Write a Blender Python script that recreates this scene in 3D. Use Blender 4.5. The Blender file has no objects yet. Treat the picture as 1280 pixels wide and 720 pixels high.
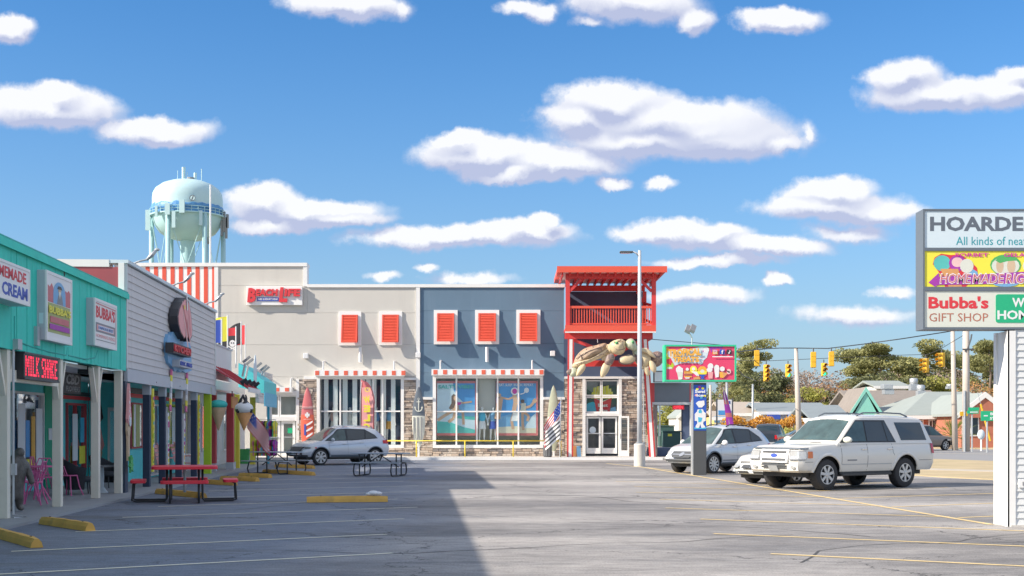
import bpy, math, random
from mathutils import Vector, Matrix
PI=math.pi; R=math.radians
random.seed(7)
C=bpy.context.scene.collection
SC=bpy.context.scene
# ------------------------------------------------------------------ camera, world, sun, exposure
cam=bpy.data.cameras.new('camera'); cam.lens=45; cam.sensor_width=36; cam.shift_y=0.1352; cam.clip_end=6000
co=bpy.data.objects.new('camera',cam); C.objects.link(co); co.location=(0,0,1.65); co.rotation_euler=(PI/2,0,0); SC.camera=co
SV=Vector((1.56,.54,-1))                       # the way sunlight travels
sun=bpy.data.lights.new('sun','SUN'); sun.energy=4.25; sun.angle=R(.5); sun.color=(1,.89,.75)
so=bpy.data.objects.new('sun',sun); C.objects.link(so); so.rotation_euler=SV.to_track_quat('-Z','Y').to_euler(); so.location=(-60,-30,60)
SC.view_settings.view_transform='Standard'; SC.view_settings.look='None'; SC.view_settings.exposure=.71; SC.view_settings.gamma=1
SC.cycles.use_adaptive_sampling=True; SC.cycles.max_bounces=6
W=bpy.data.worlds.new('World'); SC.world=W; W.use_nodes=True
nt=W.node_tree; nt.nodes.clear(); N=nt.nodes; L=nt.links
def nd(t,tree=None,**k):
    n=(tree or nt).nodes.new(t)
    for a,b in k.items(): setattr(n,a,b)
    return n
sky=nd('ShaderNodeTexSky',sky_type='NISHITA',sun_disc=False,sun_elevation=math.atan(1/math.hypot(SV.x,SV.y)),sun_rotation=math.atan2(-SV.x,-SV.y),air_density=1.0,dust_density=.0,ozone_density=6.0,altitude=0)
bg=nd('ShaderNodeBackground'); bg.inputs[1].default_value=.15
CL=[(10,38,36,17),(60,135,95,26),(75,118,34,18),(190,160,78,18),(215,168,45,13),(430,6,75,20),(505,8,10,12,.5),(790,2,85,26),(650,8,32,9,.6),(678,16,22,11,.8),(740,28,22,7,.5),(870,24,25,19),(975,26,58,16),
(765,128,80,28),(830,150,140,32),(890,172,115,27),(800,175,115,24),(870,160,110,32),(720,150,45,22),(975,182,40,12,.8),(1012,172,10,20,.5),(600,192,85,22),(690,203,105,20),(640,214,70,12),(575,176,45,14),(770,225,25,8),(828,231,18,8,.6),
(330,252,50,19),(380,262,105,17),(420,272,75,10),(340,279,55,11),(575,296,135,15),(665,287,50,14),(680,273,20,10),(1040,240,60,19),(1035,258,95,19),(1100,268,65,13,.9),(1060,290,60,12,.5),
(830,288,60,15),(880,296,60,16),(955,310,85,13),(900,327,80,8,.8),(1130,95,50,22),(1170,118,90,24),(1265,115,60,24),(1270,95,25,14),
(880,368,68,13,.8),(973,351,20,10),(1070,395,75,14,.6),(1120,362,28,10,.7),(480,345,22,6,.6),(590,348,55,8,.6),(535,333,14,7,.6),(330,335,40,6,.3),(1200,340,40,8,.4),(760,372,30,8,.3)]
g=bpy.data.node_groups.new('cloud_density','ShaderNodeTree')
g.interface.new_socket('Vector',in_out='INPUT',socket_type='NodeSocketVector'); g.interface.new_socket('Value',in_out='OUTPUT',socket_type='NodeSocketFloat')
gi=nd('NodeGroupInput',g); go=nd('NodeGroupOutput',g); last=None
def mth(tree,op,a,b=None,c=None,clamp=False):
    n=nd('ShaderNodeMath',tree,operation=op,use_clamp=clamp)
    for i,v in enumerate((a,b,c)):
        if v is None: continue
        if hasattr(v,'links'): tree.links.new(v,n.inputs[i])
        else: n.inputs[i].default_value=v
    return n.outputs[0]
def vm(tree,op,a,b=None):
    n=nd('ShaderNodeVectorMath',tree,operation=op)
    for i,v in enumerate((a,b)):
        if v is None: continue
        if hasattr(v,'links'): tree.links.new(v,n.inputs[i])
        else: n.inputs[i].default_value=v
    return n.outputs[1] if op=='LENGTH' else n.outputs[0]
for e in CL:
    u,v,a,b=(e[0]-640)/1600,(533-e[1])/1600,e[2]/1600,e[3]/1600; k=e[4] if len(e)>4 else 1
    d=vm(g,'SUBTRACT',gi.outputs[0],(u,v,0)); d=vm(g,'MULTIPLY',d,(.84/a,.84/b,0)); l=vm(g,'LENGTH',d)
    val=mth(g,'MULTIPLY',mth(g,'SUBTRACT',1,l),k) if k!=1 else mth(g,'SUBTRACT',1,l)
    last=val if last is None else mth(g,'SMOOTH_MAX',last,val,.25)
g.links.new(last,go.inputs[0])
tc=nd('ShaderNodeTexCoord'); sx=nd('ShaderNodeSeparateXYZ'); L.new(tc.outputs['Generated'],sx.inputs[0])
X,Y,Z=sx.outputs
yy=mth(nt,'MAXIMUM',Y,.05); cx=nd('ShaderNodeCombineXYZ'); L.new(mth(nt,'DIVIDE',X,yy),cx.inputs[0]); L.new(mth(nt,'DIVIDE',Z,yy),cx.inputs[1])
P0=cx.outputs[0]
def noi(scale,det,vec,rough=.55,tree=None):
    n=nd('ShaderNodeTexNoise',tree); n.inputs['Scale'].default_value=scale; n.inputs['Detail'].default_value=det; n.inputs['Roughness'].default_value=rough
    (tree or nt).links.new(vec,n.inputs['Vector']); return n
na=noi(16,8,P0,.62); nb=noi(42,8,P0,.62)
da=vm(nt,'MULTIPLY',vm(nt,'SUBTRACT',na.outputs['Color'],(.5,.5,.5)),(.032,.026,0)); db=vm(nt,'MULTIPLY',vm(nt,'SUBTRACT',nb.outputs['Color'],(.5,.5,.5)),(.013,.010,0))
P1=vm(nt,'ADD',vm(nt,'ADD',P0,da),db)
def dens(v):
    n=nd('ShaderNodeGroup'); n.node_tree=g; L.new(v,n.inputs[0]); return n.outputs[0]
D0=dens(P1); D1=dens(vm(nt,'ADD',P1,(-.004,.0095,0)))
sp=nd('ShaderNodeSeparateXYZ'); L.new(P0,sp.inputs[0]); front=mth(nt,'MULTIPLY',mth(nt,'MULTIPLY_ADD',Y,4,-1.6,clamp=True),mth(nt,'MULTIPLY_ADD',sp.outputs[1],-12,5.2,clamp=True))
nc=noi(2.6,7,vm(nt,'MULTIPLY',tc.outputs['Generated'],(1,1,2.6)),.55)
gen=mth(nt,'MULTIPLY',mth(nt,'MULTIPLY_ADD',nc.outputs['Fac'],6,-2.35,clamp=True),mth(nt,'SUBTRACT',1,front))  # unseen clouds beyond the view, made denser to add fill light
gen=mth(nt,'MULTIPLY',gen,mth(nt,'MULTIPLY',Z,6,clamp=True))
af=mth(nt,'MULTIPLY',mth(nt,'MULTIPLY_ADD',mth(nt,'MULTIPLY_ADD',nb.outputs['Fac'],.6,mth(nt,'ADD',D0,-.30)),2.9,.10,clamp=True),front)
al=mth(nt,'MAXIMUM',mth(nt,'MULTIPLY',mth(nt,'POWER',af,1.5),.93),mth(nt,'MULTIPLY',gen,.8))
shade=mth(nt,'MULTIPLY_ADD',mth(nt,'SUBTRACT',D0,D1),2.1,.42,clamp=True)
cm=nd('ShaderNodeMix',data_type='RGBA'); L.new(shade,cm.inputs['Factor']); cm.inputs['A'].default_value=(.36,.39,.53,1); cm.inputs['B'].default_value=(.70,.70,.72,1)
bc=nd('ShaderNodeBackground'); L.new(cm.outputs['Result'],bc.inputs[0]); bc.inputs[1].default_value=.9
hs=nd('ShaderNodeHueSaturation'); hs.inputs['Saturation'].default_value=1.17; hs.inputs['Value'].default_value=.70; L.new(sky.outputs[0],hs.inputs['Color']); 
hz=nd('ShaderNodeMix',data_type='RGBA'); hf=mth(nt,'POWER',mth(nt,'MULTIPLY_ADD',Z,-2.6,1.0,clamp=True),2.2); L.new(mth(nt,'MULTIPLY',hf,.93),hz.inputs['Factor']); L.new(hs.outputs[0],hz.inputs['A']); hz.inputs['B'].default_value=(1.35,1.85,2.4,1); L.new(hz.outputs['Result'],bg.inputs[0])
ms=nd('ShaderNodeMixShader'); L.new(al,ms.inputs[0]); L.new(bg.outputs[0],ms.inputs[1]); L.new(bc.outputs[0],ms.inputs[2])
wo=nd('ShaderNodeOutputWorld'); L.new(ms.outputs[0],wo.inputs[0])
W.cycles.sampling_method='MANUAL'; W.cycles.sample_map_resolution=256

# ------------------------------------------------------------------ materials
MC={}
def M(name,col,rough=.6,metal=0,var=.1,scale=3,bump=0,bscale=None,emit=0,spec=.5,coat=0,dirt=None):
    if name in MC: return MC[name]
    if not emit: col=tuple(x**.86 for x in col)
    m=bpy.data.materials.new(name); m.use_nodes=True; t=m.node_tree; b=t.nodes['Principled BSDF']
    b.inputs['Roughness'].default_value=rough; b.inputs['Metallic'].default_value=metal; b.inputs['Specular IOR Level'].default_value=spec
    b.inputs['Coat Weight'].default_value=coat
    tc=nd('ShaderNodeTexCoord',t); n=noi(scale,5,tc.outputs['Object'],.6,t); c=tuple(col)+(1,)
    mx=nd('ShaderNodeMix',t,data_type='RGBA'); t.links.new(n.outputs['Fac'],mx.inputs['Factor'])
    mx.inputs['A'].default_value=tuple(min(1,x*(1-var*1.6)) for x in col)+(1,); mx.inputs['B'].default_value=tuple(min(1,x*(1+var*1.6)) for x in col)+(1,)
    out=mx.outputs['Result']
    if dirt:
        n2=noi(dirt[1],7,vm(t,'MULTIPLY',tc.outputs['Object'],(1,1,dirt[4] if len(dirt)>4 else 1)),.65,t); f=mth(t,'MULTIPLY_ADD',n2.outputs['Fac'],dirt[2],-dirt[2]*dirt[3],clamp=True)
        m2=nd('ShaderNodeMix',t,data_type='RGBA'); t.links.new(f,m2.inputs['Factor']); t.links.new(out,m2.inputs['A']); m2.inputs['B'].default_value=tuple(dirt[0])+(1,); out=m2.outputs['Result']
    t.links.new(out,b.inputs['Base Color'])
    if emit: t.links.new(out,b.inputs['Emission Color']); b.inputs['Emission Strength'].default_value=emit
    if bump:
        n3=noi(bscale or scale*4,4,tc.outputs['Object'],.6,t); bp=nd('ShaderNodeBump',t); bp.inputs['Strength'].default_value=bump; bp.inputs['Distance'].default_value=.02
        t.links.new(n3.outputs['Fac'],bp.inputs['Height']); t.links.new(bp.outputs[0],b.inputs['Normal'])
    MC[name]=m; return m
def glass(name,tint=(.75,.85,.9),mixf=.12,rough=.02):
    m=bpy.data.materials.new(name); m.use_nodes=True; t=m.node_tree; t.nodes.clear()
    tr=nd('ShaderNodeBsdfTransparent',t); tr.inputs[0].default_value=tuple(tint)+(1,)
    gl=nd('ShaderNodeBsdfGlossy',t); gl.inputs['Roughness'].default_value=rough; gl.inputs[0].default_value=(.95,.97,1,1)
    lw=nd('ShaderNodeLayerWeight',t); lw.inputs[0].default_value=.5; fr=nd('ShaderNodeMath',t,operation='POWER'); t.links.new(lw.outputs['Facing'],fr.inputs[0]); fr.inputs[1].default_value=3.5
    n=noi(.6,2,nd('ShaderNodeTexCoord',t).outputs['Object'],.5,t); bp=nd('ShaderNodeBump',t); bp.inputs['Strength'].default_value=.03; t.links.new(n.outputs['Fac'],bp.inputs['Height']); t.links.new(bp.outputs[0],gl.inputs['Normal'])
    f=mth(t,'MULTIPLY_ADD',fr.outputs[0],.75,mixf,clamp=True); mm=nd('ShaderNodeMixShader',t); t.links.new(f,mm.inputs[0]); t.links.new(tr.outputs[0],mm.inputs[1]); t.links.new(gl.outputs[0],mm.inputs[2])
    o=nd('ShaderNodeOutputMaterial',t); t.links.new(mm.outputs[0],o.inputs[0]); MC[name]=m; return m
G_SHOW=glass('showroom_glass',(.95,.98,.98),.03)
G_SHOP=glass('shop_glass',(.8,.86,.88),.36)
G_CAR=glass('car_glass',(.30,.40,.42),.05)
def mm(n): return MC[n]
M('white_paint',(.78,.79,.79),.5,var=.03); M('white_trim',(.8,.8,.78),.55,var=.04,dirt=((.5,.5,.48),2,1.2,.62)); M('white_sun',(.85,.85,.83),.6,var=.03)
M('stucco_gray',(.57,.55,.50),.85,var=.035,scale=.8,bump=.35,bscale=30,dirt=((.48,.47,.44),1.3,1.8,.56,.12))
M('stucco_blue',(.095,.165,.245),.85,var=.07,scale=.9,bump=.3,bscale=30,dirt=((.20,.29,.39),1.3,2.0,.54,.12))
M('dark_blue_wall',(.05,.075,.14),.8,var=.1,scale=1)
M('orange_red',(.74,.075,.04),.55,var=.05,scale=2); M('tower_red',(.62,.035,.035),.5,var=.08,scale=2,dirt=((.72,.11,.08),3,2.5,.55,.4))
M('awning_red',(.75,.11,.06),.7,var=.05)
M('teal_paint',(.03,.62,.47),.65,var=.14,scale=1.6,dirt=((.06,.66,.56),2.5,2.5,.48,.15)); M('teal_trim',(.02,.38,.32),.6,var=.12,scale=3)
M('turquoise',(.07,.60,.62),.6,var=.1); M('green_shop',(.01,.32,.16),.6,var=.08)
M('cream_wood',(.82,.76,.62),.65,var=.07,scale=3,dirt=((.45,.40,.30),4,2,.6))
M('lap_siding',(.62,.59,.58),.7,var=.05,scale=2,dirt=((.42,.40,.39),2.5,2.2,.55,.25)); M('lap_siding_white',(.66,.68,.68),.6,var=.03,scale=2,dirt=((.5,.52,.52),1.5,1.5,.58))
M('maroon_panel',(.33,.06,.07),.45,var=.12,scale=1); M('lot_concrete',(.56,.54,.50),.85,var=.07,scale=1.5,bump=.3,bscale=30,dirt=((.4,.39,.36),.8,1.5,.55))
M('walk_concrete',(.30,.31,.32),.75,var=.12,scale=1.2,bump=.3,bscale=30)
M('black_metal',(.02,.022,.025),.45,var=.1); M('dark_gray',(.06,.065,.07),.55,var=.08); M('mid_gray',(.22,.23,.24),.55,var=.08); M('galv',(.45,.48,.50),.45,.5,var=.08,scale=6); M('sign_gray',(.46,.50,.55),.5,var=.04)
M('charcoal_frame',(.10,.125,.155),.5,var=.05); M('rubber',(.025,.025,.027),.8,var=.1,scale=8); M('alloy',(.55,.56,.58),.3,.7,var=.04); M('chrome',(.75,.76,.78),.18,.95,var=.02)
M('stone_a',(.47,.37,.29),.9,var=.25,scale=3,bump=.4); M('stone_b',(.33,.26,.21),.9,var=.25,scale=3,bump=.4); M('stone_c',(.55,.47,.39),.9,var=.2,scale=3,bump=.4); M('stone_d',(.20,.18,.17),.9,var=.25,scale=3); M('mortar',(.10,.09,.08),.95)
M('yellow_rail',(.85,.62,.03),.5,var=.06); M('stop_yellow',(.72,.38,.07),.75,var=.18,scale=2.5,bump=.3,dirt=((.28,.20,.10),3,3,.57)); M('stop_dark',(.05,.05,.05),.8)
M('red_plastic',(.80,.02,.04),.4,var=.05); M('gray_plank',(.34,.40,.46),.5,var=.06); M('navy_post',(.02,.035,.07),.55,var=.1); M('lime',(.42,.62,.02),.55,var=.06); M('post_yellow',(.78,.62,.05),.55,var=.05); M('post_red',(.50,.05,.06),.55,var=.08)
M('pink',(.75,.12,.32),.45,var=.06); M('soft_pink',(.85,.35,.35),.6,var=.08); M('light_pink',(.85,.52,.50),.6); M('wicker',(.02,.024,.03),.8,var=.3,scale=40,bump=.5,bscale=80)
M('tan',(.62,.44,.28),.7,var=.1); M('cone_tan',(.55,.36,.22),.7,var=.12,scale=8,bump=.4,bscale=25); M('cone_orange',(.68,.30,.10),.7,var=.12,scale=8); M('mint',(.04,.55,.50),.5,var=.08,scale=5); M('leaf_green',(.06,.40,.10),.6)
M('ink_red',(.68,.03,.04),.5,var=.03); M('ink_blue',(.03,.07,.42),.5,var=.03); M('ink_black',(.03,.03,.035),.5); M('ink_gray',(.09,.11,.14),.5,var=.03); M('ink_teal',(.02,.28,.33),.5); M('ink_green',(.01,.40,.17),.5,var=.03); M('ink_purple',(.35,.03,.35),.5); M('ink_magenta',(.60,.02,.30),.5); M('ink_yellow',(.90,.80,.05),.5,var=.03); M('ink_orange',(.88,.40,.04),.5,var=.08,scale=8); M('ink_white',(.82,.82,.82),.5,var=.02)
M('olive_print',(.38,.42,.14),.55,var=.12,scale=3); M('sky_print',(.16,.40,.68),.5,var=.12,scale=1.5); M('sky_print_deep',(.06,.30,.70),.5,var=.1,scale=1.5); M('cloud_print',(.62,.76,.85),.5,var=.08,scale=2); M('sea_print',(.08,.50,.45),.5,var=.15,scale=3); M('sand_print',(.70,.66,.50),.5); M('skin_print',(.62,.36,.22),.6,var=.08); M('skin_shade',(.35,.18,.12),.6); M('border_red',(.58,.13,.14),.5); M('hair_print',(.12,.07,.05),.6)
M('sign_pink',(.78,.045,.13),.45,var=.07,scale=1.2); M('sign_green',(.02,.55,.26),.45,var=.05); M('panel_blue',(.02,.08,.48),.45,var=.08); M('panel_cyan',(.05,.45,.70),.45); M('pale_face',(.62,.74,.80),.45,var=.03,scale=1); M('cream_face',(.70,.72,.62),.45,var=.03)
M('turtle_shell',(.42,.29,.19),.5,var=.3,scale=2.2,bump=.5,bscale=6,dirt=((.15,.09,.06),2.6,4,.5)); M('turtle_skin',(.62,.49,.29),.5,var=.2,scale=3,dirt=((.34,.24,.15),3,3,.55)); M('turtle_scale',(.16,.11,.10),.5,var=.5,scale=9,dirt=((.55,.42,.30),5,6,.5)); M('turtle_green',(.42,.46,.32),.5,var=.12)
M('tank_paint',(.38,.63,.66),.4,var=.06,scale=.15); M('tank_white',(.46,.68,.72),.45,var=.04); M('tank_blue',(.07,.25,.55),.45,var=.35,scale=.7)
M('car_white',(.74,.72,.66),.28,var=.02,coat=.6); M('car_silver',(.60,.63,.68),.25,.25,var=.02,coat=.6); M('car_silver_light',(.62,.65,.68),.25,.25,var=.02,coat=.6); M('car_silver_warm',(.60,.60,.56),.28,.2,var=.02,coat=.6); M('car_black',(.02,.03,.045),.25,var=.03,coat=.6); M('car_taupe',(.20,.17,.15),.35,.2,var=.05,coat=.4)
M('lamp_clear',(.50,.52,.52),.12,.3,var=.1,scale=12); M('lamp_red',(.55,.01,.015),.15,var=.1); M('lamp_amber',(.75,.18,.05),.2); M('plate',(.35,.37,.38),.5,var=.1)
M('seat_fabric',(.12,.11,.10),.9); M('seat_tan',(.30,.26,.20),.8)
M('asphalt_roof',(.22,.19,.165),.9,var=.12,scale=2,bump=.3); M('roof_slate',(.20,.24,.26),.8,var=.08,scale=1.2); M('roof_light',(.27,.31,.29),.7,var=.06,scale=1.2); M('roof_tan',(.40,.34,.28),.85,var=.1)
M('brick_red',(.42,.13,.08),.85,var=.15,scale=2); M('barn_red',(.50,.03,.03),.6,var=.08); M('far_teal',(.22,.60,.48),.6,var=.05); M('far_cream',(.66,.62,.55),.7,var=.05); M('far_yellow',(.72,.56,.14),.7,var=.08); M('fence_wood',(.50,.24,.11),.8,var=.15,scale=2)
M('pole_wood',(.50,.44,.38),.85,var=.1,scale=3); M('signal_yellow',(.80,.42,.02),.5,var=.06); M('lens_off',(.10,.03,.01),.3); M('lens_green',(.02,.70,.45),.3,emit=1.0); M('led_red',(.75,.02,.06),.4,emit=.9); M('neon_red',(.8,.05,.08),.4,emit=.6)
M('utility_green',(.035,.085,.07),.6,var=.1)
M('bark',(.16,.12,.09),.95,var=.25,scale=3,bump=.5); M('bark_pale',(.36,.31,.27),.95,var=.2,scale=2)
def leafmat(name,a,b,scale=.35):
    m=bpy.data.materials.new(name); m.use_nodes=True; t=m.node_tree; p=t.nodes['Principled BSDF']; p.inputs['Roughness'].default_value=.7; p.inputs['Specular IOR Level'].default_value=.2
    tc=nd('ShaderNodeTexCoord',t); n=noi(scale,5,tc.outputs['Object'],.65,t); mx=nd('ShaderNodeMix',t,data_type='RGBA'); t.links.new(mth(t,'MULTIPLY_ADD',n.outputs['Fac'],2.6,-.8,clamp=True),mx.inputs['Factor']); mx.inputs['A'].default_value=tuple(a)+(1,); mx.inputs['B'].default_value=tuple(b)+(1,)
    t.links.new(mx.outputs['Result'],p.inputs['Base Color'])
    tl=nd('ShaderNodeBsdfTranslucent',t); t.links.new(mx.outputs['Result'],tl.inputs[0]); ms=nd('ShaderNodeMixShader',t); ms.inputs[0].default_value=.3
    o=t.nodes['Material Output']; t.links.new(p.outputs[0],ms.inputs[1]); t.links.new(tl.outputs[0],ms.inputs[2]); t.links.new(ms.outputs[0],o.inputs[0]); MC[name]=m
leafmat('pine_leaf',(.17,.19,.08),(.52,.50,.22)); leafmat('dark_leaf',(.10,.12,.06),(.32,.33,.16)); leafmat('twig_leaf',(.28,.21,.17),(.52,.42,.34)); leafmat('autumn_leaf',(.42,.20,.09),(.64,.38,.16)); leafmat('yellow_leaf',(.30,.33,.08),(.56,.52,.16)); leafmat('vine_leaf',(.55,.24,.05),(.72,.45,.10),1.2); leafmat('frond',(.10,.17,.04),(.36,.36,.10),2)
def asphalt():
    m=bpy.data.materials.new('asphalt'); m.use_nodes=True; t=m.node_tree; b=t.nodes['Principled BSDF']; tc=nd('ShaderNodeTexCoord',t); o=tc.outputs['Object']
    def nz(sc,det=6,st=(1,1,1),r=.6): return noi(sc,det,vm(t,'MULTIPLY',o,st),r,t).outputs['Fac']
    def mixc(f,a,bb):
        x=nd('ShaderNodeMix',t,data_type='RGBA'); t.links.new(f,x.inputs['Factor'])
        for s,v in (('A',a),('B',bb)):
            if hasattr(v,'links'): t.links.new(v,x.inputs[s])
            else: x.inputs[s].default_value=tuple(v)+(1,)
        return x.outputs['Result']
    s=nd('ShaderNodeSeparateXYZ',t); t.links.new(o,s.inputs[0])
    c=mixc(mth(t,'MULTIPLY_ADD',nz(.16,6,(.7,1.3,1)),3.4,-1.2,clamp=True),(.165,.16,.16),(.45,.425,.40))
    # row side darker and cool: the blue of the shade put into the colour
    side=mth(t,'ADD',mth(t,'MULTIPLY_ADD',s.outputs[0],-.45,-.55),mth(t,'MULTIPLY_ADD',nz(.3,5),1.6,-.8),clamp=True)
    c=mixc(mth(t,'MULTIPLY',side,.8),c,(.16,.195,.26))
    c=mixc(mth(t,'MULTIPLY_ADD',nz(.5,7,(.35,1.6,1)),5,-2.7,clamp=True),c,(.14,.14,.145))
    c=mixc(mth(t,'MULTIPLY',mth(t,'MULTIPLY_ADD',nz(.9,8,(.3,2.2,1),.7),6,-3.75,clamp=True),.6),c,(.5,.49,.48))
    c=mixc(mth(t,'MULTIPLY_ADD',nz(55,3,(1,1,1),.8),1.5,-.35,clamp=True),mixc(mth(t,'MULTIPLY',nz(9,4),0.0),c,c),c)
    gr=nz(38,3,(1,1,1),.85); c2=nd('ShaderNodeMix',t,data_type='RGBA',blend_type='MULTIPLY'); c2.inputs['Factor'].default_value=.95; t.links.new(c,c2.inputs['A'])
    cr=nd('ShaderNodeCombineXYZ',t); gv=mth(t,'ADD',mth(t,'MULTIPLY_ADD',gr,2.2,-.1),mth(t,'MULTIPLY_ADD',nz(4.5,6,(.5,1.4,1),.75),1.6,-.8))
    for i in range(3): t.links.new(gv,cr.inputs[i])
    t.links.new(cr.outputs[0],c2.inputs['B']); c=c2.outputs['Result']
    vo=nd('ShaderNodeTexVoronoi',t,feature='DISTANCE_TO_EDGE'); vo.inputs['Scale'].default_value=.16; wv=vm(t,'ADD',o,vm(t,'MULTIPLY',noi(.8,5,o,.7,t).outputs['Color'],(1.8,1.8,0))); t.links.new(wv,vo.inputs['Vector'])
    crack=mth(t,'LESS_THAN',vo.outputs['Distance'],.0022); c=mixc(mth(t,'MULTIPLY',crack,.75),c,(.035,.035,.035))
    t.links.new(c,b.inputs['Base Color']); t.links.new(mth(t,'MULTIPLY_ADD',nz(.6,5,(.4,1.5,1)),-.5,1.0,clamp=True),b.inputs['Roughness']); b.inputs['Specular IOR Level'].default_value=.4
    bp=nd('ShaderNodeBump',t); bp.inputs['Strength'].default_value=.5; bp.inputs['Distance'].default_value=.01; t.links.new(gr,bp.inputs['Height']); t.links.new(bp.outputs[0],b.inputs['Normal']); MC['asphalt']=m
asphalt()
M('street_asphalt',(.23,.23,.235),.85,var=.07,scale=.3,bump=.2,bscale=20); M('far_ground',(.30,.26,.17),.95,var=.2,scale=.08); M('dry_grass',(.44,.34,.19),.95,var=.2,scale=.6,bump=.5,bscale=10,dirt=((.36,.33,.15),.5,2,.5)); M('sand_path',(.46,.41,.33),.95,var=.08)
def worn(name,col,base,thr):
    m=M(name,col,.75,var=.08,scale=2,dirt=(base,2.2,4,thr)); return m
worn('line_yellow',(.80,.58,.24),(.32,.29,.25),.56); worn('line_white',(.85,.80,.62),(.35,.34,.31),.58)

# ------------------------------------------------------------------ builders
class MB:
    def __init__(s): s.v=[]; s.f=[]; s.m=[]
    def add(s,vs,fs,mi=0):
        b=len(s.v); s.v+= [tuple(p) for p in vs]; s.f+=[tuple(i+b for i in f) for f in fs]; s.m+=[mi]*len(fs); return s
    def box(s,x0,x1,y0,y1,z0,z1,mi=0,mat=None):
        vs=[(x,y,z) for z in (z0,z1) for y in (y0,y1) for x in (x0,x1)]
        if mat is not None: vs=[mat@Vector(p) for p in vs]
        return s.add(vs,[(0,2,3,1),(4,5,7,6),(0,1,5,4),(2,6,7,3),(0,4,6,2),(1,3,7,5)],mi)
    def prism(s,pts,y0,y1,mi=0,ax='y'):           # pts (x,z), extruded along y (ax y) / (x,y) along z (ax z) / (y,z) along x (ax x)
        n=len(pts)
        mk={'y':lambda p,h:(p[0],h,p[1]),'z':lambda p,h:(p[0],p[1],h),'x':lambda p,h:(h,p[0],p[1])}[ax]
        vs=[mk(p,y0) for p in pts]+[mk(p,y1) for p in pts]
        return s.add(vs,[tuple(range(n)),tuple(range(2*n-1,n-1,-1))]+[(i,i+n,(i+1)%n+n,(i+1)%n) for i in range(n)],mi)
    def quad(s,a,b,c,d,mi=0): return s.add([a,b,c,d],[(0,1,2,3)],mi)
    def tube(s,pts,r,n=8,mi=0,caps=True,sc=(1,1)):
        pts=[Vector(p) for p in pts]; k=len(pts); rr=r if isinstance(r,(list,tuple)) else [r]*k; vs=[]; up0=None
        for i,p in enumerate(pts):
            d=((pts[min(i+1,k-1)]-pts[max(i-1,0)])).normalized()
            if up0 is None: up0=Vector((0,0,1)) if abs(d.z)<.9 else Vector((1,0,0))
            a=d.cross(up0); 
            if a.length<.05: up0=Vector((0,1,0)); a=d.cross(up0)
            a.normalize(); b=a.cross(d).normalized(); up0=b
            for j in range(n):
                t=2*PI*j/n; vs.append(p+a*math.cos(t)*rr[i]*sc[0]+b*math.sin(t)*rr[i]*sc[1])
        fs=[(i*n+j,i*n+(j+1)%n,(i+1)*n+(j+1)%n,(i+1)*n+j) for i in range(k-1) for j in range(n)]
        if caps: fs+=[tuple(range(n-1,-1,-1)),tuple(range((k-1)*n,k*n))]
        return s.add(vs,fs,mi)
    def bar(s,a,b,w,h,mi=0):                       # square bar from a to b
        a=Vector(a);b=Vector(b);d=(b-a).normalized(); up=Vector((0,0,1)) if abs(d.z)<.95 else Vector((0,1,0)); x=d.cross(up).normalized(); y=x.cross(d)
        vs=[p+x*i*w/2+y*j*h/2 for p in (a,b) for i,j in ((-1,-1),(1,-1),(1,1),(-1,1))]
        return s.add(vs,[(0,1,2,3),(7,6,5,4)]+[(i,i+4,(i+1)%4+4,(i+1)%4) for i in range(4)],mi)
    def lathe(s,prof,n=24,c=(0,0,0),mi=0,ax='z',a0=0,a1=2*PI):
        c=Vector(c); vs=[]; full=abs(a1-a0-2*PI)<1e-6; nn=n if full else n+1
        for r,h in prof:
            for j in range(nn):
                t=a0+(a1-a0)*j/n; x,y=r*math.cos(t),r*math.sin(t)
                vs.append(c+Vector({'z':(x,y,h),'y':(x,h,y),'x':(h,x,y)}[ax]))
        k=len(prof); fs=[(i*nn+j,i*nn+(j+1)%nn,(i+1)*nn+(j+1)%nn,(i+1)*nn+j) for i in range(k-1) for j in range(nn if full else nn-1)]
        return s.add(vs,fs,mi)
    def ell(s,c,r,n=12,mi=0,rot=None):
        c=Vector(c); vs=[];m=n//2
        for i in range(m+1):
            ph=PI*i/m
            for j in range(n):
                t=2*PI*j/n; p=Vector((r[0]*math.sin(ph)*math.cos(t),r[1]*math.sin(ph)*math.sin(t),r[2]*math.cos(ph)))
                if rot is not None: p=rot@p
                vs.append(c+p)
        return s.add(vs,[(i*n+j,(i+1)*n+j,(i+1)*n+(j+1)%n,i*n+(j+1)%n) for i in range(m) for j in range(n)],mi)
    def loft(s,rows,mi=0,caps=False):
        n=len(rows[0]); vs=[p for r in rows for p in r]; k=len(rows)
        fs=[(i*n+j,i*n+j+1,(i+1)*n+j+1,(i+1)*n+j) for i in range(k-1) for j in range(n-1)]
        if caps: fs+=[tuple(range(n-1,-1,-1)),tuple(range((k-1)*n,k*n))]
        return s.add(vs,fs,mi)
    def build(s,name,mats,parent=None,smooth=False,bev=0,loc=None,**tags):
        me=bpy.data.meshes.new(name); me.from_pydata(s.v,[],s.f)
        if not isinstance(mats,(list,tuple)): mats=[mats]
        for m in mats: me.materials.append(mm(m) if isinstance(m,str) else m)
        if len(mats)>1: me.polygons.foreach_set('material_index',s.m)
        if smooth: me.polygons.foreach_set('use_smooth',[True]*len(s.f))
        me.update(); o=bpy.data.objects.new(name,me); C.objects.link(o)
        if parent: o.parent=parent
        if loc: o.location=loc
        if False:
            pass
        if bev:
            b=o.modifiers.new('bevel','BEVEL'); b.width=bev; b.segments=2; b.limit_method='ANGLE'
        for k,v in tags.items(): o[k]=v
        return o
def thing(name,label,cat,loc=(0,0,0),rz=0,group=None):
    o=bpy.data.objects.new(name,None); C.objects.link(o); o.location=loc; o.rotation_euler=(0,0,rz); o.empty_display_size=.2; o['label']=label; o['category']=cat
    if group: o['group']=group
    return o
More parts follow.
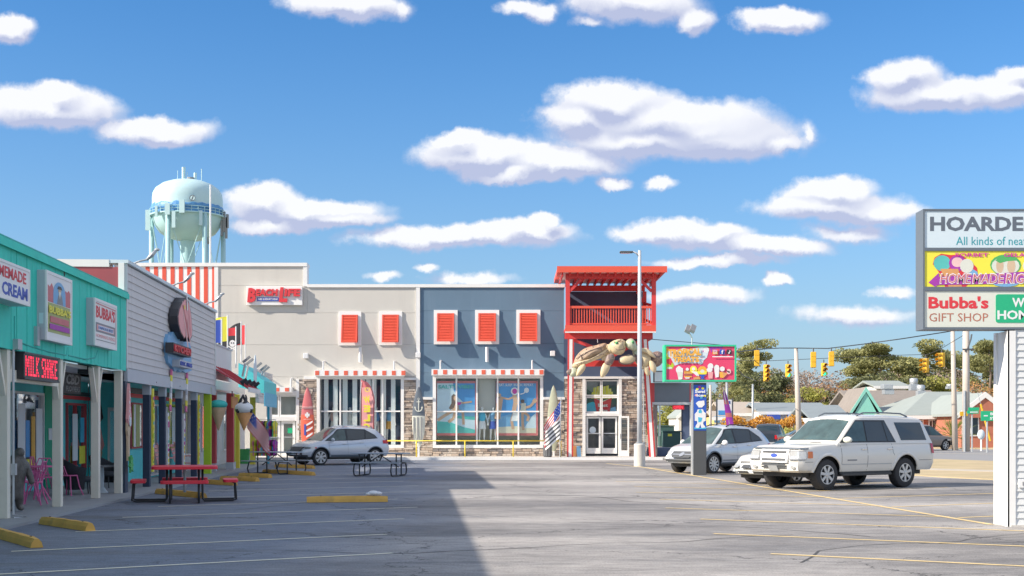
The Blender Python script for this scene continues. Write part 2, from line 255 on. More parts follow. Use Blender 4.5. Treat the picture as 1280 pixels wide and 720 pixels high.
def tag(o,label,cat,group=None):
    o['label']=label; o['category']=cat
    if group: o['group']=group
    return o
def struct(o): o['kind']='structure'; return o
def bx(name,m,par,x0,x1,y0,y1,z0,z1,bev=0,**t): return MB().box(x0,x1,y0,y1,z0,z1).build(name,m,par,bev=bev,**t)
def dup(root,loc,rz,label=None,group=None,sc=None):
    def cp(o,par):
        c=o.copy(); C.objects.link(c); c.parent=par
        for ch in kids.get(o,[]): cp(ch,c)
        return c
    kids={}
    for o in C.objects:
        if o.parent: kids.setdefault(o.parent,[]).append(o)
    r=cp(root,None); r.location=loc; r.rotation_euler=(0,0,rz)
    if sc: r.scale=sc
    if label: r['label']=label
    if group: r['group']=group
    return r
def text(par,s,x0,x1,z0,z1,y,m,ext=.006,bold=.0,shear=0,name='lettering',rot=0,keep=False,**t):
    cu=bpy.data.curves.new('t','FONT'); cu.body=s; cu.extrude=.02; cu.offset=bold; cu.shear=shear; cu.resolution_u=2; cu.space_line=.85
    ob=bpy.data.objects.new('t',cu); me=bpy.data.meshes.new_from_object(ob); bpy.data.objects.remove(ob); bpy.data.curves.remove(cu)
    xs=[v.co.x for v in me.vertices]; ys=[v.co.y for v in me.vertices]; ax,bx_,ay,by=min(xs),max(xs),min(ys),max(ys)
    for v in me.vertices:
        u=(v.co.x-ax)/(bx_-ax); w=(v.co.y-ay)/(by-ay); d=ext if v.co.z>0 else 0
        X_,Z_=x0+u*(x1-x0),z0+w*(z1-z0)
        if rot: cxx,czz=(x0+x1)/2,(z0+z1)/2; dx,dz=X_-cxx,Z_-czz; X_,Z_=cxx+dx*math.cos(rot)-dz*math.sin(rot),czz+dx*math.sin(rot)+dz*math.cos(rot)
        v.co=(X_,y-d,Z_)
    me.materials.clear(); me.materials.append(mm(m)); me.name=name
    o=bpy.data.objects.new(name,me); C.objects.link(o); o.parent=par
    for k,v in t.items(): o[k]=v
    return o
def ellpts(cx,cz,rx,rz,n=16,a0=0,a1=2*PI): return [(cx+rx*math.cos(a0+(a1-a0)*i/n),cz+rz*math.sin(a0+(a1-a0)*i/n)) for i in range(n)]
class Pic:                                          # flat print: stacked thin shapes in the x-z plane facing -y
    def __init__(s,y,step=.0012): s.b=MB(); s.mats=[]; s.y=y; s.st=step; s.k=0
    def poly(s,m,pts):
        if m not in s.mats: s.mats.append(m)
        s.k+=1; a=sum(pts[i][0]*pts[(i+1)%len(pts)][1]-pts[(i+1)%len(pts)][0]*pts[i][1] for i in range(len(pts)))
        if a<0: pts=pts[::-1]
        s.b.prism(pts,s.y-s.k*s.st,s.y-(s.k-1)*s.st*0-s.k*s.st+s.st*.9,s.mats.index(m)); return s
    def rect(s,m,x0,x1,z0,z1): return s.poly(m,[(x0,z0),(x1,z0),(x1,z1),(x0,z1)])
    def ell(s,m,cx,cz,rx,rz,n=16): return s.poly(m,ellpts(cx,cz,rx,rz,n))
    def line(s,m,pts,w):
        for (a,b),(c,d) in zip(pts,pts[1:]):
            l=math.hypot(c-a,d-b) or 1; nx,nz=-(d-b)/l*w/2,(c-a)/l*w/2; s.poly(m,[(a+nx,b+nz),(a-nx,b-nz),(c-nx,d-nz),(c+nx,d+nz)])
        return s
    def build(s,name,par,**t): return s.b.build(name,s.mats,par,**t)

# row frame
ROWA=R(4.11); U=Vector((-math.sin(ROWA),math.cos(ROWA),0)); NN=Vector((math.cos(ROWA),math.sin(ROWA),0)); O0=Vector((-7.15,0,0)); ROT=ROWA+PI/2
def row(s,out=0,z=0): p=O0+U*s+NN*out; return (p.x,p.y,z)
def P(px,py,out=0):
    r=(px-640)/1600; s=(O0.x+NN.x*out-r*NN.y*out)/(r*U.y-U.x); Yd=s*U.y+out*NN.y
    return s,1.65+(533-py)*Yd/1600
# ------------------------------------------------------------------ ground, street, walks
def sheet(name,m,pts,z,kind='structure',thick=None,**t):
    b=MB()
    if thick: b.prism(pts,z-thick,z,0,'z')
    else: b.add([(x,y,z) for x,y in pts],[tuple(range(len(pts)))])
    return b.build(name,m,None,kind=kind,**t)
sheet('ground','far_ground',[(-2500,-600),(2500,-600),(2500,3500),(-2500,3500)],-.012)
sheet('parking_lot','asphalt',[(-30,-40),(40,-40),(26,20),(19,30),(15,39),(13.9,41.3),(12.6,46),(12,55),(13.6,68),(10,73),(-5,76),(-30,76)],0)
sheet('street','street_asphalt',[(-120,75),(-5,75),(10,72),(20.5,66),(24,57),(60,33),(160,-20),(200,10),(90,72),(36,91),(25,97),(-5,112),(-120,120)],.004)
sheet('far_lot','street_asphalt',[(-5,118),(22,104),(31,98),(34,112),(30,128),(-10,128)],.004)
sheet('grass_verge','dry_grass',[(12.6,46),(13.9,41.3),(15,39),(19,30),(26,20),(40,-40),(160,-40),(160,-22),(60,32.6),(24,56.6),(20.5,65.6),(14,67.6),(12,55)],.03,thick=.05)
sheet('path','sand_path',[(13.9,50.5),(15.6,47.5),(18,44.5),(25,38),(50,22),(50,23.2),(26,39.2),(18.8,45.9),(16.4,48.8),(14.6,51.8)],.04,thick=.008)
sheet('far_verge','dry_grass',[(31.3,98.3),(36,92),(90,73),(120,73),(120,112),(34.3,112)],.03,thick=.05)
sheet('turn_lane','sand_path',[(-5,92.6),(18,84),(28,76),(60,56),(60,56.5),(28.2,76.7),(18.2,84.7),(-5,93.4)],.009)
# walk under the shop fronts, and the walk and kerb before the far building
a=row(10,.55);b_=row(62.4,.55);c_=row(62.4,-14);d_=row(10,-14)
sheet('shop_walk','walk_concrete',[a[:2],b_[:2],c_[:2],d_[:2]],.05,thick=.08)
sheet('sidewalk','lot_concrete',[(-18,63),(7.6,63),(7.6,61.2),(9.7,61.2),(9.7,70),(-18,70)],.12,thick=.16)
sheet('curb','white_trim',[(-11,62.8),(7.4,62.8),(7.4,63-.004),(-11,63-.004)],.13,thick=.16)
def pl(name,m,p,q,w=.1,z=.005):
    p=Vector(p+(0,));q=Vector(q+(0,));d=(q-p).normalized();n_=Vector((-d.y,d.x,0))*w/2
    return MB().add([(*(v.xy),z) for v in (p-n_,q-n_,q+n_,p+n_)],[(0,1,2,3)]).build(name,m,None,kind='structure')
for k in range(-2,9):
    y0=16.87+3.15*k; x0=-6.6-.0717*(y0-16.87)
    if k<0: x0-=.3
    ln=5.4+(k%3)*.25
    pl('parking_line','line_white',(x0,y0),(x0+ln*.868,y0+ln*.496),.085)
for k in range(-1,7):
    y0=19.56+3.1*k; sx_=8.05-.09*(y0-21.5); ln=(sx_+.5-3.3); pl('parking_line','line_yellow',(3.1+.25*(k%2),y0+.1),(3.1+ln,y0+.1-ln*.52),.1)
for k in range(0,6):
    y0=20.0+3.1*k; x0=8.2-.09*(y0-21.5); pl('parking_line','line_yellow',(x0,y0),(x0+4.6,y0+2.3),.1)
pl('parking_line','line_yellow',(5.2,52.5),(8.05,21.5),.12,.0065); pl('parking_line','line_yellow',(4.2,57),(6.7,44.5),.1)

rc=random.Random(21)
for (x,y,dx,dy,n_) in ((-3,17,1.3,.5,9),(1,22,1.2,-.35,8),(3.5,15.5,.9,.9,7),(-1,30,1.6,.2,9),(2,38,1.8,.6,8),(-6,24,.8,1.6,10),(5.5,26,-.9,1.2,9),(-2,46,2.2,.3,8),(0,13.6,1.1,.25,8),(6,18,1.4,.1,6)):
    p_=Vector((x,y,0)); l_=[]
    for i in range(n_): l_.append(p_.copy()); p_+=Vector((dx*rc.uniform(.4,.9)+rc.gauss(0,.15),dy*rc.uniform(.4,.9)+rc.gauss(0,.35),0))
    b=MB(); 
    for i in range(len(l_)-1):
        d=(l_[i+1]-l_[i]).normalized(); n2=Vector((-d.y,d.x,0))*rc.uniform(.008,.018); m_=(l_[i]+l_[i+1])/2+Vector((rc.gauss(0,.06),rc.gauss(0,.06),0)); q0,q1,q2=l_[i],m_,l_[i+1]
        b.add([(*(v.xy),.0035) for v in (q0-n2,q1-n2,q2-n2,q2+n2,q1+n2,q0+n2)],[(0,1,4,5),(1,2,3,4)])
    b.build('crack_seal','stop_dark',None,kind='structure')
def wx(px,Y): return (px-640)*Y/1600
def wz(py,Y): return 1.65+(533-py)*Y/1600
BX=lambda px:(px-640)*.04125
BZ=lambda py:1.65+(533-py)*.04125
# ------------------------------------------------------------------ water tower
YT=225.
wt=thing('water_tower','pale aqua water tower with blue band and antennas behind the striped wall','water tower',(wx(234.5,YT),YT,0))
k=YT/1600; tz=lambda py:wz(py,YT)
b=MB(); Rr=43*k
prof=[(0,tz(225)),(8*k,tz(225.2)),(20*k,tz(227)),(31*k,tz(231)),(39*k,tz(237)),(42.3*k,tz(243)),(43*k,tz(250)),(43*k,tz(262))]
b.lathe(prof,48); b.build('tank_top','tank_white',wt,smooth=True)
MB().lathe([(43*k,tz(262)),(43*k,tz(271))],48).build('blue_band','tank_blue',wt,smooth=True)
MB().lathe([(43*k,tz(271)),(42*k,tz(277)),(39.5*k,tz(284)),(34*k,tz(291.5)),(26*k,tz(296.8)),(16*k,tz(300)),(7*k,tz(301.5)),(0,tz(301.6))],48).build('tank_bottom','tank_paint',wt,smooth=True)
MB().lathe([(9.6*k,tz(300.5)),(9*k,tz(303)),(9*k,tz(320)),(9*k,-.2)],24).build('riser','tank_paint',wt,smooth=True)
MB().lathe([(43.1*k,tz(270.5)),(46.5*k,tz(270.5)),(46.5*k,tz(272)),(43.1*k,tz(272))],48).build('catwalk','tank_paint',wt)
b=MB()
for i in range(36): 
    t=2*PI*i/36; x,y=46.3*k*math.cos(t),46.3*k*math.sin(t); b.tube([(x,y,tz(271)),(x,y,tz(264))],.05,4)
for z in (264,267.5): b.tube([(46.3*k*math.cos(2*PI*i/48),46.3*k*math.sin(2*PI*i/48),tz(z)) for i in range(49)],.05,4)
b.build('railing','tank_paint',wt)
for i in range(6):
    t=R(12)+2*PI*i/6; x,y=math.cos(t),math.sin(t)
    MB().tube([(43.5*k*x,43.5*k*y,-.2),(43.5*k*x,43.5*k*y,tz(271))],.42,10).build('leg','tank_paint',wt,smooth=True)
    t2=t+2*PI/6
    MB().tube([(43.5*k*x,43.5*k*y,tz(275)),(43.5*k*math.cos(t2),43.5*k*math.sin(t2),tz(400))],.06,4).build('brace','tank_paint',wt)
    MB().tube([(43.5*k*math.cos(t2),43.5*k*math.sin(t2),tz(275)),(43.5*k*x,43.5*k*y,tz(400))],.06,4).build('brace','tank_paint',wt)
for px,y0,y1,r,out in ((191,266,291,.42,1),(222,262,276,.42,1),(240,258,274,.45,1),(230,272,292,.3,1.),(206.5,264,277,.22,1),(261,270,288,.25,1)):
    x=wx(px,YT)-wx(234.5,YT); yy_=-math.sqrt(max(0,(48*k)**2-x*x))
    MB().box(x-r,x+r,yy_-.3,yy_+.1,tz(y1),tz(y0)).build('antenna','tank_white',wt)
for i,(px,y0,y1) in enumerate(((280,265,290),(283,272,298),(277.5,275,295),(284.5,268,285),(261,296,305))):
    x=wx(px,YT)-wx(234.5,YT); MB().box(x-.2,x+.2,-.4,.1,tz(y1),tz(y0)).build('antenna','mid_gray',wt)
for px,y0,w in ((229.5,209,.33),(244,216,.28),(252,211,.08),(222,213,.05),(234,215,.06)): MB().tube([(wx(px,YT)-wx(234.5,YT),0,tz(229)),(wx(px,YT)-wx(234.5,YT),0,tz(y0))],w,8).build('mast','tank_white',wt)
MB().lathe([(0,tz(222)),(5*k,tz(222)),(5*k,tz(226))],16,(4*k,0,0)).build('hatch','mid_gray',wt)
bd=MB(); cx=wx(252,YT)-wx(234.5,YT); bd.lathe([(0,0),(3.5*k,0),(3.5*k,.2)],20,(cx,-39.4*k-.9,tz(255.5)),ax='y'); o=bd.build('emblem','tank_white',wt)
pc=Pic(-39.4*k-.9); pc.poly('ink_gray',[(cx-1.6*k,tz(257.5)),(cx+.2*k,tz(253)),(cx+1.9*k,tz(252.6)),(cx+.8*k,tz(256.5)),(cx-.4*k,tz(258.8))]); pc.line('ink_gray',ellpts(cx,tz(255.5),3.3*k,3.3*k,20)+[(cx+3.3*k,tz(255.5))],.12); pc.build('emblem_bird',wt)
wave=MB()
for i in range(26):
    t=-PI*.02-PI*.96*i/25; x,y=43.15*k*math.cos(t),43.15*k*math.sin(t); h=(262-random.uniform(0,3.2)); wave.ell((x*.999,y*.999,tz(262.5)),(1.0,.25,(262.5-h)*k+.25),8,rot=Matrix.Rotation(t+PI/2,3,'Z'))
wave.build('painted_wave','tank_blue',wt,kind='stuff')
fp=thing('flagpole','tall thin white pole rising behind the beach shop wall','pole',(wx(263,78),78,0)); MB().tube([(0,0,0),(0,0,wz(231,78))],[.08,.05],8).build('shaft','white_paint',fp)

# ------------------------------------------------------------------ the beachwear building
BL=thing('beachwear_building','long gray and blue stucco beachwear store with orange shutters and striped awnings','building',(0,66,0))
MB().box(BX(170),BX(384),.62,22,0,BZ(361)).build('rear_block','stucco_gray',BL)
MB().box(BX(384)+.004,BX(705),.62+2.4,22,0,BZ(358)).build('rear_block','stucco_blue',BL)
MB().box(BX(384)+.004,BX(705)-.002,.604,3.018,BZ(470),BZ(359)).build('rear_block','stucco_blue',BL)
MB().box(BX(700),BX(705)-.004,.604,3.01,.0,BZ(470)-.01).build('side_wall','stucco_blue',BL)
def panel(x0,x1,y0,y1,m,nm='wall_panel',d=.6): MB().box(BX(x0)+.004,BX(x1)-.004,0,d,BZ(y1)+.005,BZ(y0)-.005).build(nm,m,BL)
for (a_,c1,y0,y1) in ((273,379,333,357),(273,384,357,391),(384,520,359.5,391),(273,520,391,431),(273,520,431,471),(273,333,471,572),(333,372,471,488),(372,396,471,476)): panel(a_,c1,y0,y1,'stucco_gray')
for (a_,c1,y0,y1) in ((525,705,359.5,388.5),(525,705,388.5,429.3),(525,705,429.3,466),(525,541,466,497),(679,705,466,497)): panel(a_,c1,y0,y1,'stucco_blue')
# red and white striped parapet
panel(176,268,333,572,'white_sun','striped_wall',.5)
for i in range(9):
    x=182+10.4*i; MB().box(BX(x),BX(x+5.1),-.012,.3,BZ(470),BZ(333.5)).build('stripe','orange_red',BL)
bx('coping','white_trim',BL,BX(170),BX(384),-.08,.8,BZ(333),BZ(328.6)); bx('coping','white_trim',BL,BX(384)+.01,BX(706),-.08,.8,BZ(359.3),BZ(355.3))
bx('corner_board','white_trim',BL,BX(379)+.003,BX(384)+.006,-.05,.5,BZ(358),BZ(333)-.003); bx('trim_board','white_trim',BL,BX(268),BX(273),-.05,.4,BZ(572),BZ(333)-.003)
bx('trim_board','white_trim',BL,BX(520.2),BX(525),-.07,.3,BZ(497),BZ(359.3)-.003)
def stones(par,x0,x1,z0,z1,y,mats=('stone_a','stone_b','stone_c','stone_d'),hh=.11,ws=(.2,.5)):
    b=MB(); z=z0; r=random.Random(int(x0*100)); 
    while z<z1-.01:
        h=min(hh*r.uniform(.7,1.3),z1-z); x=x0
        while x<x1-.01:
            w=min(r.uniform(*ws),x1-x); d=r.uniform(.03,.09); b.box(x+.008,x+w-.008,y-d,y+.05,z+.007,z+h-.007,r.choice((0,0,1,2,2,3))); x+=w
        z+=h
    bx('mortar_bed','mortar',par,x0,x1,y,y+.5,z0,z1)
    return b.build('stone_veneer',list(mats),par,kind='stuff')
for x0,x1,y0,y1 in ((372,396,474,571),(505,520.2,475,571),(525,541,499.5,571),(679,705.5,499.5,571),(396,505,559.5,571),(541,679,559.5,571),(520.2,525,499.5,571)): stones(BL,BX(x0),BX(x1),.12,BZ(y0),.02)
for x0,x1,y in ((505,520,475),(525,541,499.5),(679,706,499.5)): bx('stone_cap','white_trim',BL,BX(x0),BX(x1),-.12,.4,BZ(y),BZ(y-3.2))
bx('trim_board','white_trim',BL,BX(380),BX(396),-.06,.3,BZ(474),BZ(470.5)); bx('trim_board','white_trim',BL,BX(370.3),BX(374),-.06,.3,.13,BZ(474))
# storefront windows
def storefront(x0,x1,y0,y1,xs,ym,nm='shop_window'):
    f=MB(); X0,X1,Z0,Z1=BX(x0),BX(x1),BZ(y1),BZ(y0); w=.16
    f.box(X0,X0+w,-.06,.4,Z0,Z1).box(X1-w,X1,-.06,.4,Z0,Z1).box(X0+w,X1-w,-.06,.4,Z0,Z0+w).box(X0+w,X1-w,-.06,.4,Z1-w,Z1)
    o=f.build(nm,'white_sun',BL)
    for x in xs: bx('mullion','white_sun',o,BX(x)-.04,BX(x)+.04,.06,.18,Z0+w,Z1-w)
    e=[X0+w]+[BX(x) for x in xs]+[X1-w]
    for l,r_ in zip(e,e[1:]):
        bx('transom_bar','white_sun',o,l+.041,r_-.041,.07,.17,BZ(ym)-.035,BZ(ym)+.035)
        bx('pane','showroom_glass',o,l+.041,r_-.041,.115,.121,Z0+w,BZ(ym)-.036); bx('pane','showroom_glass',o,l+.041,r_-.041,.115,.121,BZ(ym)+.036,Z1-w)
    return o
storefront(396,505,470,560,[425,451,466.5,478],514); storefront(541,679,469,560,[570.4,596,622,648],514.3)
bx('display_wall','stucco_gray',BL,BX(396),BX(505),2.0,2.2,.3,BZ(470)+.3); bx('display_wall','cream_face',BL,BX(541),BX(679),2.0,2.2,.3,BZ(470)+.3)
for x0,x1 in ((396,505),(541,679)): bx('display_floor','lot_concrete',BL,BX(x0),BX(x1),.25,2.0,.4,BZ(556)); bx('display_ceiling','white_sun',BL,BX(x0),BX(x1),.42,2.0,BZ(470)+.05,BZ(470)+.2)
for x in (396,505,541,679): bx('display_side','white_sun',BL,BX(x)-.1,BX(x)+.1,.42,2.0,.4,BZ(470))
for a_,c1 in ((398,400),(404,410),(415.7,420.8),(424.5,428.5),(434,439.3),(445.6,450),(456,463),(467.8,470),(475,482),(487.5,492),(498,500.6)):
    pass
for x0,x1 in ((404.3,409.8),(415.7,421.4),(427.7,433.8),(440,445.8),(450,456),(457,463),(464,470),(475.2,482),(488.3,493.8)):
    bx('display_strip','white_sun',BL,BX(x0),BX(x1),.19,.22,BZ(556),BZ(472))
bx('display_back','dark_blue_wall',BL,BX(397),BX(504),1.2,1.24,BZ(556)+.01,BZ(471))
# posters in the blue storefront
def poster(x0,x1,fn,label=None):
    Y_=.20; pc=Pic(Y_,.0012); X0,X1,Z0,Z1=BX(x0),BX(x1),BZ(544.5),BZ(476); pc.rect('border_red',X0,X1,Z0,Z1); fn(pc,X0+.02,X1-.1,Z0+.13,Z1-.12); return pc.build('poster',BL)
def surf(pc,x0,x1,z0,z1):
    w,h=x1-x0,z1-z0; q=lambda u,v:(x0+u*w,z0+v*h); Lq=lambda l:[q(*p) for p in l]
    pc.rect('cloud_print',x0,x1,z0,z1)
    pc.poly('sky_print_deep',Lq([(.42,1),(1,1),(1,.55),(.72,.6),(.55,.72),(.45,.85)])); pc.poly('sky_print',Lq([(.5,.6),(.7,.62),(1,.56),(1,.32),(.6,.34),(.4,.4)])); pc.poly('cloud_print',Lq([(0,.5),(.3,.48),(.5,.52),(.3,.66),(0,.72)]))
    pc.poly('sea_print',Lq([(0,0),(1,0),(1,.07),(.7,.12),(.35,.22),(0,.24)])); pc.poly('cloud_print',Lq([(.45,.2),(.7,.13),(1,.08),(1,.3),(.6,.27)]))
    pc.poly('sea_print',Lq([(.5,.3),(1,.26),(1,.33),(.5,.35)]))
    pc.line('skin_print',Lq([(.02,.26),(.22,.36),(.40,.44)]),.15); pc.line('skin_print',Lq([(.30,.22),(.44,.30),(.47,.42)]),.15); pc.line('skin_print',Lq([(.50,.47),(.68,.42),(.70,.17)]),.13)
    pc.poly('skin_print',Lq([(.40,.42),(.52,.40),(.58,.50),(.55,.63),(.45,.62),(.40,.5)])); pc.line('skin_print',Lq([(.55,.6),(.72,.61),(.92,.63)]),.09); pc.poly('ink_magenta',Lq([(.52,.56),(.62,.57),(.64,.62),(.54,.62)]))
    pc.poly('hair_print',Lq([(.38,.74),(.44,.79),(.50,.75),(.49,.6),(.44,.5),(.36,.47),(.31,.5),(.38,.6)])); pc.ell('skin_print',*q(.48,.7),.09,.12,10)
def play(pc,x0,x1,z0,z1):
    w,h=x1-x0,z1-z0; q=lambda u,v:(x0+u*w,z0+v*h); Lq=lambda l:[q(*p) for p in l]
    pc.rect('sky_print_deep',x0,x1,z0,z1); pc.poly('sky_print',Lq([(0,.3),(.5,.42),(1,.3),(1,.12),(0,.12)])); pc.poly('sand_print',Lq([(0,0),(1,0),(1,.1),(.5,.14),(0,.12)])); pc.poly('cloud_print',Lq([(.7,.1),(1,.1),(1,.4),(.9,.34)]))
    for l,t in (([(.02,.28),(.06,.5),(.10,.72)],.3),([(.10,.72),(.30,.68),(.48,.74)],.1),([(.44,.42),(.48,.62),(.46,.78)],.22),([(.44,.4),(.38,.26),(.42,.08)],.14),([(.58,.72),(.54,.58)],.09),([(.66,.6),(.70,.44)],.24),([(.70,.42),(.82,.34),(.78,.24)],.14),([(.66,.42),(.66,.22),(.68,.06)],.14),([(.68,.5),(.86,.54),(.98,.66)],.13),([(.94,.62),(1,.68)],.2)): pc.line('skin_print',Lq(l),t)
    pc.poly('ink_white',Lq([(.37,.24),(.53,.24),(.54,.42),(.42,.42)])); pc.poly('sand_print',Lq([(.60,.42),(.74,.42),(.74,.6),(.63,.6)])); pc.ell('hair_print',*q(.04,.75),.09,.16,10); pc.ell('hair_print',*q(.66,.64),.1,.1,10); pc.ell('skin_print',*q(.08,.76),.08,.1,10)
    pc.ell('ink_white',*q(.46,.84),.2,.2,16); pc.ell('ink_magenta',*q(.46,.84),.13,.14,12); pc.ell('ink_white',*q(.76,.86),.13,.14,12); pc.line('ink_white',Lq([(.60,.78),(.70,.80),(.72,.84)]),.05)
poster(545.5,596,surf); poster(620,672.5,play)
text(BL,'SALTY VIBES',BX(547.5),BX(592),BZ(485.5),BZ(481),.15,'sea_print',bold=.03); text(BL,'EAT. SLEEP. BEACH. REPEAT.',BX(624),BX(667),BZ(482.6),BZ(479.4),.15,'ink_white',bold=.01)
bx('display_board','stucco_gray',BL,BX(597.5),BX(619),.5,.56,BZ(513),BZ(473))
# awnings
def awning(x0,x1,y0,y1,n,x00,st,w,d=.42,braces=()):
    A=bx('awning','white_sun',BL,BX(x0),BX(x1),-d,0,BZ(y1),BZ(y0))
    for i in range(n): bx('red_square','awning_red',A,BX(x00+st*i),BX(x00+st*i+w),-d-.012,-d+.1,BZ(y1-1.0),BZ(y0+1))
    for x in braces: MB().tube([(BX(x),-d+.05,BZ(y0)),(BX(x),-d+.05,BZ(y0-10)),(BX(x)+.02,0,BZ(y0-11))],.045,6).build('brace',"white_paint",A)
awning(394.6,506,462.8,470.3,10,395.5,11.9,4.9,braces=(405.5,493.5)); awning(540,680,461.8,469.3,12,542.3,11.98,5,braces=(551,665)); awning(332.5,366,484,490.5,3,333.8,12.1,5,braces=(337,365))
# bahama shutters
def shutter(x0,x1,y0,y1):
    S=MB(); X0,X1,Z0,Z1=BX(x0),BX(x1),BZ(y1),BZ(y0); w=.165
    S.box(X0,X0+w,-.07,.0,Z0,Z1).box(X1-w,X1,-.07,.0,Z0,Z1).box(X0+w,X1-w,-.07,.0,Z0,Z0+w*.9).box(X0+w,X1-w,-.07,.0,Z1-w,Z1); s=S.build('shutter_frame','white_sun',BL)
    n=16; zt,zb=Z1-w-.01,Z0+w*.75; X0+=w+.01; X1-=w+.01; tilt=.33; b=MB()
    yz=lambda t:-.09-tilt*t
    for side in (X0,X1-.07): b.add([(side+i*.07,yz(t)+j,zt+(zb-zt)*t) for t in (0,1) for i in (0,1) for j in (-.03,.03)],[(0,1,3,2),(4,6,7,5),(0,4,5,1),(2,3,7,6),(0,2,6,4),(1,5,7,3)])
    b.box(X0+.07,X1-.07,-.12,-.06,zt-.08,zt); b.box(X0+.07,X1-.07,yz(1)-.03,yz(1)+.03,zb,zb+.08)
    b.build('shutter_panel','orange_red',s)
    l=MB()
    for i in range(n):
        t=(i+.5)/n; z=zt-.08+(zb+.16-zt)*t; y=yz((zt-z)/(zt-zb)); h=(zt-zb-.16)/n; l.add([(x,y+dy,z+dz) for x in (X0+.07,X1-.07) for dy,dz in ((-.04,-h*.55),(.03,h*.5),(.04,h*.44),(-.03,-h*.6))],[(0,1,2,3),(7,6,5,4),(0,4,5,1),(1,5,6,2),(2,6,7,3),(3,7,4,0)])
    l.build('louvers','orange_red',s,kind='stuff')
    bx('shutter_back','orange_red',s,X0,X1,-.03,-.005,zb+.06,zt)
for x0,x1,y0,y1 in ((423.3,451.6,389.5,431.8),(473.8,502.7,389.3,431.5),(542.4,572,387.6,430.4),(593.9,624,387.5,430.2),(645.4,675.5,387.3,430)): shutter(x0,x1,y0,y1)
for x,y0,y1 in ((450.7,434,453),(608.7,434,452.5)): MB().tube([(BX(x),-.12,BZ(y1)),(BX(x),-.12,BZ(y0))],.08,10).build('wall_downlight','white_paint',BL,smooth=False)
for x,y in ((383,445),(523,444),(690.7,442)): o=bx('wall_flood_lamp','white_paint',BL,BX(x-3),BX(x+3),-.26,-.01,BZ(y+3.2),BZ(y-3.2),bev=.02)
# entrance at the left
def glazed(x0,x1,y0,y1,nm,m='showroom_glass',w=.07,par=BL,y=.15):
    f=MB(); X0,X1,Z0,Z1=BX(x0),BX(x1),BZ(y1),BZ(y0); f.box(X0,X0+w,y-.05,y+.05,Z0,Z1).box(X1-w,X1,y-.05,y+.05,Z0,Z1).box(X0+w,X1-w,y-.05,y+.05,Z0,Z0+w*1.6).box(X0+w,X1-w,y-.05,y+.05,Z1-w,Z1)
    o=f.build(nm,'white_trim',par); bx('pane',m,o,X0+w,X1-w,y-.005,y+.005,Z0+w*1.6,Z1-w); return o
glazed(333,348.5,494,521,'transom_window'); glazed(349,371,494,521,'transom_window'); bx('door_header','white_trim',BL,BX(333),BX(371),-.03,.3,BZ(526),BZ(521)-.004); bx('door_header','white_trim',BL,BX(333),BX(371),-.03,.3,BZ(494)+.004,BZ(488)-.014)
for a_,c1 in ((333.5,350),(351,368.5)):
    d=glazed(a_,c1,526.3,570,'door',w=.13); bx('push_bar','galv',d,BX(a_)+.14,BX(c1)-.14,.05,.09,BZ(547),BZ(545.7))
bx('door_notice','ink_green',BL,BX(359),BX(365),.12,.135,BZ(541.5),BZ(535))
bx('room_back','dark_gray',BL,BX(330),BX(396)-.15,2.5,2.6,.1,5); bx('room_side','stucco_gray',BL,BX(372),BX(374),.6,2.5,.1,4.5)
# sign
sg=thing('shop_sign','white box sign with red raised script letters on the gray upper wall','sign',(0,66,0))
bx('sign_box','white_sun',sg,BX(309),BX(378.6),-.22,-.03,BZ(381.7),BZ(358.2),bev=.01)
def L_(s,x0,x1,y0,y1,m='ink_red',y=-.24,e=.09,**k): return text(sg,s,BX(x0),BX(x1),BZ(y1),BZ(y0),y,m,ext=e,**k)
L_('B',310.6,321,360.7,378.5,bold=.05,shear=.12); L_('EACH',321,348.5,361.8,370.6,bold=.045,shear=.1); L_('L',350,360.5,359.8,378.2,bold=.05,shear=.12); L_('IFE',356.5,377,361.6,371,bold=.045,shear=.1)
bx('name_band','ink_blue',sg,BX(322.5),BX(349.5),-.26,-.22,BZ(376.8),BZ(372.4)); L_('SURF & RESORT WEAR',323.5,348.5,373.4,375.7,'ink_white',-.262,.01,bold=.02)

# ------------------------------------------------------------------ people-shaped display figures
def skin(name,m,par,chains,sub=1):
    vs=[];es=[];rs=[]
    for ch in chains:
        prev=None
        for it in ch:
            if isinstance(it,int): prev=it; continue
            vs.append(it[:3]); rs.append(it[3] if len(it)==4 else (it[3],it[4])); 
            if prev is not None: es.append((prev,len(vs)-1))
            prev=len(vs)-1
    me=bpy.data.meshes.new(name); me.from_pydata(vs,es,[]); o=bpy.data.objects.new(name,me); C.objects.link(o); 
    sm=o.modifiers.new('skin','SKIN'); o.modifiers.new('sub','SUBSURF').levels=sub; o.modifiers['sub'].render_levels=sub; sm.use_smooth_shade=True
    lay=me.skin_vertices[0].data if me.skin_vertices else None
    for i,r in enumerate(rs):
        lay[i].radius=(r,r) if not isinstance(r,tuple) else r
    lay[0].use_root=True
    me.materials.append(mm(m))
    if par: o.parent=par
    return o
def ensure_skin(me):
    pass
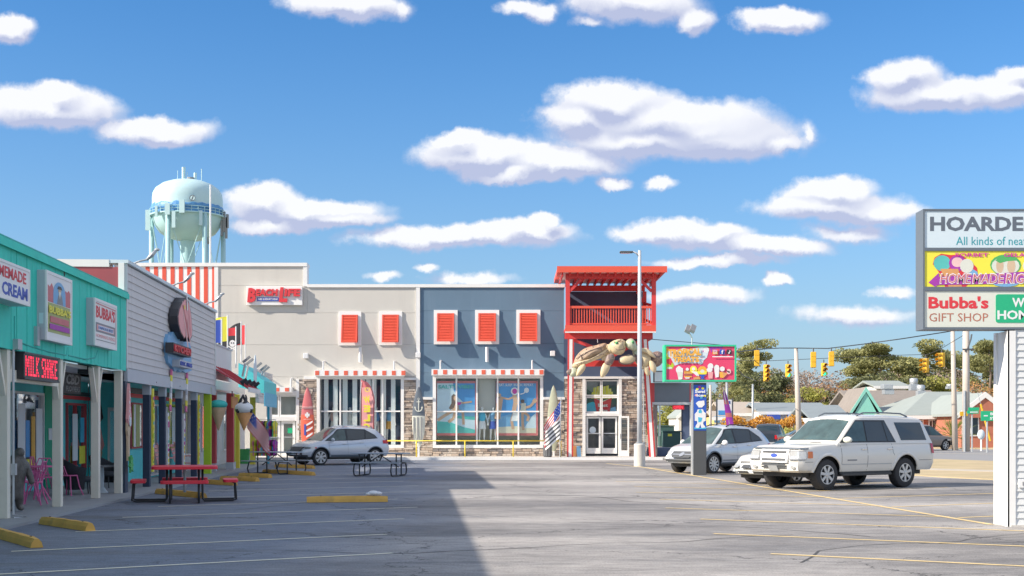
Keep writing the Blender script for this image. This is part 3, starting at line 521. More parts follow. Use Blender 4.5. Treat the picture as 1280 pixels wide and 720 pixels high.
def mannequin(loc,label,arm=.35,top=None,low=None,rz=0):
    t=thing('mannequin',label,'mannequin',loc,rz,'mannequins in the shop windows')
    z=0
    ch=[[(0,0,.95,.13),(0,0,1.12,.10),(0,.01,1.32,.14),(0,0,1.46,.07),(0,0,1.56,.045),(0,-.02,1.66,.085),(0,-.01,1.76,.07)],
        [0,(.09,0,.86,.09),(.11,-.01,.5,.055),(.11,.01,.1,.035),(.11,-.1,.04,.035)],[0,(-.09,0,.86,.09),(-.13,-.04,.5,.055),(-.14,.02,.1,.035),(-.14,-.08,.04,.035)],
        [2,(.17,0,1.40,.05),(.25,.02,1.12,.038),(.25+arm*.2,-.1,.88,.028),(.27+arm*.2,-.13,.80,.03)],[2,(-.17,0,1.40,.05),(-.26,.02,1.12,.038),(-.24-arm*.2,-.06,.88,.028),(-.24-arm*.2,-.09,.80,.03)]]
    skin('figure','white_paint',t,ch)
    if top: MB().lathe([(.13,1.0),(.165,1.1),(.19,1.3),(.17,1.42),(.08,1.49)],14).build('shirt',top,t,smooth=True).scale=(1,.72,1)
    if low:  MB().lathe([(.2,.62),(.19,.8),(.15,1.02)],14).build('shorts',low,t,smooth=True).scale=(1.05,.75,1)
    return t
# window display figures
for px,y,lb,tp,lw in ((414,1.3,'mannequin in pale floral dress at the left of the striped display window','light_pink',None),(436,.95,'mannequin in white dress second from left in the striped display window','ink_white','ink_white'),(469,1.,'mannequin in bright blue shirt just right of the welcome banner','sky_print_deep',None),(486,.9,'mannequin in blue top and orange shorts behind the striped display window','sky_print','ink_orange'),(602.5,.75,'mannequin in turquoise tank top and white shorts between two posters','panel_cyan','ink_white'),(616.5,.8,'mannequin in blue jacket beside the beach play poster','sky_print','ink_blue')):
    mannequin((BX(px),66+y-.4,.9),lb,.3,tp,lw)
# ------------------------------------------------------------------ shops in the row
def shopface(name,label,s0): return thing(name,label,'building',row(s0),ROT)
def X_(px,out,s0): return P(px,533,out)[0]-s0
def Z_(px,py,out): return P(px,py,out)[1]
def rowthing(name,label,cat,px,out,z=0,group=None,rz=0): s,_=P(px,533,out); return thing(name,label,cat,row(s,out,z),ROT+rz,group)
# teal shop
s0=4.; g=shopface('teal_shop','teal board fronted ice cream shop at the near left',s0); e=31.02-s0
n=int(e/.3); w=e/n; 
pmesh=None
for i in range(n):
    d=random.uniform(0,.014)
    if pmesh is None: o=MB().box(.006,w-.006,-.035,.0,3.0,4.78).build('plank','teal_paint',g); pmesh=o.data
    else: o=bpy.data.objects.new('plank',pmesh); C.objects.link(o); o.parent=g
    o.location=(i*w,-d,random.uniform(-.012,.0))
bx('fascia_core','teal_trim',g,0,e,.004,.3,3.02,4.8)
bx('coping','teal_trim',g,0,e+.03,-.09,.4,4.76,4.9); bx('coping_lip','teal_paint',g,0,e+.05,-.11,-.092,4.72,4.86)
bx('roof','asphalt_roof',g,0,e-.01,.31,14,4.3,4.45); bx('canopy_ceiling','white_paint',g,0,e+6.5,.31,2.52,2.93,3.0)
zb=3.0
# back wall at 2.5 in, with openings
def wall_with(par,m,x0,x1,y,z1,ops,th=.15,z0=.05):
    b=MB(); xs=x0
    for a_,c1,q0,q1 in sorted(ops):
        if a_>xs: b.box(xs,a_,y,y+th,z0,z1)
        if q0>z0: b.box(a_,c1,y,y+th,z0,q0)
        if q1<z1: b.box(a_,c1,y,y+th,q1,z1)
        xs=c1
    if xs<x1: b.box(xs,x1,y,y+th,z0,z1)
    return b.build('wall',m,par)
def win(par,x0,x1,z0,z1,y,m='white_trim',vx=(),nm='window',gl='shop_glass',w=.06):
    b=MB(); b.box(x0,x0+w,y-.04,y+.1,z0,z1).box(x1-w,x1,y-.04,y+.1,z0,z1).box(x0+w,x1-w,y-.04,y+.1,z0,z0+w).box(x0+w,x1-w,y-.04,y+.1,z1-w,z1)
    for v in vx: b.box(v-.025,v+.025,y-.02,y+.08,z0+w,z1-w)
    o=b.build(nm,m,par); bx('pane',gl,o,x0+w,x1-w,y+.03,y+.038,z0+w,z1-w); return o
ops=[(a_-s0,c1-s0,q0,q1) for a_,c1,q0,q1 in ((16,19,.5,2.5),(22.5,25.5,.1,2.5),(27.2,30.1,.3,2.5),(30.4,33.05,.3,2.5),(35.2,37.2,.4,2.3))]
wall_with(g,'turquoise',0,37.6-s0,2.52,3.0,ops)
for i,(a_,c1,q0,q1) in enumerate(ops): win(g,a_,c1,q0,q1,2.5,['white_trim','teal_paint','white_trim','white_trim','post_red'][i],[(a_+c1)/2] if i!=3 else [])
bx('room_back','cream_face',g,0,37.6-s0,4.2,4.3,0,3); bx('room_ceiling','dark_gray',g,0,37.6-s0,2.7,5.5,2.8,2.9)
bx('wall_band','green_shop',g,33.15-s0,34.1-s0,2.47,2.5,.06,2.9); bx('wall_notice','ink_white',g,33.4-s0,33.75-s0,2.45,2.465,1.3,1.6); bx('wall_band','ink_black',g,34.3-s0,37.5-s0,2.44,2.5,2.52,2.62); bx('wall_band','ink_red',g,34.3-s0,37.5-s0,2.43,2.5,2.40,2.5)
for x,z,m,hh,w_ in ((27.5,.6,'ink_white',1.5,.5),(28.2,.9,'sky_print_deep',1.1,.4),(29.0,.5,'panel_cyan',.6,.5),(30.7,.5,'ink_white',1.7,.55),(31.3,.9,'sky_print_deep',.9,.3),(31.75,.6,'ink_orange',1.3,.3),(32.15,.5,'ink_white',1.6,.5),(31.0,.6,'ink_yellow',.25,.9),(35.5,.7,'ink_white',1.3,.5),(36.2,.6,'ink_yellow',.5,.6),(36.3,1.2,'panel_cyan',.7,.4)): bx('poster_reflection',m,g,x-s0,x-s0+w_,2.40,2.415-.004*(m=='ink_yellow'),z,z+hh)  # bright sheets on the panes, posters doubling as painted reflections
# return wall that steps out after the teal shop
rw=shopface('turquoise_shop_wall','turquoise wall with window and hanging cut-outs behind the black wicker chairs',37.6)
bx('wall','turquoise',rw,-.0,.15,1.31,2.5,.05,2.95,); bx('door','white_trim',rw,-.05,-.003,1.45,1.95,.06,2.2); bx('door_pane','shop_glass',rw,-.06,-.052,1.52,1.88,.5,2.1)
pc=MB(); pc.prism([(2.18,2.5),(2.08,1.9),(2.18,1.75),(2.28,1.9)],-.05,-.02,0,'x'); pc.build('hanging_cutout','ink_black',rw); MB().prism([(2.18,1.72),(2.05,1.1),(2.18,.8),(2.31,1.1)],-.05,-.02,0,'x').build('hanging_cutout','soft_pink',rw); MB().prism([(2.18,1.05),(2.1,.9),(2.18,.4),(2.26,.9)],-.055,-.051,0,'x').build('hanging_cutout','cone_tan',rw)
# posts with braces
for i,(px,h) in enumerate(((5,3.0),(72,3.0),(119.5,3.0),(148,3.0))):
    t=rowthing('porch_post',['cream timber porch post at the left picture edge with gray conduit','cream timber porch post under the red lettered screen','cream timber porch post in front of the black wicker chairs','cream timber porch post at the teal shop corner'][i],'post',px,-.08,.05,'cream posts of the teal shop porch')
    bx('post','cream_wood',t,-.085,.085,-.085,.085,0,2.94,bev=.008)
    if i<3:
        for sd in (-1,1): MB().bar((sd*.06,.002*sd,2.15),(sd*.42,.002*sd,2.9),.1,.075).build('brace','cream_wood',t)
    if i==0:
        MB().tube([(.12,-.12,0),(.3,-.3,.01),(.12,-.12,.06),(.12,-.12,3.0)],.022,8).build('conduit','galv',t); bx('outlet_box','galv',t,.07,.17,-.17,-.09,.75,.95)
bm=shopface('porch_beam','cream cross beam joining two porch posts under the lettered screen',s0); bm['category']='beam'
bx('beam','cream_wood',bm,X_(8,-.08,s0),X_(70,-.08,s0),.03,.13,Z_(40,480,-.08),Z_(40,466,-.08))
# signs of the teal shop
def signbox(label,pxl,pxr,yt,yb,out,depth,m='sign_gray',fm='white_sun',cat='sign',group=None,frame=.05,face='white_sun'):
    sl,sr=P(pxl,533,out)[0],P(pxr,533,out)[0]; t=thing('shop_sign',label,cat,row(sl,out),ROT,group); w=sr-sl; z1=P(pxl,yt,out)[1]; z0=P(pxl,yb,out)[1]
    bx('sign_box',m,t,0,w,.012,depth,z0,z1,bev=.01); f=MB(); q=frame; f.box(0,q,-.02,.012,z0,z1).box(w-q,w,-.02,.012,z0,z1).box(q,w-q,-.02,.012,z0,z0+q).box(q,w-q,-.02,.012,z1-q,z1); f.build('sign_frame',fm,t)
    bx('sign_face',face,t,q,w-q,-.006,.012,z0+q,z1-q); return t,w,z0,z1
t,w,z0,z1=signbox('white lightbox sign with red and blue capital letters at the left picture edge',-20,36.4,315,366,.36,.34,frame=.045)
x0=-.0; text(t,'HOMEMADE',.12,w-.2,z0+(z1-z0)*.56,z0+(z1-z0)*.86,-.008,'ink_red',.004,bold=.02); text(t,'ICE CREAM',.12,w-.12,z0+(z1-z0)*.12,z0+(z1-z0)*.46,-.008,'ink_blue',.004,bold=.03)
t,w,z0,z1=signbox('tall weathered lightbox sign with a bearded man and yellow letters',57,89.2,337,424.5,.2,.18,frame=.055)
H=z1-z0; pc=Pic(-.007,.0015); ix0,ix1=.12,w-.12
pc.rect('olive_print',ix0,ix1,z0+.16,z0+H*.55); pc.poly('border_red',[(ix0,z0+H*.56),(ix0,z0+H*.80),(ix0+w*.07,z0+H*.78),(ix0+w*.14,z0+H*.84),(ix0+w*.2,z0+H*.78),(ix0+w*.2,z0+H*.56)]); pc.poly('border_red',[(ix1,z0+H*.56),(ix1,z0+H*.78),(ix1-w*.06,z0+H*.82),(ix1-w*.13,z0+H*.78),(ix1-w*.2,z0+H*.80),(ix1-w*.22,z0+H*.56)])
cx=w/2; pc.poly('sky_print',[(cx-w*.24,z0+H*.56)]+ellpts(cx,z0+H*.7,w*.24,H*.19,12,PI,0)+[(cx+w*.24,z0+H*.56)]); pc.poly('mid_gray',[(cx-w*.1,z0+H*.56),(cx+w*.14,z0+H*.56),(cx+w*.1,z0+H*.68),(cx+w*.02,z0+H*.74),(cx-w*.06,z0+H*.68)]); pc.ell('tan',cx,z0+H*.76,w*.06,H*.035,10); pc.poly('cream_wood',[(cx-w*.05,z0+H*.75),(cx+w*.05,z0+H*.75),(cx,z0+H*.64)]); pc.poly('dark_gray',[(cx-w*.1,z0+H*.785),(cx+w*.1,z0+H*.785),(cx+w*.05,z0+H*.83),(cx-w*.05,z0+H*.83)])
pc.rect('border_red',ix0+.12,ix1-.12,z0+H*.27,z0+H*.36); pc.rect('ink_purple',ix0+.08,ix1-.08,z0+H*.17,z0+H*.25); pc.build('picture',t)
text(t,"BUBBA'S",ix0+.02,ix1-.02,z0+H*.40,z0+H*.51,-.028,'ink_yellow',.004,bold=.03); bx('inspection_sticker','pale_face',t,-.002,.0005,.04,.12,z0+.3,z0+.5)
t,w,z0,z1=signbox('smaller square lightbox sign with red capital letters beside the teal shop corner',117.6,145.2,371.8,431.4,.2,.18,frame=.06)
H=z1-z0; text(t,"BUBBA'S",.14,w-.16,z0+H*.60,z0+H*.86,-.008,'ink_red',.004,bold=.03); pc=Pic(-.007,.0015); pc.rect('mid_gray',.12,w-.14,z0+H*.30,z0+H*.50).rect('soft_pink',.22,w-.24,z0+H*.34,z0+H*.46).rect('pale_face',.32,w-.3,z0+H*.35,z0+H*.45).rect('mid_gray',.12,w-.14,z0+H*.13,z0+H*.145); pc.line('border_red',[(.10,z1-.1),(w-.1,z1-.12),(w-.1,z0+.14)],.02); pc.build('picture',t)
text(t,'FAMOUS BEST',.34,w-.32,z0+H*.37,z0+H*.43,-.015,'ink_blue',.003); text(t,'HOMEMADE FUDGE',.14,w-.16,z0+H*.19,z0+H*.26,-.008,'soft_pink',.003)
# led screen
sl,sr=P(30,533,.1)[0],P(73.6,533,.1)[0]; t=thing('led_sign','black electronic screen with red dot letters under the teal fascia','sign',row(sl,.1),ROT); w=sr-sl; z1=P(30,439.4,.1)[1]; z0=P(30,473.5,.1)[1]
bx('screen_case','black_metal',t,0,w,0,.16,z0,z1,bev=.01); bx('screen_rim','dark_gray',t,.0,w,-.02,-.001,z1-.03,z1); bx('screen_rim','dark_gray',t,.0,w,-.02,-.001,z0,z0+.03)
FONT={'M':['10001','11011','10101','10101','10001','10001','10001'],'I':['111','010','010','010','010','010','111'],'L':['1000','1000','1000','1000','1000','1000','1111'],'K':['1001','1010','1100','1000','1100','1010','1001'],'S':['0111','1000','1000','0110','0001','0001','1110'],'H':['1001','1001','1001','1111','1001','1001','1001'],'A':['0110','1001','1001','1111','1001','1001','1001'],'E':['1111','1000','1000','1110','1000','1000','1111'],' ':['00']*7}
cols=''; rows7=['']*7
for ch in 'MILK SHAKE':
    for r_ in range(7): rows7[r_]+=FONT[ch][r_]+'0'
nc_=len(rows7[0]); dx=(w-.16)/nc_; dz=(z1-z0-.12)/7; b=MB()
for r_ in range(7):
    for c_ in range(nc_):
        if rows7[r_][c_]=='1': x=.08+c_*dx; z=z1-.06-(r_+1)*dz; b.box(x+dx*.02,x+dx*.98,-.006,-.001,z+dz*.08,z+dz*.9)
b.build('lit_dots','led_red',t,kind='stuff')
t=rowthing('speaker_box','small black box hanging under the teal porch ceiling','speaker',108,-.4,0); z=P(108,461,-.4)[1]; bx('case','black_metal',t,-.3,.3,-.12,.12,z-.12,z+.12,bev=.01); bx('hanger','black_metal',t,-.02,.02,-.02,.02,z+.121,2.93)
t=rowthing('shop_sign','dim gray sign with raised silver letters inside the teal porch','sign',79,-1.2,0); w=P(101,533,-1.2)[0]-P(79,533,-1.2)[0]; zt=P(90,465,-1.2)[1]; zb_=P(90,492,-1.2)[1]
bx('sign_board','dark_gray',t,0,w,0,.05,zb_,zt); text(t,'CBD',.15*w,.9*w,zb_+(zt-zb_)*.42,zt-.06,-.002,'galv',.01,bold=.03,shear=.2); text(t,'FLOWERS',.15*w,.9*w,zb_+.05,zb_+(zt-zb_)*.34,-.002,'galv',.01)
# electrical boxes and wires on the fascia
t=rowthing('fascia_conduit','gray junction box and cable run across the teal fascia','conduit',18,.03,0)
S=lambda px,py:(P(px,533,.03)[0]-P(18,533,.03)[0],-.01,P(px,py,.03)[1])
MB().box(-.12,.12,-.1,0,S(18,437)[2],S(18,424)[2]).build('junction_box','galv',t); MB().tube([S(17,395),S(17,424)],.015,6).build('cable','teal_trim',t); MB().tube([S(20,426),S(40,434),S(60,440),S(82,444),S(83,434)],.014,6).build('cable','teal_trim',t); MB().tube([S(84,444),S(106,449),S(118,447),S(121,438)],.018,6).build('cable','teal_trim',t); MB().box(S(43,433)[0]-.08,S(43,433)[0]+.08,-.08,0,S(43,432)[2],S(43,408)[2]).build('junction_box','galv',t)
MB().tube([S(-40,250),S(0,300),S(60,327),S(79,333),S(152,364)],.012,6).build('cable','dark_gray',t); MB().tube([S(79,333),S(79.5,345)],.02,6).build('cable','dark_gray',t)
# ---- white sided shop
s1=31.06; g=shopface('white_sided_shop','shop with weathered white lap siding fascia and dark porch posts',s1); e=44.6-s1
nb=14; hb=(5.56-3.08)/nb
pm=MB().add([(x,y,z) for x in (0.12,e-.1) for y,z in ((-.012,hb+.008),(-.035,.0),(.0,.0),(0,hb+.008))],[(0,1,2,3),(7,6,5,4),(0,4,5,1),(1,5,6,2),(2,6,7,3),(3,7,4,0)])
o=pm.build('siding_board','lap_siding',g); me=o.data; o.location=(0,0,3.08)
for i in range(1,nb): o=bpy.data.objects.new('siding_board',me); C.objects.link(o); o.parent=g; o.location=(random.uniform(-.003,.003),-random.uniform(0,.006),3.08+i*hb)
bx('fascia_core','lap_siding',g,.02,e-.02,.004,.25,3.06,5.56); bx('corner_board','lap_siding_white',g,-.0,.12,-.05,.0,3.06,5.6); bx('corner_board','lap_siding_white',g,e-.1,e,-.05,.0,3.06,5.6)
bx('trim_board','sign_gray',g,0,e,-.07,.02,2.74,3.055); bx('coping','pale_face',g,-.05,e+.05,-.1,.35,5.6,5.68)
bx('end_panel','maroon_panel',g,-.04,.0,.14,10,4.5,5.5); bx('end_trim','white_trim',g,-.055,-.0,.0,.14,4.5,5.6); bx('end_trim','white_trim',g,-.06,.34,.355,10,5.505,5.68); bx('roof','asphalt_roof',g,.02,e-.02,.36,12,4.6,4.7)
bx('canopy_ceiling','white_paint',g,.0,e,.03,1.5,2.93,3.0); 
for sb in (0,1): bx('bolt_row','dark_gray',g,e*.25*(sb+1),e*.25*(sb+1)+.03,-.08,-.07,2.82,2.85)
ops=[(6.4,8.4,1.0,2.35),(9.0,10.4,.1,2.35),(11.0,13.2,.9,2.4)]
wall_with(g,'turquoise',6.0,e,1.3,2.95,ops)
for i,(a_,c1,q0,q1) in enumerate(ops): win(g,a_,c1,q0,q1,1.28,['post_red','white_trim','lime'][i],[(a_+c1)/2])
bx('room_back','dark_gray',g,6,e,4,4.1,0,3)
for x,m,w_ in ((6.5,'ink_white',.25),(6.8,'olive_print',.5),(7.6,'border_red',.2),(7.9,'ink_white',.3),(9.1,'ink_white',.3),(9.9,'panel_cyan',.35),(11.1,'ink_white',.4),(11.6,'olive_print',.4),(12.3,'cloud_print',.6)): bx('window_decal',m,g,x,x+w_,1.20,1.212,1.05,2.3)
bx('wall_band','ink_red',g,6,e,1.24,1.28,2.5,2.62); bx('wall_band','dark_gray',g,6,e,1.24,1.28,2.64,2.78)
# posts with painted totem boards
cols_=['ink_yellow','sky_print','ink_white','ink_orange','ink_magenta','sea_print','ink_yellow','border_red','cloud_print','lime','ink_orange','ink_purple']
for i,(px,lb) in enumerate(((183.5,'first navy porch post with painted bird board, nearest the pink cut-out'),(203,'second navy porch post with slanted yellow and pink board'),(223.5,'third navy porch post with slanted yellow and pink board'),(242.5,'fourth navy porch post with painted board, nearest the lime post'))):
    t=rowthing('porch_post',lb,'post',px,-.1,.04,'navy posts of the white sided shop'); bx('post','navy_post',t,-.09,.09,-.09,.09,0,2.7,bev=.008); bx('post_cap','sign_gray',t,-.1,.1,-.1,.1,2.45,2.7)
    b=MB(); z=.45; k2=i; top=2.62 if i in (0,3) else 2.0; ms=cols_
    bd=bx('painted_board','ink_white' if i in(1,2) else 'ink_yellow',t,.12,.3,-.13,-.09,.4,top)
    pc=Pic(-.131,.001); r=random.Random(i+3); zz=.45
    while zz<top-.2:
        m=r.choice(ms); h=r.uniform(.08,.2)
        if r.random()<.5: pc.ell(m,.21+r.uniform(-.02,.02),zz+h/2,.07,h*.45,8)
        else: pc.poly(m,[(.13,zz),(.29,zz+r.uniform(-.03,.03)),(.29,zz+h),(.13,zz+h*.8)])
        if r.random()<.5: pc.ell('ink_black',.21,zz+h/2,.025,.03,6)
        zz+=h+.02
    pc.build('painted_figure',t)
    if i in (1,2):
        q=MB(); r2=Matrix.Rotation(R(9),4,'Y'); tr=Matrix.Translation((.21,-.18,2.1))@r2
        for j,m in enumerate(('pink','ink_yellow','ink_white','sign_gray','ink_white','ink_yellow','pink')): MB().box(-.085,.085,-.02,.02,j*.17-.05,j*.17+.118,mat=tr).build('board_segment',m,t)
t=rowthing('porch_post','bright lime green square post at the far end of the white shop','post',259.5,-.05,.04); bx('post','lime',t,-.1,.1,-.12,.12,0,2.95,bev=.008)
# oval sign cluster
t=rowthing('shop_sign','oval meat shaped sign above red lettered blue backing on white siding','sign',215,.0,0)
sb=P(215,533,.0)[0]; q=lambda zx,zy,out:(P(200+zx/6,350+zy/6,out)[0]-sb,P(200+zx/6,350+zy/6,out)[1])
pts=[q(*p,.3) for p in ((185,132),(160,165),(140,215),(130,270),(135,330),(150,390),(170,425),(180,445),(188,425),(198,458),(210,430),(222,462),(232,440),(240,425),(242,370),(238,300),(230,230),(218,170),(203,140))]
MB().prism(pts,-.3,-.05).build('oval_panel','ink_black',t); cxm=sum(p[0] for p in pts)/len(pts); czm=sum(p[1] for p in pts)/len(pts)
MB().prism([((x-cxm)*.9+cxm,(z-czm)*.93+czm) for x,z in pts],-.312,-.3).build('oval_face','soft_pink',t)
pc=Pic(-.313,.0015); H=2.2
for dx_,dz_,a_ in ((-.5,.35,.9),(-.3,.1,.8),(-.1,-.2,.7),(.15,-.4,.6),(.35,-.1,.5)): pc.line('light_pink',[(cxm+dx_*.9-.15,czm+dz_+.25),(cxm+dx_*.9,czm+dz_-.1),(cxm+dx_*.9+.3,czm+dz_-.5)],.07)
pc.line('border_red',[(cxm-.6,czm+.5),(cxm-.1,czm+.1),(cxm+.5,czm-.5)],.06); pc.line('ink_white',[(cxm,czm+.9),(cxm+.1,czm+.4)],.16); pc.ell('ink_yellow',cxm-.35,czm+.45,.08,.07,8); pc.line('border_red',[(cxm+.1,czm+.7),(cxm+.4,czm+.2),(cxm+.6,czm-.3)],.05); pc.build('oval_print',t)
q2=lambda zx,zy,out:(P(195+zx/12,410+zy/12,out)[0]-sb,P(195+zx/12,410+zy/12,out)[1])
MB().prism([q2(*p,.12) for p in ((190,90),(215,120),(240,60),(280,50),(320,130),(400,190),(520,230),(530,420),(535,640),(440,670),(400,640),(360,665),(330,620),(280,650),(240,570),(190,520),(170,380),(165,200))],-.12,-.02).build('backing_panel','sky_print',t)
def lb(zx0,zy0,zx1,zy1,out,m,s,tm,nm):
    a_=q2(zx0,zy0,out); c1=q2(zx1,zy1,out); x0,x1,zh,zl=a_[0],c1[0],a_[1],q2(zx0,zy1,out)[1]; o=bx(nm,m,t,x0,x1,-out,-.12,min(zl,zh)-.0,max(zl,zh)); text(t,s,x0+.04,x1-.04,min(zl,zh)+.04,max(zl,zh)-.04,-out,tm,.03,bold=.04,shear=.1)
lb(262,215,520,368,.34,'ink_black','KITCHEN','ink_red','letter_box'); lb(358,470,535,575,.34,'sign_gray','EST. 1986','ink_blue','letter_box')
# roof flood arms
for i,(pxs) in enumerate((((169,335),(184,331),(190,322),(197,313)),((217,363),(232,358),(236,352),(241,342)),((258,383),(268,379),(271,373),(276,363)))):
    s_,z_=P(pxs[0][0],pxs[0][1],.1); t=thing('sign_lamp',['gooseneck sign lamp over the near end of the white siding','gooseneck sign lamp above the oval sign','gooseneck sign lamp at the far end of the white siding'][i],'lamp',row(s_,.1,5.66),ROT,'gooseneck lamps over the white shop fascia')
    MB().tube([(0,.1,0),(0,-.1,.08),(.03,-.28,.13)],.022,8).build('arm','galv',t); MB().tube([(.03,-.27,.12),(.05,-.4,.25),(.06,-.5,.36)],[.05,.075,.05],8,sc=(1.1,.7)).build('lamp_head','galv',t,smooth=True); MB().ell((.06,-.52,.38),(.05,.07,.04),10).build('lens','lamp_clear',t,smooth=True)
# ---- maroon awning shop
s2=44.6; g=shopface('awning_shop','small shop with pale weathered parapet and maroon metal awning',s2); e2=P(298,533,0)[0]-s2
zt1=P(272,437,0)[1]; 
bx('parapet','lap_siding_white',g,.02,e2-2.2,-.05,.1,3.3,P(275,434,0)[1]); bx('parapet_cap','sign_gray',g,0,e2-2.1,-.08,.14,P(275,434,0)[1],P(275,434,0)[1]+.06)
zr=P(270,462,.2)[1]
aw=MB(); x1=P(322,533,1.0)[0]-s2; aw.add([(0,.1,3.75),(x1-1,.1,3.75),(x1-.8,-1.15,3.0),(0,-1.15,3.0),(0,.1,3.70),(x1-1,.1,3.70),(x1-.8,-1.15,2.95),(0,-1.15,2.95)],[(0,1,2,3),(7,6,5,4),(3,2,6,7),(0,3,7,4),(1,5,6,2),(0,4,5,1)]); aw.build('awning','post_red',g); bx('awning_fascia','white_trim',g,0,x1-.75,-1.2,-1.16,2.85,3.02)
for k2 in range(8): MB().bar((.1+k2*(x1-1)/7,.05,3.8),(.1+k2*(x1-.9)/7,-1.12,3.03),.03,.04).build('awning_seam','post_red',g)
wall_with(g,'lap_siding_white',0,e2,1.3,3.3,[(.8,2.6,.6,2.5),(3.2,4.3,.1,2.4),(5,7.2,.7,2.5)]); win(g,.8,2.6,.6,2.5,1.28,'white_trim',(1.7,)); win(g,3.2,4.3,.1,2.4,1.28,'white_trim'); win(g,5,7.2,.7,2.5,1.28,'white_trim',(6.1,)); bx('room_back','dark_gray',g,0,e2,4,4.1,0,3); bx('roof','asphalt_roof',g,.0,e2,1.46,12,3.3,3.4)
bx('canopy_ceiling','white_paint',g,0,e2,.0,1.3,2.9,2.96)
MB().bar((.8,-.5,2.9),(.8,-.5,2.3),.04,.04).build('sign_hanger','dark_gray',g); bx('wood_sign','cone_orange',g,.5,1.9,-.55,-.5,2.3,2.7)
for px,m,lb_,wd in ((266.5,'post_red','dark red porch post just right of the lime green post',.14),(288,'post_red','red porch post at the corner of the maroon awning',.16),(291.2,'lime','slim lime post against the red awning post',.1),(296,'post_yellow','yellow porch post right of the lime and red posts',.13),(316,'post_yellow','yellow porch post beside the striped flag',.13)):
    t=rowthing('porch_post',lb_,'post',px,.1 if px>270 else -.3,.04,'coloured posts of the awning shop'); bx('post',m,t,-wd,wd,-wd*.8,wd*.8,.12 if m!='post_yellow' else 0,2.84,bev=.008); 
    if m!='post_yellow': bx('post_foot','sign_gray',t,-wd-.01,wd+.01,-wd*.8-.01,wd*.8+.01,0,.28)
# spot lamps on the awning
for i,px in enumerate((304,309.5,315,320)):
    t=rowthing('spot_lamp',['small black spot lamp on the awning edge, first of four','small black spot lamp on the awning edge, second of four','small black spot lamp on the awning edge, third of four','small black spot lamp on the awning edge, fourth and farthest'][i],'lamp',px,1.05,3.03,'black spot lamps along the maroon awning'); MB().tube([(0,0,0),(0,0,.16)],.03,6).build('stem','black_metal',t); MB().tube([(0,.08,.12),(0,-.12,.25)],[.08,.055],8).build('lamp_head','black_metal',t)
# ---- turquoise hooded shop and beige end shop
s3=P(298,533,0)[0]; g=shopface('turquoise_hooded_shop','shop with bright turquoise box hood and upright surfboard',s3); e3=P(322,533,0)[0]-s3
zt=P(300,452,.9)[1]; b=MB(); b.add([(0,0,3.2),(e3*.72,0,3.2),(e3*.72,-1.0,2.95),(0,-1.0,2.95),(0,0,zt+.25),(e3*.72,0,zt+.25),(e3*.72,-1.0,zt-.45),(0,-1.0,zt-.45)],[(0,1,2,3),(7,6,5,4),(3,2,6,7),(0,3,7,4),(1,5,6,2),(0,4,5,1)]); b.build('hood','turquoise',g); bx('hood_skirt','panel_cyan',g,.0,e3*.72,-1.03,-1.001,2.45,3.0)
wall_with(g,'lap_siding_white',0,e3,1.3,4.6,[(1,3.2,.2,2.4),(4.5,7,.6,2.4)]); win(g,1,3.2,.2,2.4,1.28,'white_trim',(2.1,)); win(g,4.5,7,.6,2.4,1.28,'white_trim',(5.7,)); bx('room_back','dark_gray',g,0,e3,4,4.1,0,3); bx('roof','asphalt_roof',g,0,e3,1.46,12,4.5,4.6)
def surfboard(nm,lb_,loc,rz,Lb,Wb,m,parts,tilt=0,cat='surfboard'):
    t=thing(nm,lb_,cat,loc,rz); f=lambda u:Wb/2*(math.sin(PI*min(1,max(0,(u+.0)))**.86))**.62
    b=MB(); rows=[]; n=26; dz=Lb/n
    for i in range(n+1):
        u=i/n; w=max(.012,f(u)); zc=u*Lb; th=.035*(.4+.6*math.sin(PI*u)); y=-.10*(u-.45)**2*tilt
        rows.append([(-w,y,zc),(-w*.7,y-th,zc),(0,y-th*1.25,zc),(w*.7,y-th,zc),(w,y,zc),(w*.7,y+th,zc),(0,y+th*1.25,zc),(-w*.7,y+th,zc),(-w,y,zc)])
    b.loft(rows); o=b.build('board',m,t,smooth=True)
    for pm,u0,u1 in parts:
        rr=[]
        for i in range(11):
            u=u0+(u1-u0)*i/10; w=max(.01,f(u)); th=.035*(.4+.6*math.sin(PI*u)); y=-.10*(u-.45)**2*tilt; rr.append([(-w*1.004,y-.003,u*Lb),(-w*.7,y-th-.004,u*Lb),(0,y-th*1.25-.005,u*Lb),(w*.7,y-th-.004,u*Lb),(w*1.004,y-.003,u*Lb)])
        MB().loft(rr).build('board_band',pm,t,smooth=True)
    return t,f
t,_=surfboard('surfboard','pale upright surfboard fixed beside the turquoise hood',row(P(319,533,.9)[0],.9,P(319,487,.9)[1]),ROT,P(319,447,.9)[1]-P(319,487,.9)[1]+.1,.7,'pale_face',[])
g=shopface('beige_end_shop','beige sided shop at the far end of the row',P(322,533,0)[0]); e4=62-P(322,533,0)[0]
zt=P(322,461,.0)[1]; nb=12
for i in range(nb): bx('siding_board','lap_siding_white',g,0,e4,-.03+.003*(i%2),.1,2.9+i*(zt-2.9)/nb,2.9+(i+1)*(zt-2.9)/nb-.02)
bx('trim_board','white_trim',g,0,e4,-.06,.12,2.7,2.89); wall_with(g,'lap_siding_white',0,e4,1.3,zt-.1,[(.4,2.2,.6,2.3)]); win(g,.4,2.2,.6,2.3,1.28,'white_trim',(1.3,)); bx('roof','asphalt_roof',g,0,e4,1.46,12,zt-.4,zt-.3); bx('room_back','dark_gray',g,0,e4,4,4.1,0,3)
bx('post','white_trim',g,e4-.2,e4-.05,0,.15,.05,2.69)
t=rowthing('porch_post','thin light blue post before the beachwear entrance','post',335.5,.6,.04); bx('post','panel_cyan',t,-.05,.05,-.05,.05,0,P(335.5,493,.6)[1])
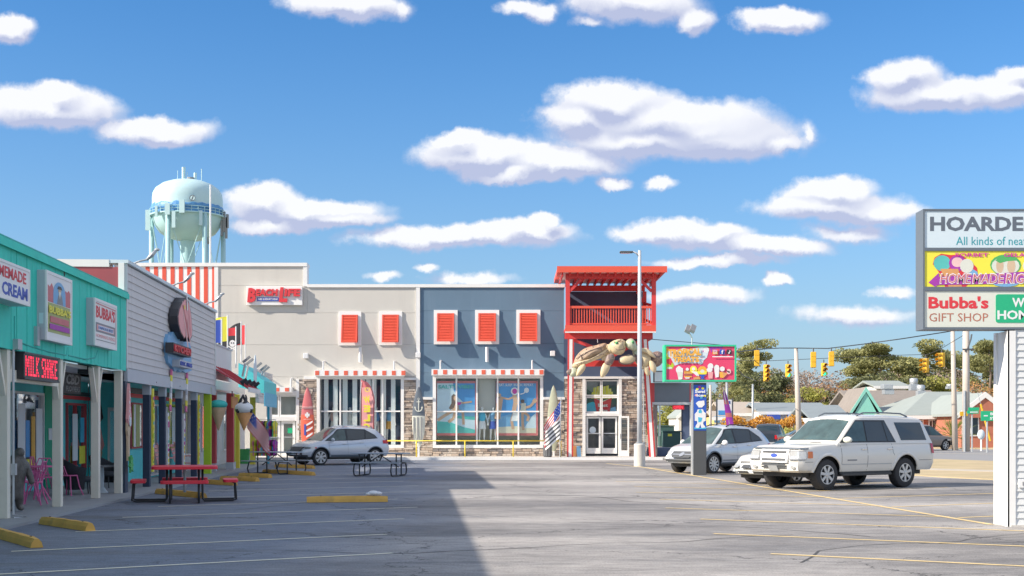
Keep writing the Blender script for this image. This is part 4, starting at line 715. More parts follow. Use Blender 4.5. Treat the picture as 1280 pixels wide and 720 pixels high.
for i,(px,z,l) in enumerate(((303,3.3+1.2,.6),(307,4.55,.5),(318,4.6,.5),(325,4.9,.9),(328,4.8,.8))):
    zz=P(px,[444,447,452,455,457][i],.5)[1]; t=rowthing('roof_flood_lamp',['gray flood lamp tilted above the pale parapet','gray flood lamp behind the turquoise hood top','gray flood lamp right of the turquoise hood top','ribbed gray flood lamp over the beige end shop','gray flood lamp farthest right over the beige end shop'][i],'lamp',px,.5,zz-.8,'gray flood lamps on the low shop roofs')
    MB().tube([(0,0,0),(0,-.1,.5)],.04,6).build('stem','galv',t); MB().box(-.07,.07,-.24,.1,-.04,.04,mat=Matrix.Translation((0,-.1,.6))@Matrix.Rotation(R(-40),4,'X')).build('lamp_head','mid_gray',t)
# flags on the roofs
def flag(nm,lb_,loc,rz,Lp,cloth,wd,ht,cols,group=None,pole='white_paint',sag=.3,pr=.03,wav=.12,dirn=-1,z1=None,seed=0,lean=0):
    t=thing(nm,lb_,'flag',loc,rz,group); MB().tube([(0,0,0),(lean,0,Lp)],pr,8).build('pole',pole,t); r=random.Random(seed); zt=z1 if z1 else Lp-.05
    nx,nz=12,len(cols) if len(cols)>1 else 1
    for j in range(nz):
        rows=[]
        for i in range(nx+1):
            u=i/nx; col=[]
            for v in (j/nz,(j+1)/nz): col.append((lean+dirn*u*wd*(1-.25*sag*v),wav*math.sin(u*7+v*1.5+seed)*(.3+u),zt-v*ht-u*u*wd*sag-u*.03))
            rows.append(col)
        MB().loft(rows).build('cloth_stripe' if nz>1 else 'cloth',cols[j],t,smooth=True)
    return t
def rf(px,ytop,ybase,out=-1.): s_,z1=P(px,ytop,out); z0=P(px,ybase,out)[1]; return row(s_,out,z0),z1-z0
for px,yt,yb,lb_,cols,wd,ht,sag,sd in ((277,398,440,'purple blue flag with pale lettering nearest the white siding',['ink_blue'],.9,.95,.15,1),(284.5,394,440,'plain yellow flag left of the black pirate flag',['ink_yellow'],.95,1.05,.3,2),(301.5,402,452,'black pirate flag with skull hanging over the shop roofs',['ink_black'],1.2,.95,1.0,3),(306.8,405,470,'small red flag farthest right over the shop roofs',['ink_red'],.5,.9,.1,4)):
    loc,h=rf(px,yt,yb); flag('roof_flag',lb_,loc,PI*0,h,0,wd,ht,cols,'flags above the low shop roofs',sag=sag,seed=sd,wav=.06)
loc,h=rf(295,408,460); flag('roof_flag','red rolled pennant between the yellow and the pirate flag',loc,0,h,0,.75,.35,['ink_red'],'flags above the low shop roofs',sag=.1,seed=6,wav=.05)

for o in [o for o in C.objects if o.get('label','').startswith('black pirate flag')]:
    pc=Pic(-.09,.004); z_=o.children[0]; h=max(v.co.z for v in z_.data.vertices)-.95; pc.ell('ink_white',-.38,h,.14,.16,12); pc.ell('ink_black',-.43,h+.02,.03,.04,6); pc.ell('ink_black',-.33,h+.02,.03,.04,6); pc.line('ink_white',[(-.58,h-.32),(-.18,h-.12)],.05); pc.line('ink_white',[(-.58,h-.12),(-.18,h-.32)],.05); pc.build('skull_print',o)
M('auto_glass',(.012,.025,.035),.04,var=.25,scale=1.5,spec=.7); M('auto_glass_clear',(.03,.065,.07),.05,var=.6,scale=2.2,spec=.6,dirt=((.12,.16,.14),2.6,5,.56))
# ------------------------------------------------------------------ cars
def lerp_tab(tab,x):
    if x<=tab[0][0]: return tab[0][1]
    for (a_,va),(c1,vb) in zip(tab,tab[1:]):
        if x<=c1: t=(x-a_)/(c1-a_); return va+(vb-va)*t
    return tab[-1][1]
def smooth_tab(tab,x):
    return (lerp_tab(tab,x-.06)+lerp_tab(tab,x)*2+lerp_tab(tab,x+.06))/4
class Car:
    FT=[(0,.925),(.12,.965),(.35,.995),(.6,1.0),(.85,.975),(1,.93)]
    def __init__(s,label,cat,loc,head,p,name='parked_car',group=None):
        s.p=p; s.t=thing(name,label,cat,loc,head,group); s.xf,s.xr,s.W=p['xf'],p['xr'],p['W']; s.sill=p['sill']; s.R=p['R']; s.Ra=p.get('Ra',p['R']+.085); s.ax=(p['xa'],p['xb']); s.cr=p.get('cr',.05)
        s.body()
    def zs(s,x): return smooth_tab(s.p['belt'],x)
    def w(s,x):
        a=s.p.get('round',.55); k=s.p.get('rk',.2); v=s.W/2
        if x>s.xf-a: v*=1-k*((x-(s.xf-a))/a)**2.6
        b=s.p.get('rround',.4); kb=s.p.get('rkb',.12)
        if x<s.xr+b: v*=1-kb*(((s.xr+b)-x)/b)**2.6
        return v
    def sh(s,x,z):                       # fascia lean
        f=max(0,(x-(s.xf-.7))/.7); r=max(0,((s.xr+.5)-x)/.5); zf=(z-s.sill)/(s.zs(x)-s.sill)
        return f**2*(lerp_tab(s.p.get('nose',[(0,-.08),(.3,0),(.6,-.02),(1,-.16)]),zf))-r**2*lerp_tab(s.p.get('tail',[(0,-.06),(.3,0),(.6,-.02),(1,-.06)]),zf)
    def ys(s,x,z): t=(z-s.sill)/(s.zs(x)-s.sill); return s.w(x)*lerp_tab(s.FT,t)
    def zb(s,x):
        z=s.sill
        if x>s.xf-.5: z+=s.p.get('up',.0)*((x-(s.xf-.5))/.5)
        for a in s.ax:
            if abs(x-a)<s.Ra: z=max(z,s.R+math.sqrt(s.Ra**2-(x-a)**2))
        return z
    def body(s):
        p=s.p; xs=set(round(s.xr+(s.xf-s.xr)*i/54,4) for i in range(55))
        for a in s.ax:
            for i in range(19): xs.add(round(a+s.Ra*math.cos(PI*i/18)*.9999,4))
            xs.add(round(a+s.Ra*1.002,4)); xs.add(round(a-s.Ra*1.002,4))
        xs=sorted(xs); rows=[]
        for x in xs:
            zb,zs,w=s.zb(x),s.zs(x),s.w(x); h=[]
            for t in (0,.1,.25,.42,.6,.76,.88,.95,1.0):
                z=zb+(zs-zb)*t; h.append((x+s.sh(x,z),s.ys(x,z),z))
            c=lerp_tab(p.get('crown',[(0,.04)]),x)
            for f,cz in ((.90,.35),(.84,.6),(.60,.85),(.3,.97)): h.append((x+s.sh(x,zs),w*f,zs+c*cz))
            rows.append(h+[(x+s.sh(x,zs),0,zs+c)]+[(a,-b,c_) for a,b,c_ in h[::-1]])
        b=MB(); b.loft(rows); n=len(rows[0])
        b.f.append(tuple(range((len(rows)-1)*n,len(rows)*n))); b.m.append(0); b.f.append(tuple(range(n-1,-1,-1))); b.m.append(0)
        o=b.build('body',p['paint'],s.t,smooth=True); s.autosm(o)
        # greenhouse
        gx=p['roof']; g0,g1=gx[0][0],gx[-1][0]; s.k=p.get('tumble',.32); rows=[]; s.gt=p.get('gy',.93)
        X=sorted(set([round(g0+(g1-g0)*i/50,4) for i in range(51)]+[x for x,_ in gx]))
        for x in X:
            zr=max(smooth_tab(gx,x) if g0+.1<x<g1-.1 else lerp_tab(gx,x),s.zs(x)+.012); zb=s.zs(x)-.03; yt=s.yg(x,zr); r=min(.055,(zr-zb)*.4); cw=p.get('rc',.05)
            h=[(x,s.yg(x,zb),zb),(x,s.yg(x,zr-r),zr-r),(x,yt-.02,zr-r*.35),(x,yt-.07,zr),(x,yt*.6,zr+cw*.6*min(1,(zr-zb)*2)),(x,0,zr+cw*min(1,(zr-zb)*2))]
            rows.append(h+[(a,-c_,d) for a,c_,d in h[-2::-1]])
        s.groof=rows; b=MB(); b.loft(rows); b.f.append(tuple(range(11-1,-1,-1))); b.m.append(0); b.f.append(tuple(range((len(rows)-1)*11,len(rows)*11))); b.m.append(0)
        o=b.build('cabin',p['paint'],s.t,smooth=True); s.autosm(o)
        def strip(nm,x0,x1,m):
            rr=[]
            for rw in rows:
                if x0<=rw[0][0]<=x1: 
                    yt=rw[3][1]; rr.append([(rw[5][0],v,max(0,0)+lerp_tab([(-yt,rw[3][2]),(-yt*.62,rw[4][2]),(0,rw[5][2]),(yt*.62,rw[4][2]),(yt,rw[3][2])],v)+.012) for v in [yt*(-.985+1.97*j/8) for j in range(9)]])
            if len(rr)>1:
                d=.006; MB().loft([[(q[0]+(d if x0>0 else -d),q[1],q[2]) for q in r_] for r_ in rr]).build(nm,m,s.t,smooth=True)
        strip('windshield',p['ws'][0],p['ws'][1],p.get('wsm','auto_glass_clear')); strip('rear_window',p['rw'][0],p['rw'][1],'auto_glass')
        # side glass
        for sd in (1,-1):
            for nm,m,poly,off in [('window_surround','black_metal',q,.004) for q in p.get('surround',[])]+[('side_window',p.get('sgm','auto_glass') if i else 'auto_glass_clear',q,.009) for i,q in enumerate(p['glass'])]:
                b=MB(); n=len(poly); b.add([(x,sd*(s.yg(x,z)+off),z) for x,z in poly]+[(x,sd*(s.yg(x,z)-.02),z) for x,z in poly],[tuple(range(n)) if sd<0 else tuple(range(n-1,-1,-1))]+[(i,(i+1)%n,(i+1)%n+n,i+n) for i in range(n)]); b.build(nm,m,s.t)
        # underbody, wheel wells
        bx('underbody','stop_dark',s.t,s.xr+.25,s.xf-.3,-s.W/2+.3,s.W/2-.3,s.sill-.12,s.zs(0)-.25)
        bx('rocker','stop_dark',s.t,s.ax[1]+s.Ra+.03,s.ax[0]-s.Ra-.03,-s.W/2+.08,s.W/2-.08,s.sill-.05,s.sill+.05); bx('bumper_fill','stop_dark',s.t,s.ax[0]+s.Ra+.02,s.xf-.25,-s.W/2+.28,s.W/2-.28,s.sill-.0,s.sill+.3); bx('bumper_fill','stop_dark',s.t,s.xr+.15,s.ax[1]-s.Ra-.02,-s.W/2+.25,s.W/2-.25,s.sill-.0,s.sill+.3)
        for a in s.ax:
            for sd in (1,-1): s.wheel(a,sd)
    def yg(s,x,z):
        y=s.W/2*s.gt-(z-s.zs(x))*s.k
        g1=s.p['roof'][0][0]; 
        if x<g1+.5: y-=s.p.get('gtaper',.10)*((g1+.5-x)/.5)**2
        return y
    def autosm(s,o):
        me=o.data
        try: me.set_sharp_from_angle(angle=R(38))
        except Exception: pass
    def wheel(s,a,sd):
        Rr=s.R; tw=s.p.get('tw',.23); yo=s.W/2-.035; n=s.p.get('spokes',7); sk=s.p.get('skip',False)
        b=MB(); rr=s.p.get('rim',.68)*Rr
        b.lathe([(rr,0),(rr+.02,-.0),(Rr*.93,.004),(Rr*.985,-.02),(Rr,-.05),(Rr,-tw+.05),(Rr*.98,-tw+.02),(Rr*.9,-tw),(rr,-tw)],32,(0,0,0),ax='y'); w=b.build('wheel','rubber',s.t,smooth=True)
        w.location=(a,sd*yo,Rr); w.scale=(1,sd,1)
        MB().lathe([(0,-.09),(rr,-.09),(rr,-.004),(rr-.012,.004),(rr-.02,-.004),(rr-.022,-.088)],32,ax='y').build('rim','dark_gray' ,w)
        b=MB(); 
        for i in range(n):
            t=2*PI*i/n+.2; ww=rr*s.p.get('sw',.17)
            for dt in ((-.09,.09) if s.p.get('twin') else (0,)):
                c_,q=math.cos(t+dt),math.sin(t+dt); wa=ww*(.5 if s.p.get('twin') else 1); wo=wa*s.p.get('flare',1.25)
                pts=[(c_*.04-q*wa/2,q*.04+c_*wa/2),(c_*.04+q*wa/2,q*.04-c_*wa/2),(c_*(rr-.01)+q*wo/2,q*(rr-.01)-c_*wo/2),(c_*(rr-.01)-q*wo/2,q*(rr-.01)+c_*wo/2)]
                b.add([(x,.0,z) for x,z in pts]+[(x,-.04,z) for x,z in pts],[(0,1,2,3),(7,6,5,4),(0,4,5,1),(1,5,6,2),(2,6,7,3),(3,7,4,0)])
        b.lathe([(0,.014),(.05,.012),(.062,-.01)],12,ax='y'); b.lathe([(rr-.002,-.02),(rr-.002,.006),(rr-.022,.006),(rr-.022,-.03)],32,ax='y'); b.build('spokes','alloy',w)
    def outline(s,z,front,y0,xe,off,n=14):
        pts=[]
        if front: xs=[s.xf-(s.xf-xe)*(i/n)**1.6 for i in range(n+1)]
        else: xs=[s.xr+(xe-s.xr)*(i/n)**1.6 for i in range(n+1)]
        yc=s.ys(xs[0],z); X0=xs[0]+s.sh(xs[0],z)+(off if front else -off)
        if y0<yc: pts+=[(X0,y0),(X0,(y0+yc)/2)]
        for x in xs: pts.append((x+s.sh(x,z)+(off if front else -off)*(1-abs(x-xs[0])/max(.01,abs(xe-xs[0]))),s.ys(x,z)+off))
        return pts
    def wrap(s,nm,m,front,y0,xe,z0,z1,off=.012,sides=(1,-1),dz=0,cut=None):
        for sd in sides:
            rows=[]
            for j in range(5):
                z=z0+(z1-z0)*j/4; rows.append([(x,sd*y,z+dz*i) for i,(x,y) in enumerate(s.outline(z,front,y0,xe,off))])
            b=MB(); b.loft(rows); b.build(nm,m,s.t,smooth=True)
    def facep(s,nm,m,front,pts,off=.015,th=.03,**k):    # polygon (y,z) on the front or rear face
        b=MB(); xx=s.xf if front else s.xr; sg=1 if front else -1; n=len(pts)
        b.add([(xx+s.sh(xx,z)+sg*off,y,z) for y,z in pts]+[(xx+s.sh(xx,z)+sg*(off-th),y,z) for y,z in pts],[tuple(range(n)),tuple(range(2*n-1,n-1,-1))]+[(i,i+n,(i+1)%n+n,(i+1)%n) for i in range(n)]); return b.build(nm,m,s.t,**k)
    def rectf(s,nm,m,front,y0,y1,z0,z1,off=.015,th=.03): return s.facep(nm,m,front,[(y0,z0),(y1,z0),(y1,z1),(y0,z1)],off,th)
    def side(s,nm,m,pts,w=.012,off=.003,sides=(1,-1)):
        for sd in sides:
            b=MB(); 
            for (xa,za),(xb,zb_) in zip(pts,pts[1:]):
                l=math.hypot(xb-xa,zb_-za); nx,nz=-(zb_-za)/l*w/2,(xb-xa)/l*w/2; k=max(1,int(l/.12))
                for i in range(k):
                    q=[]
                    for t in (i/k,(i+1)/k):
                        x,z=xa+(xb-xa)*t,za+(zb_-za)*t; q.append([(x+e*nx,sd*(s.ys(x,min(z+e*nz,s.zs(x)))+off),z+e*nz) for e in (1,-1)])
                    b.quad(q[0][0],q[0][1],q[1][1],q[1][0])
            b.build(nm,m,s.t)
    def arch(s,m,w=.06,off=.015,nm='arch_trim'):
        for a in s.ax:
            for sd in (1,-1):
                rows=[]
                for i in range(21):
                    t=PI*(-.04+1.08*i/20); r=[]
                    for rr,o_ in ((s.Ra-.015,0),(s.Ra-.01,off),(s.Ra+w*.7,off),(s.Ra+w,0)):
                        x,z=a+rr*math.cos(t),max(s.sill,s.R+rr*math.sin(t)); r.append((x,sd*(s.ys(x,min(z,s.zs(x)))+o_),z))
                    rows.append(r)
                MB().loft(rows).build(nm,m,s.t,smooth=True)
    def mirror(s,x,z,m,sz=(.07,.11,.085)):
        for sd in (1,-1):
            b=MB(); y=s.W/2*.93+.06; b.ell((x,sd*(y+.08),z),sz,14); b.bar((x-.02,sd*(y-.1),z-.04),(x,sd*(y+.03),z-.03),.05,.04); b.build('mirror',m,s.t,smooth=True)
    def handle(s,x,z,m,l=.2):
        for sd in (1,-1): MB().box(x-l/2,x+l/2,sd*(s.ys(x,z)+.018)-.012,sd*(s.ys(x,z)+.018)+.012,z-.018,z+.018).build('door_handle',m,s.t,smooth=False,bev=.008)
    def rails(s,x0,x1,m,inset=.1,h=.05):
        for sd in (1,-1):
            pts=[]
            for i in range(9):
                x=x0+(x1-x0)*i/8; z=smooth_tab(s.p['roof'],x); e=min(i,8-i); pts.append((x,sd*(s.yg(x,z)-inset),z+.02+(h if e>0 else -.0)))
            MB().tube(pts,.022,6).build('roof_rail',m,s.t,smooth=True)
# --- big white suv
p=dict(xf=2.47,xr=-2.70,W=1.98,sill=.47,R=.405,Ra=.50,xa=1.50,xb=-1.52,paint='car_white',cr=.05,round=.5,rk=.13,rkb=.06,tw=.27,
 belt=[(-2.7,1.22),(0,1.22),(1.05,1.19),(1.3,1.17),(2.2,1.12),(2.47,1.08)],crown=[(0,.04),(1.4,.05),(2.3,.05),(2.47,.03)],
 roof=[(-2.66,1.24),(-2.40,1.83),(-2.25,1.885),(-1.0,1.93),(.1,1.92),(.35,1.86),(1.12,1.21)],ws=(.40,1.08),rw=(-2.62,-2.42),tumble=.24,gy=.95,gtaper=.02,
 nose=[(0,-.10),(.2,0),(.55,.0),(.62,-.05),(.95,-.07),(1,-.14)],tail=[(0,-.05),(.3,.03),(.6,.0),(1,-.02)],
 glass=[[(.93,1.26),(.02,1.26),(.02,1.78),(.30,1.78)],[(-.03,1.26),(-.80,1.26),(-.70,1.78),(-.03,1.78)],[(-.84,1.26),(-1.08,1.26),(-.86,1.72),(-.75,1.78)],[(-1.38,1.28),(-2.42,1.28),(-2.28,1.76),(-1.22,1.76)]],
 surround=[[(1.02,1.225),(-1.16,1.225),(-.84,1.82),(.28,1.82)]],spokes=7,sw=.26,flare=1.2,rim=.62)
c=Car('large off white four door suv parked at the front of the right hand row','suv',(8.85,34.6,0),R(213.4),p)
c.arch('car_white',.07,.03); c.facep('grille_surround','ink_white',True,[(-.48,.72),(.48,.72),(.50,1.06),(-.50,1.06)],.02,.06)
for z in (.80,.895,.99): c.rectf('grille_slot','dark_gray',True,-.42,.42,z-.028,z+.028,.026,.02)
c.facep('badge','ink_blue',True,[(.11*math.cos(t*PI/6),.90+.045*math.sin(t*PI/6)) for t in range(12)],.045,.03); c.facep('badge_rim','chrome',True,[(.125*math.cos(t*PI/6),.90+.055*math.sin(t*PI/6)) for t in range(12)],.036,.02)
c.wrap('headlight_rim','mid_gray',True,.53,2.27,.79,1.03,.004); c.wrap('headlight','lamp_clear',True,.56,2.28,.81,1.01,.009); c.wrap('turn_lamp','lamp_amber',True,.95,2.08,.82,1.01,.014,(1,-1)) if 0 else None
for sd in (1,-1):
    rows=[[(x+c.sh(x,z),sd*(c.ys(x,z)+.022),z) for x in (2.24,2.16,2.08)] for z in (.84,.92,1.01)]; MB().loft(rows).build('turn_lamp','lamp_amber',c.t,smooth=True)
c.wrap('bumper_lip','sand_path',True,.0,2.1,.47,.52,.025); 
for z in (.60,.66): c.rectf('lower_grille_slot','dark_gray',True,-.42,.42,z-.022,z+.022,.02,.02)
c.rectf('licence_plate','plate',True,-.16,.16,.50,.64,.05,.03)
for sd in (1,-1): c.facep('fog_lamp','lamp_clear',True,[(sd*.68+.07*math.cos(t*PI/6),.60+.05*math.sin(t*PI/6)) for t in range(12)],.015,.02)
c.wrap('hood_shield','charcoal_frame',True,.0,2.2,1.07,1.11,.03)
c.side('door_seam','dark_gray',[(1.0,1.20),(.98,.62),(.93,.50)],.012); c.side('door_seam','dark_gray',[(.0,1.21),(.0,.49)],.012); c.side('door_seam','dark_gray',[(-.98,1.21),(-1.0,.95),(-1.05,.88)],.012); c.side('moulding','galv',[(.97,.66),(-.95,.66)],.02,.006); c.side('bumper_seam','dark_gray',[(2.05,.74),(2.3,.74)],.01); c.side('bumper_seam','dark_gray',[(-2.05,.74),(-2.6,.74)],.01); c.side('fuel_flap','galv',[(-2.0,.98),(-2.2,.98),(-2.2,.80),(-2.0,.80),(-2.0,.98)],.008,sides=(-1,))
c.mirror(.86,1.30,'cream_face',(.09,.14,.085)); c.handle(.14,1.05,'chrome',.2); c.handle(-.86,1.05,'chrome',.2); c.side('door_badge','mid_gray',[(.78,.77),(.42,.77)],.035,.004)
c.rails(-1.9,.1,'charcoal_frame',.1,.07); c.wrap('taillight','lamp_red',False,.86,-2.58,.92,1.20,.02); c.rectf('licence_plate','plate',False,-.16,.16,.8,.92,.03,.03)
bx('step_bar','stop_dark',c.t,-.95,.95,.72,.98,.36,.42,bev=.02); bx('step_bar','stop_dark',c.t,-.95,.95,-.98,-.72,.36,.42,bev=.02); MB().tube([(1.0,-.5,1.22),(1.12,.1,1.235),(1.06,.55,1.235)],.012,5).build('wiper','black_metal',c.t); MB().box(-1.0,.9,.99-.02,1.0,1.79,1.83).build('rain_guard','black_metal',c.t) if 0 else None
bx('roof_lamp_strip','lamp_clear',c.t,.42,.44,-.3,.3,1.84,1.85)
# --- silver compact suv by the beach store
def compact(xf,xr,wb,H,R_,paint,sp,**k):
    xa=wb/2; xb=-wb/2
    d=dict(xf=xf,xr=xr,W=1.79,sill=.36,R=R_,Ra=R_+.075,xa=xa,xb=xb,paint=paint,round=.75,rk=.24,rround=.6,rkb=.16,
    belt=[(xr,1.02),(xr+.3,1.08),(-1.2,1.06),(0,1.01),(1.0,.98),(1.3,.965),(xf-.3,.86),(xf,.74)],crown=[(0,.04),(1.1,.09),(xf-.4,.07),(xf,.02)],
    roof=[(xr+.12,1.10),(xr+.30,1.28),(xr+.62,H-.10),(-.9,H-.03),(-.2,H),(.22,H-.03),(.42,H-.09),(1.30,.99)],ws=(.40,1.27),rw=(xr+.14,xr+.55),tumble=.42,gy=.92,
    nose=[(0,-.12),(.25,0),(.6,-.03),(1,-.22)],tail=[(0,-.10),(.3,.0),(.6,-.0),(1,-.08)],
    glass=[[(1.0,1.06),(.08,1.07),(.06,H-.12),(.38,H-.14),(.62,1.32)],[(.0,1.07),(-.82,1.12),(-.90,H-.15),(-.02,H-.12)],[(-.88,1.12),(-1.42,1.17),(-1.36,1.24),(-.96,H-.16)]],
    surround=[[(1.14,1.03),(-.2,1.045),(-1.5,1.13),(-1.38,1.28),(-.92,H-.10),(0,H-.075),(.42,H-.10),(.66,1.33)]],spokes=sp,sw=.2,rim=.74); d.update(k); return d
p=compact(2.17,-2.10,2.67,1.63,.345,'car_silver',7,twin=True,sw=.34)
c=Car('silver compact suv parked before the striped display window','suv',(-7.55,55.75,0),R(217),p)
c.arch('charcoal_frame',.035,.012); c.facep('grille','black_metal',True,[(-.42,.60),(.42,.60),(.55,.79),(-.55,.79)],.02,.05); c.facep('grille_bar','chrome',True,[(-.5,.70),(.5,.70),(.5,.715),(-.5,.715)],.03,.02); c.wrap('headlight','lamp_clear',True,.60,1.62,.70,.80,.012); c.wrap('headlight_core','black_metal',True,.62,1.85,.715,.765,.016); c.wrap('lower_bumper','black_metal',True,.0,1.95,.37,.44,.01)
for sd in (1,-1): c.facep('fog_surround','black_metal',True,[(sd*.52,.46),(sd*.70,.44),(sd*.70,.58),(sd*.60,.60)],.015,.02)
c.side('door_seam','mid_gray',[(.95,1.0),(.92,.55),(.86,.42)],.012); c.side('door_seam','mid_gray',[(.04,1.02),(.02,.40)],.012); c.side('door_seam','mid_gray',[(-.86,1.04),(-.80,.84),(-.98,.7)],.012); c.side('body_crease','mid_gray',[(1.0,.82),(.3,.87),(-.6,.91)],.012); c.side('door_sill','charcoal_frame',[(.85,.40),(-.85,.40)],.08,.004)
c.mirror(.82,1.08,'car_silver'); c.handle(.2,.90,'car_silver_light'); c.handle(-.66,.95,'car_silver_light'); c.wrap('taillight','lamp_red',False,.55,-1.72,.90,1.05,.016); c.rails(-1.4,.1,'car_silver_light',.1,.035); c.side('lamp_corner','lamp_red',[(1.64,.74),(1.55,.755)],.05,.012)
# --- silver crossover with badge
p=compact(2.08,-2.14,2.56,1.655,.345,'car_silver_light',10,sw=.2)
c=Car('silver crossover parked behind the treats sign pylon','suv',(7.45,46.15,0),R(221),p)
c.arch('charcoal_frame',.04,.014); c.facep('grille','dark_gray',True,[(-.38,.56),(.38,.56),(.50,.66),(.46,.78),(-.46,.78),(-.50,.66)],.02,.05); c.facep('badge','chrome',True,[(.10*math.cos(t*PI/6),.68+.075*math.sin(t*PI/6)) for t in range(12)],.045,.03); c.facep('grille_wing','chrome',True,[(-.44,.66),(.44,.66),(.44,.69),(-.44,.69)],.032,.02)
c.wrap('headlight','lamp_clear',True,.56,1.5,.68,.79,.012); c.wrap('lower_bumper','dark_gray',True,.0,1.85,.42,.52,.008); c.wrap('bumper_lip','galv',True,.0,1.85,.36,.415,.03); c.side('door_seam','mid_gray',[(.92,1.0),(.90,.55),(.84,.42)],.012); c.side('door_seam','mid_gray',[(.03,1.02),(.02,.40)],.012); c.side('door_sill','charcoal_frame',[(.80,.42),(-.80,.42)],.12,.004); c.side('body_crease','mid_gray',[(.8,.66),(-.2,.62),(-.8,.76)],.01)
c.mirror(.82,1.08,'ink_white',(.08,.12,.095)); c.handle(.18,.93,'chrome'); c.handle(-.66,.98,'chrome'); c.wrap('taillight','lamp_red',False,.5,-1.75,.88,1.03,.016); c.rails(-1.35,.15,'black_metal',.1,.04)
# --- low sedan
p=dict(xf=2.35,xr=-2.4,W=1.80,sill=.30,R=.325,Ra=.395,xa=1.35,xb=-1.35,paint='car_silver_warm',round=.85,rk=.30,rround=.7,rkb=.2,
 belt=[(-2.4,.92),(-1.4,.97),(0,.93),(1.0,.90),(1.9,.80),(2.35,.62)],crown=[(0,.04),(1.2,.09),(1.9,.09),(2.35,.03)],
 roof=[(-1.95,.97),(-1.1,1.34),(-.6,1.40),(0,1.42),(.25,1.39),(1.28,.94)],ws=(.30,1.22),rw=(-1.9,-1.15),tumble=.5,gy=.9,nose=[(0,-.12),(.25,0),(.6,-.04),(1,-.3)],
 glass=[[(.95,.98),(.05,.99),(.05,1.31),(.3,1.31)],[(-.02,.99),(-.85,1.02),(-.75,1.3),(-.02,1.32)],[(-.9,1.02),(-1.35,1.04),(-.8,1.3)]],surround=[[(1.08,.955),(-1.5,1.02),(-.8,1.36),(.26,1.36)]],spokes=5,sw=.3,rim=.66)
c=Car('low silver sedan wedged between the crossover and the white suv','sedan',(8.62,37.9,0),R(218),p); c.t.scale=(1,1,.94)
for sd in (1,-1):
    c.facep('grille_port','dark_gray',True,[(sd*.06,.50),(sd*.34,.50),(sd*.42,.61),(sd*.12,.61)],.02,.03); c.facep('grille_ring','chrome',True,[(sd*.04,.49),(sd*.36,.49),(sd*.44,.62),(sd*.10,.62)],.014,.03); c.facep('lower_intake','dark_gray',True,[(sd*.10,.33),(sd*.45,.33),(sd*.45,.40),(sd*.10,.40)],.015,.03)
c.wrap('headlight','lamp_clear',True,.50,1.75,.50,.63,.014); c.mirror(.85,.98,'black_metal'); c.side('door_seam','mid_gray',[(.9,.9),(.85,.36)],.012); c.wrap('bumper_lip','galv',True,.0,1.9,.30,.33,.012); c.wrap('taillight','lamp_red',False,.4,-2.1,.7,.85,.014)
for sd in (1,-1): c.facep('fog_lamp','lamp_clear',True,[(sd*.58+.05*math.cos(t*PI/6),.40+.04*math.sin(t*PI/6)) for t in range(12)],.012,.02)
# --- cars out on the street
p=compact(2.4,-2.45,2.8,1.75,.36,'car_taupe',6)
Y=88; c=Car('taupe suv passing on the street beyond the white suv','suv',(wx(1152,Y),Y,0),R(28),p,'car'); c.wrap('taillight','lamp_red',False,.5,-1.9,.9,1.08,.016); c.rectf('licence_plate','plate',False,-.16,.16,.75,.87,.03,.03); c.wrap('headlight','lamp_clear',True,.56,1.5,.68,.79,.012)
p=dict(xf=2.7,xr=-2.8,W=1.95,sill=.5,R=.40,Ra=.48,xa=1.8,xb=-1.7,paint='car_black',round=.5,rk=.12,rkb=.02,belt=[(-2.8,1.12),(.9,1.12),(1.3,1.10),(2.7,1.0)],roof=[(-.75,1.15),(-.62,1.68),(-.4,1.78),(.5,1.78),(.7,1.72),(1.45,1.14)],ws=(.7,1.4),rw=(-.72,-.6),tumble=.28,gy=.92,glass=[[(1.1,1.18),(.35,1.18),(.35,1.66),(.65,1.66)],[(.28,1.18),(-.5,1.18),(-.45,1.64),(.28,1.66)]],surround=[[(1.2,1.15),(-.56,1.15),(-.5,1.7),(.6,1.7)]],spokes=6,sw=.25,tail=[(0,0),(1,0)])
Y=84; c=Car('dark blue pickup truck seen from behind on the street','pickup truck',(wx(961,Y),Y,0),R(70),p,'pickup_truck'); c.wrap('taillight','lamp_red',False,.80,-2.7,.85,1.1,.02); c.rectf('rear_bumper','galv',False,-.9,.9,.5,.66,.1,.12); c.rectf('tailgate','car_black',False,-.78,.78,.7,1.1,.02,.02); c.rectf('licence_plate','ink_white',False,-.16,.16,.53,.65,.12,.03)
for px,Y,a,pt,lb_ in ((922,92,100,'car_silver','distant silver car beside the feather flag'),(1004,96,185,'car_taupe','distant brownish suv partly behind the white suv roof')):
    p=compact(2.15,-2.2,2.65,1.5,.33,pt,6); c=Car(lb_,'car',(wx(px,Y),Y,0),R(a),p,'car'); c.wrap('taillight','lamp_red',False,.5,-1.8,.85,1.0,.016); c.wrap('headlight','lamp_clear',True,.56,1.5,.68,.79,.012)

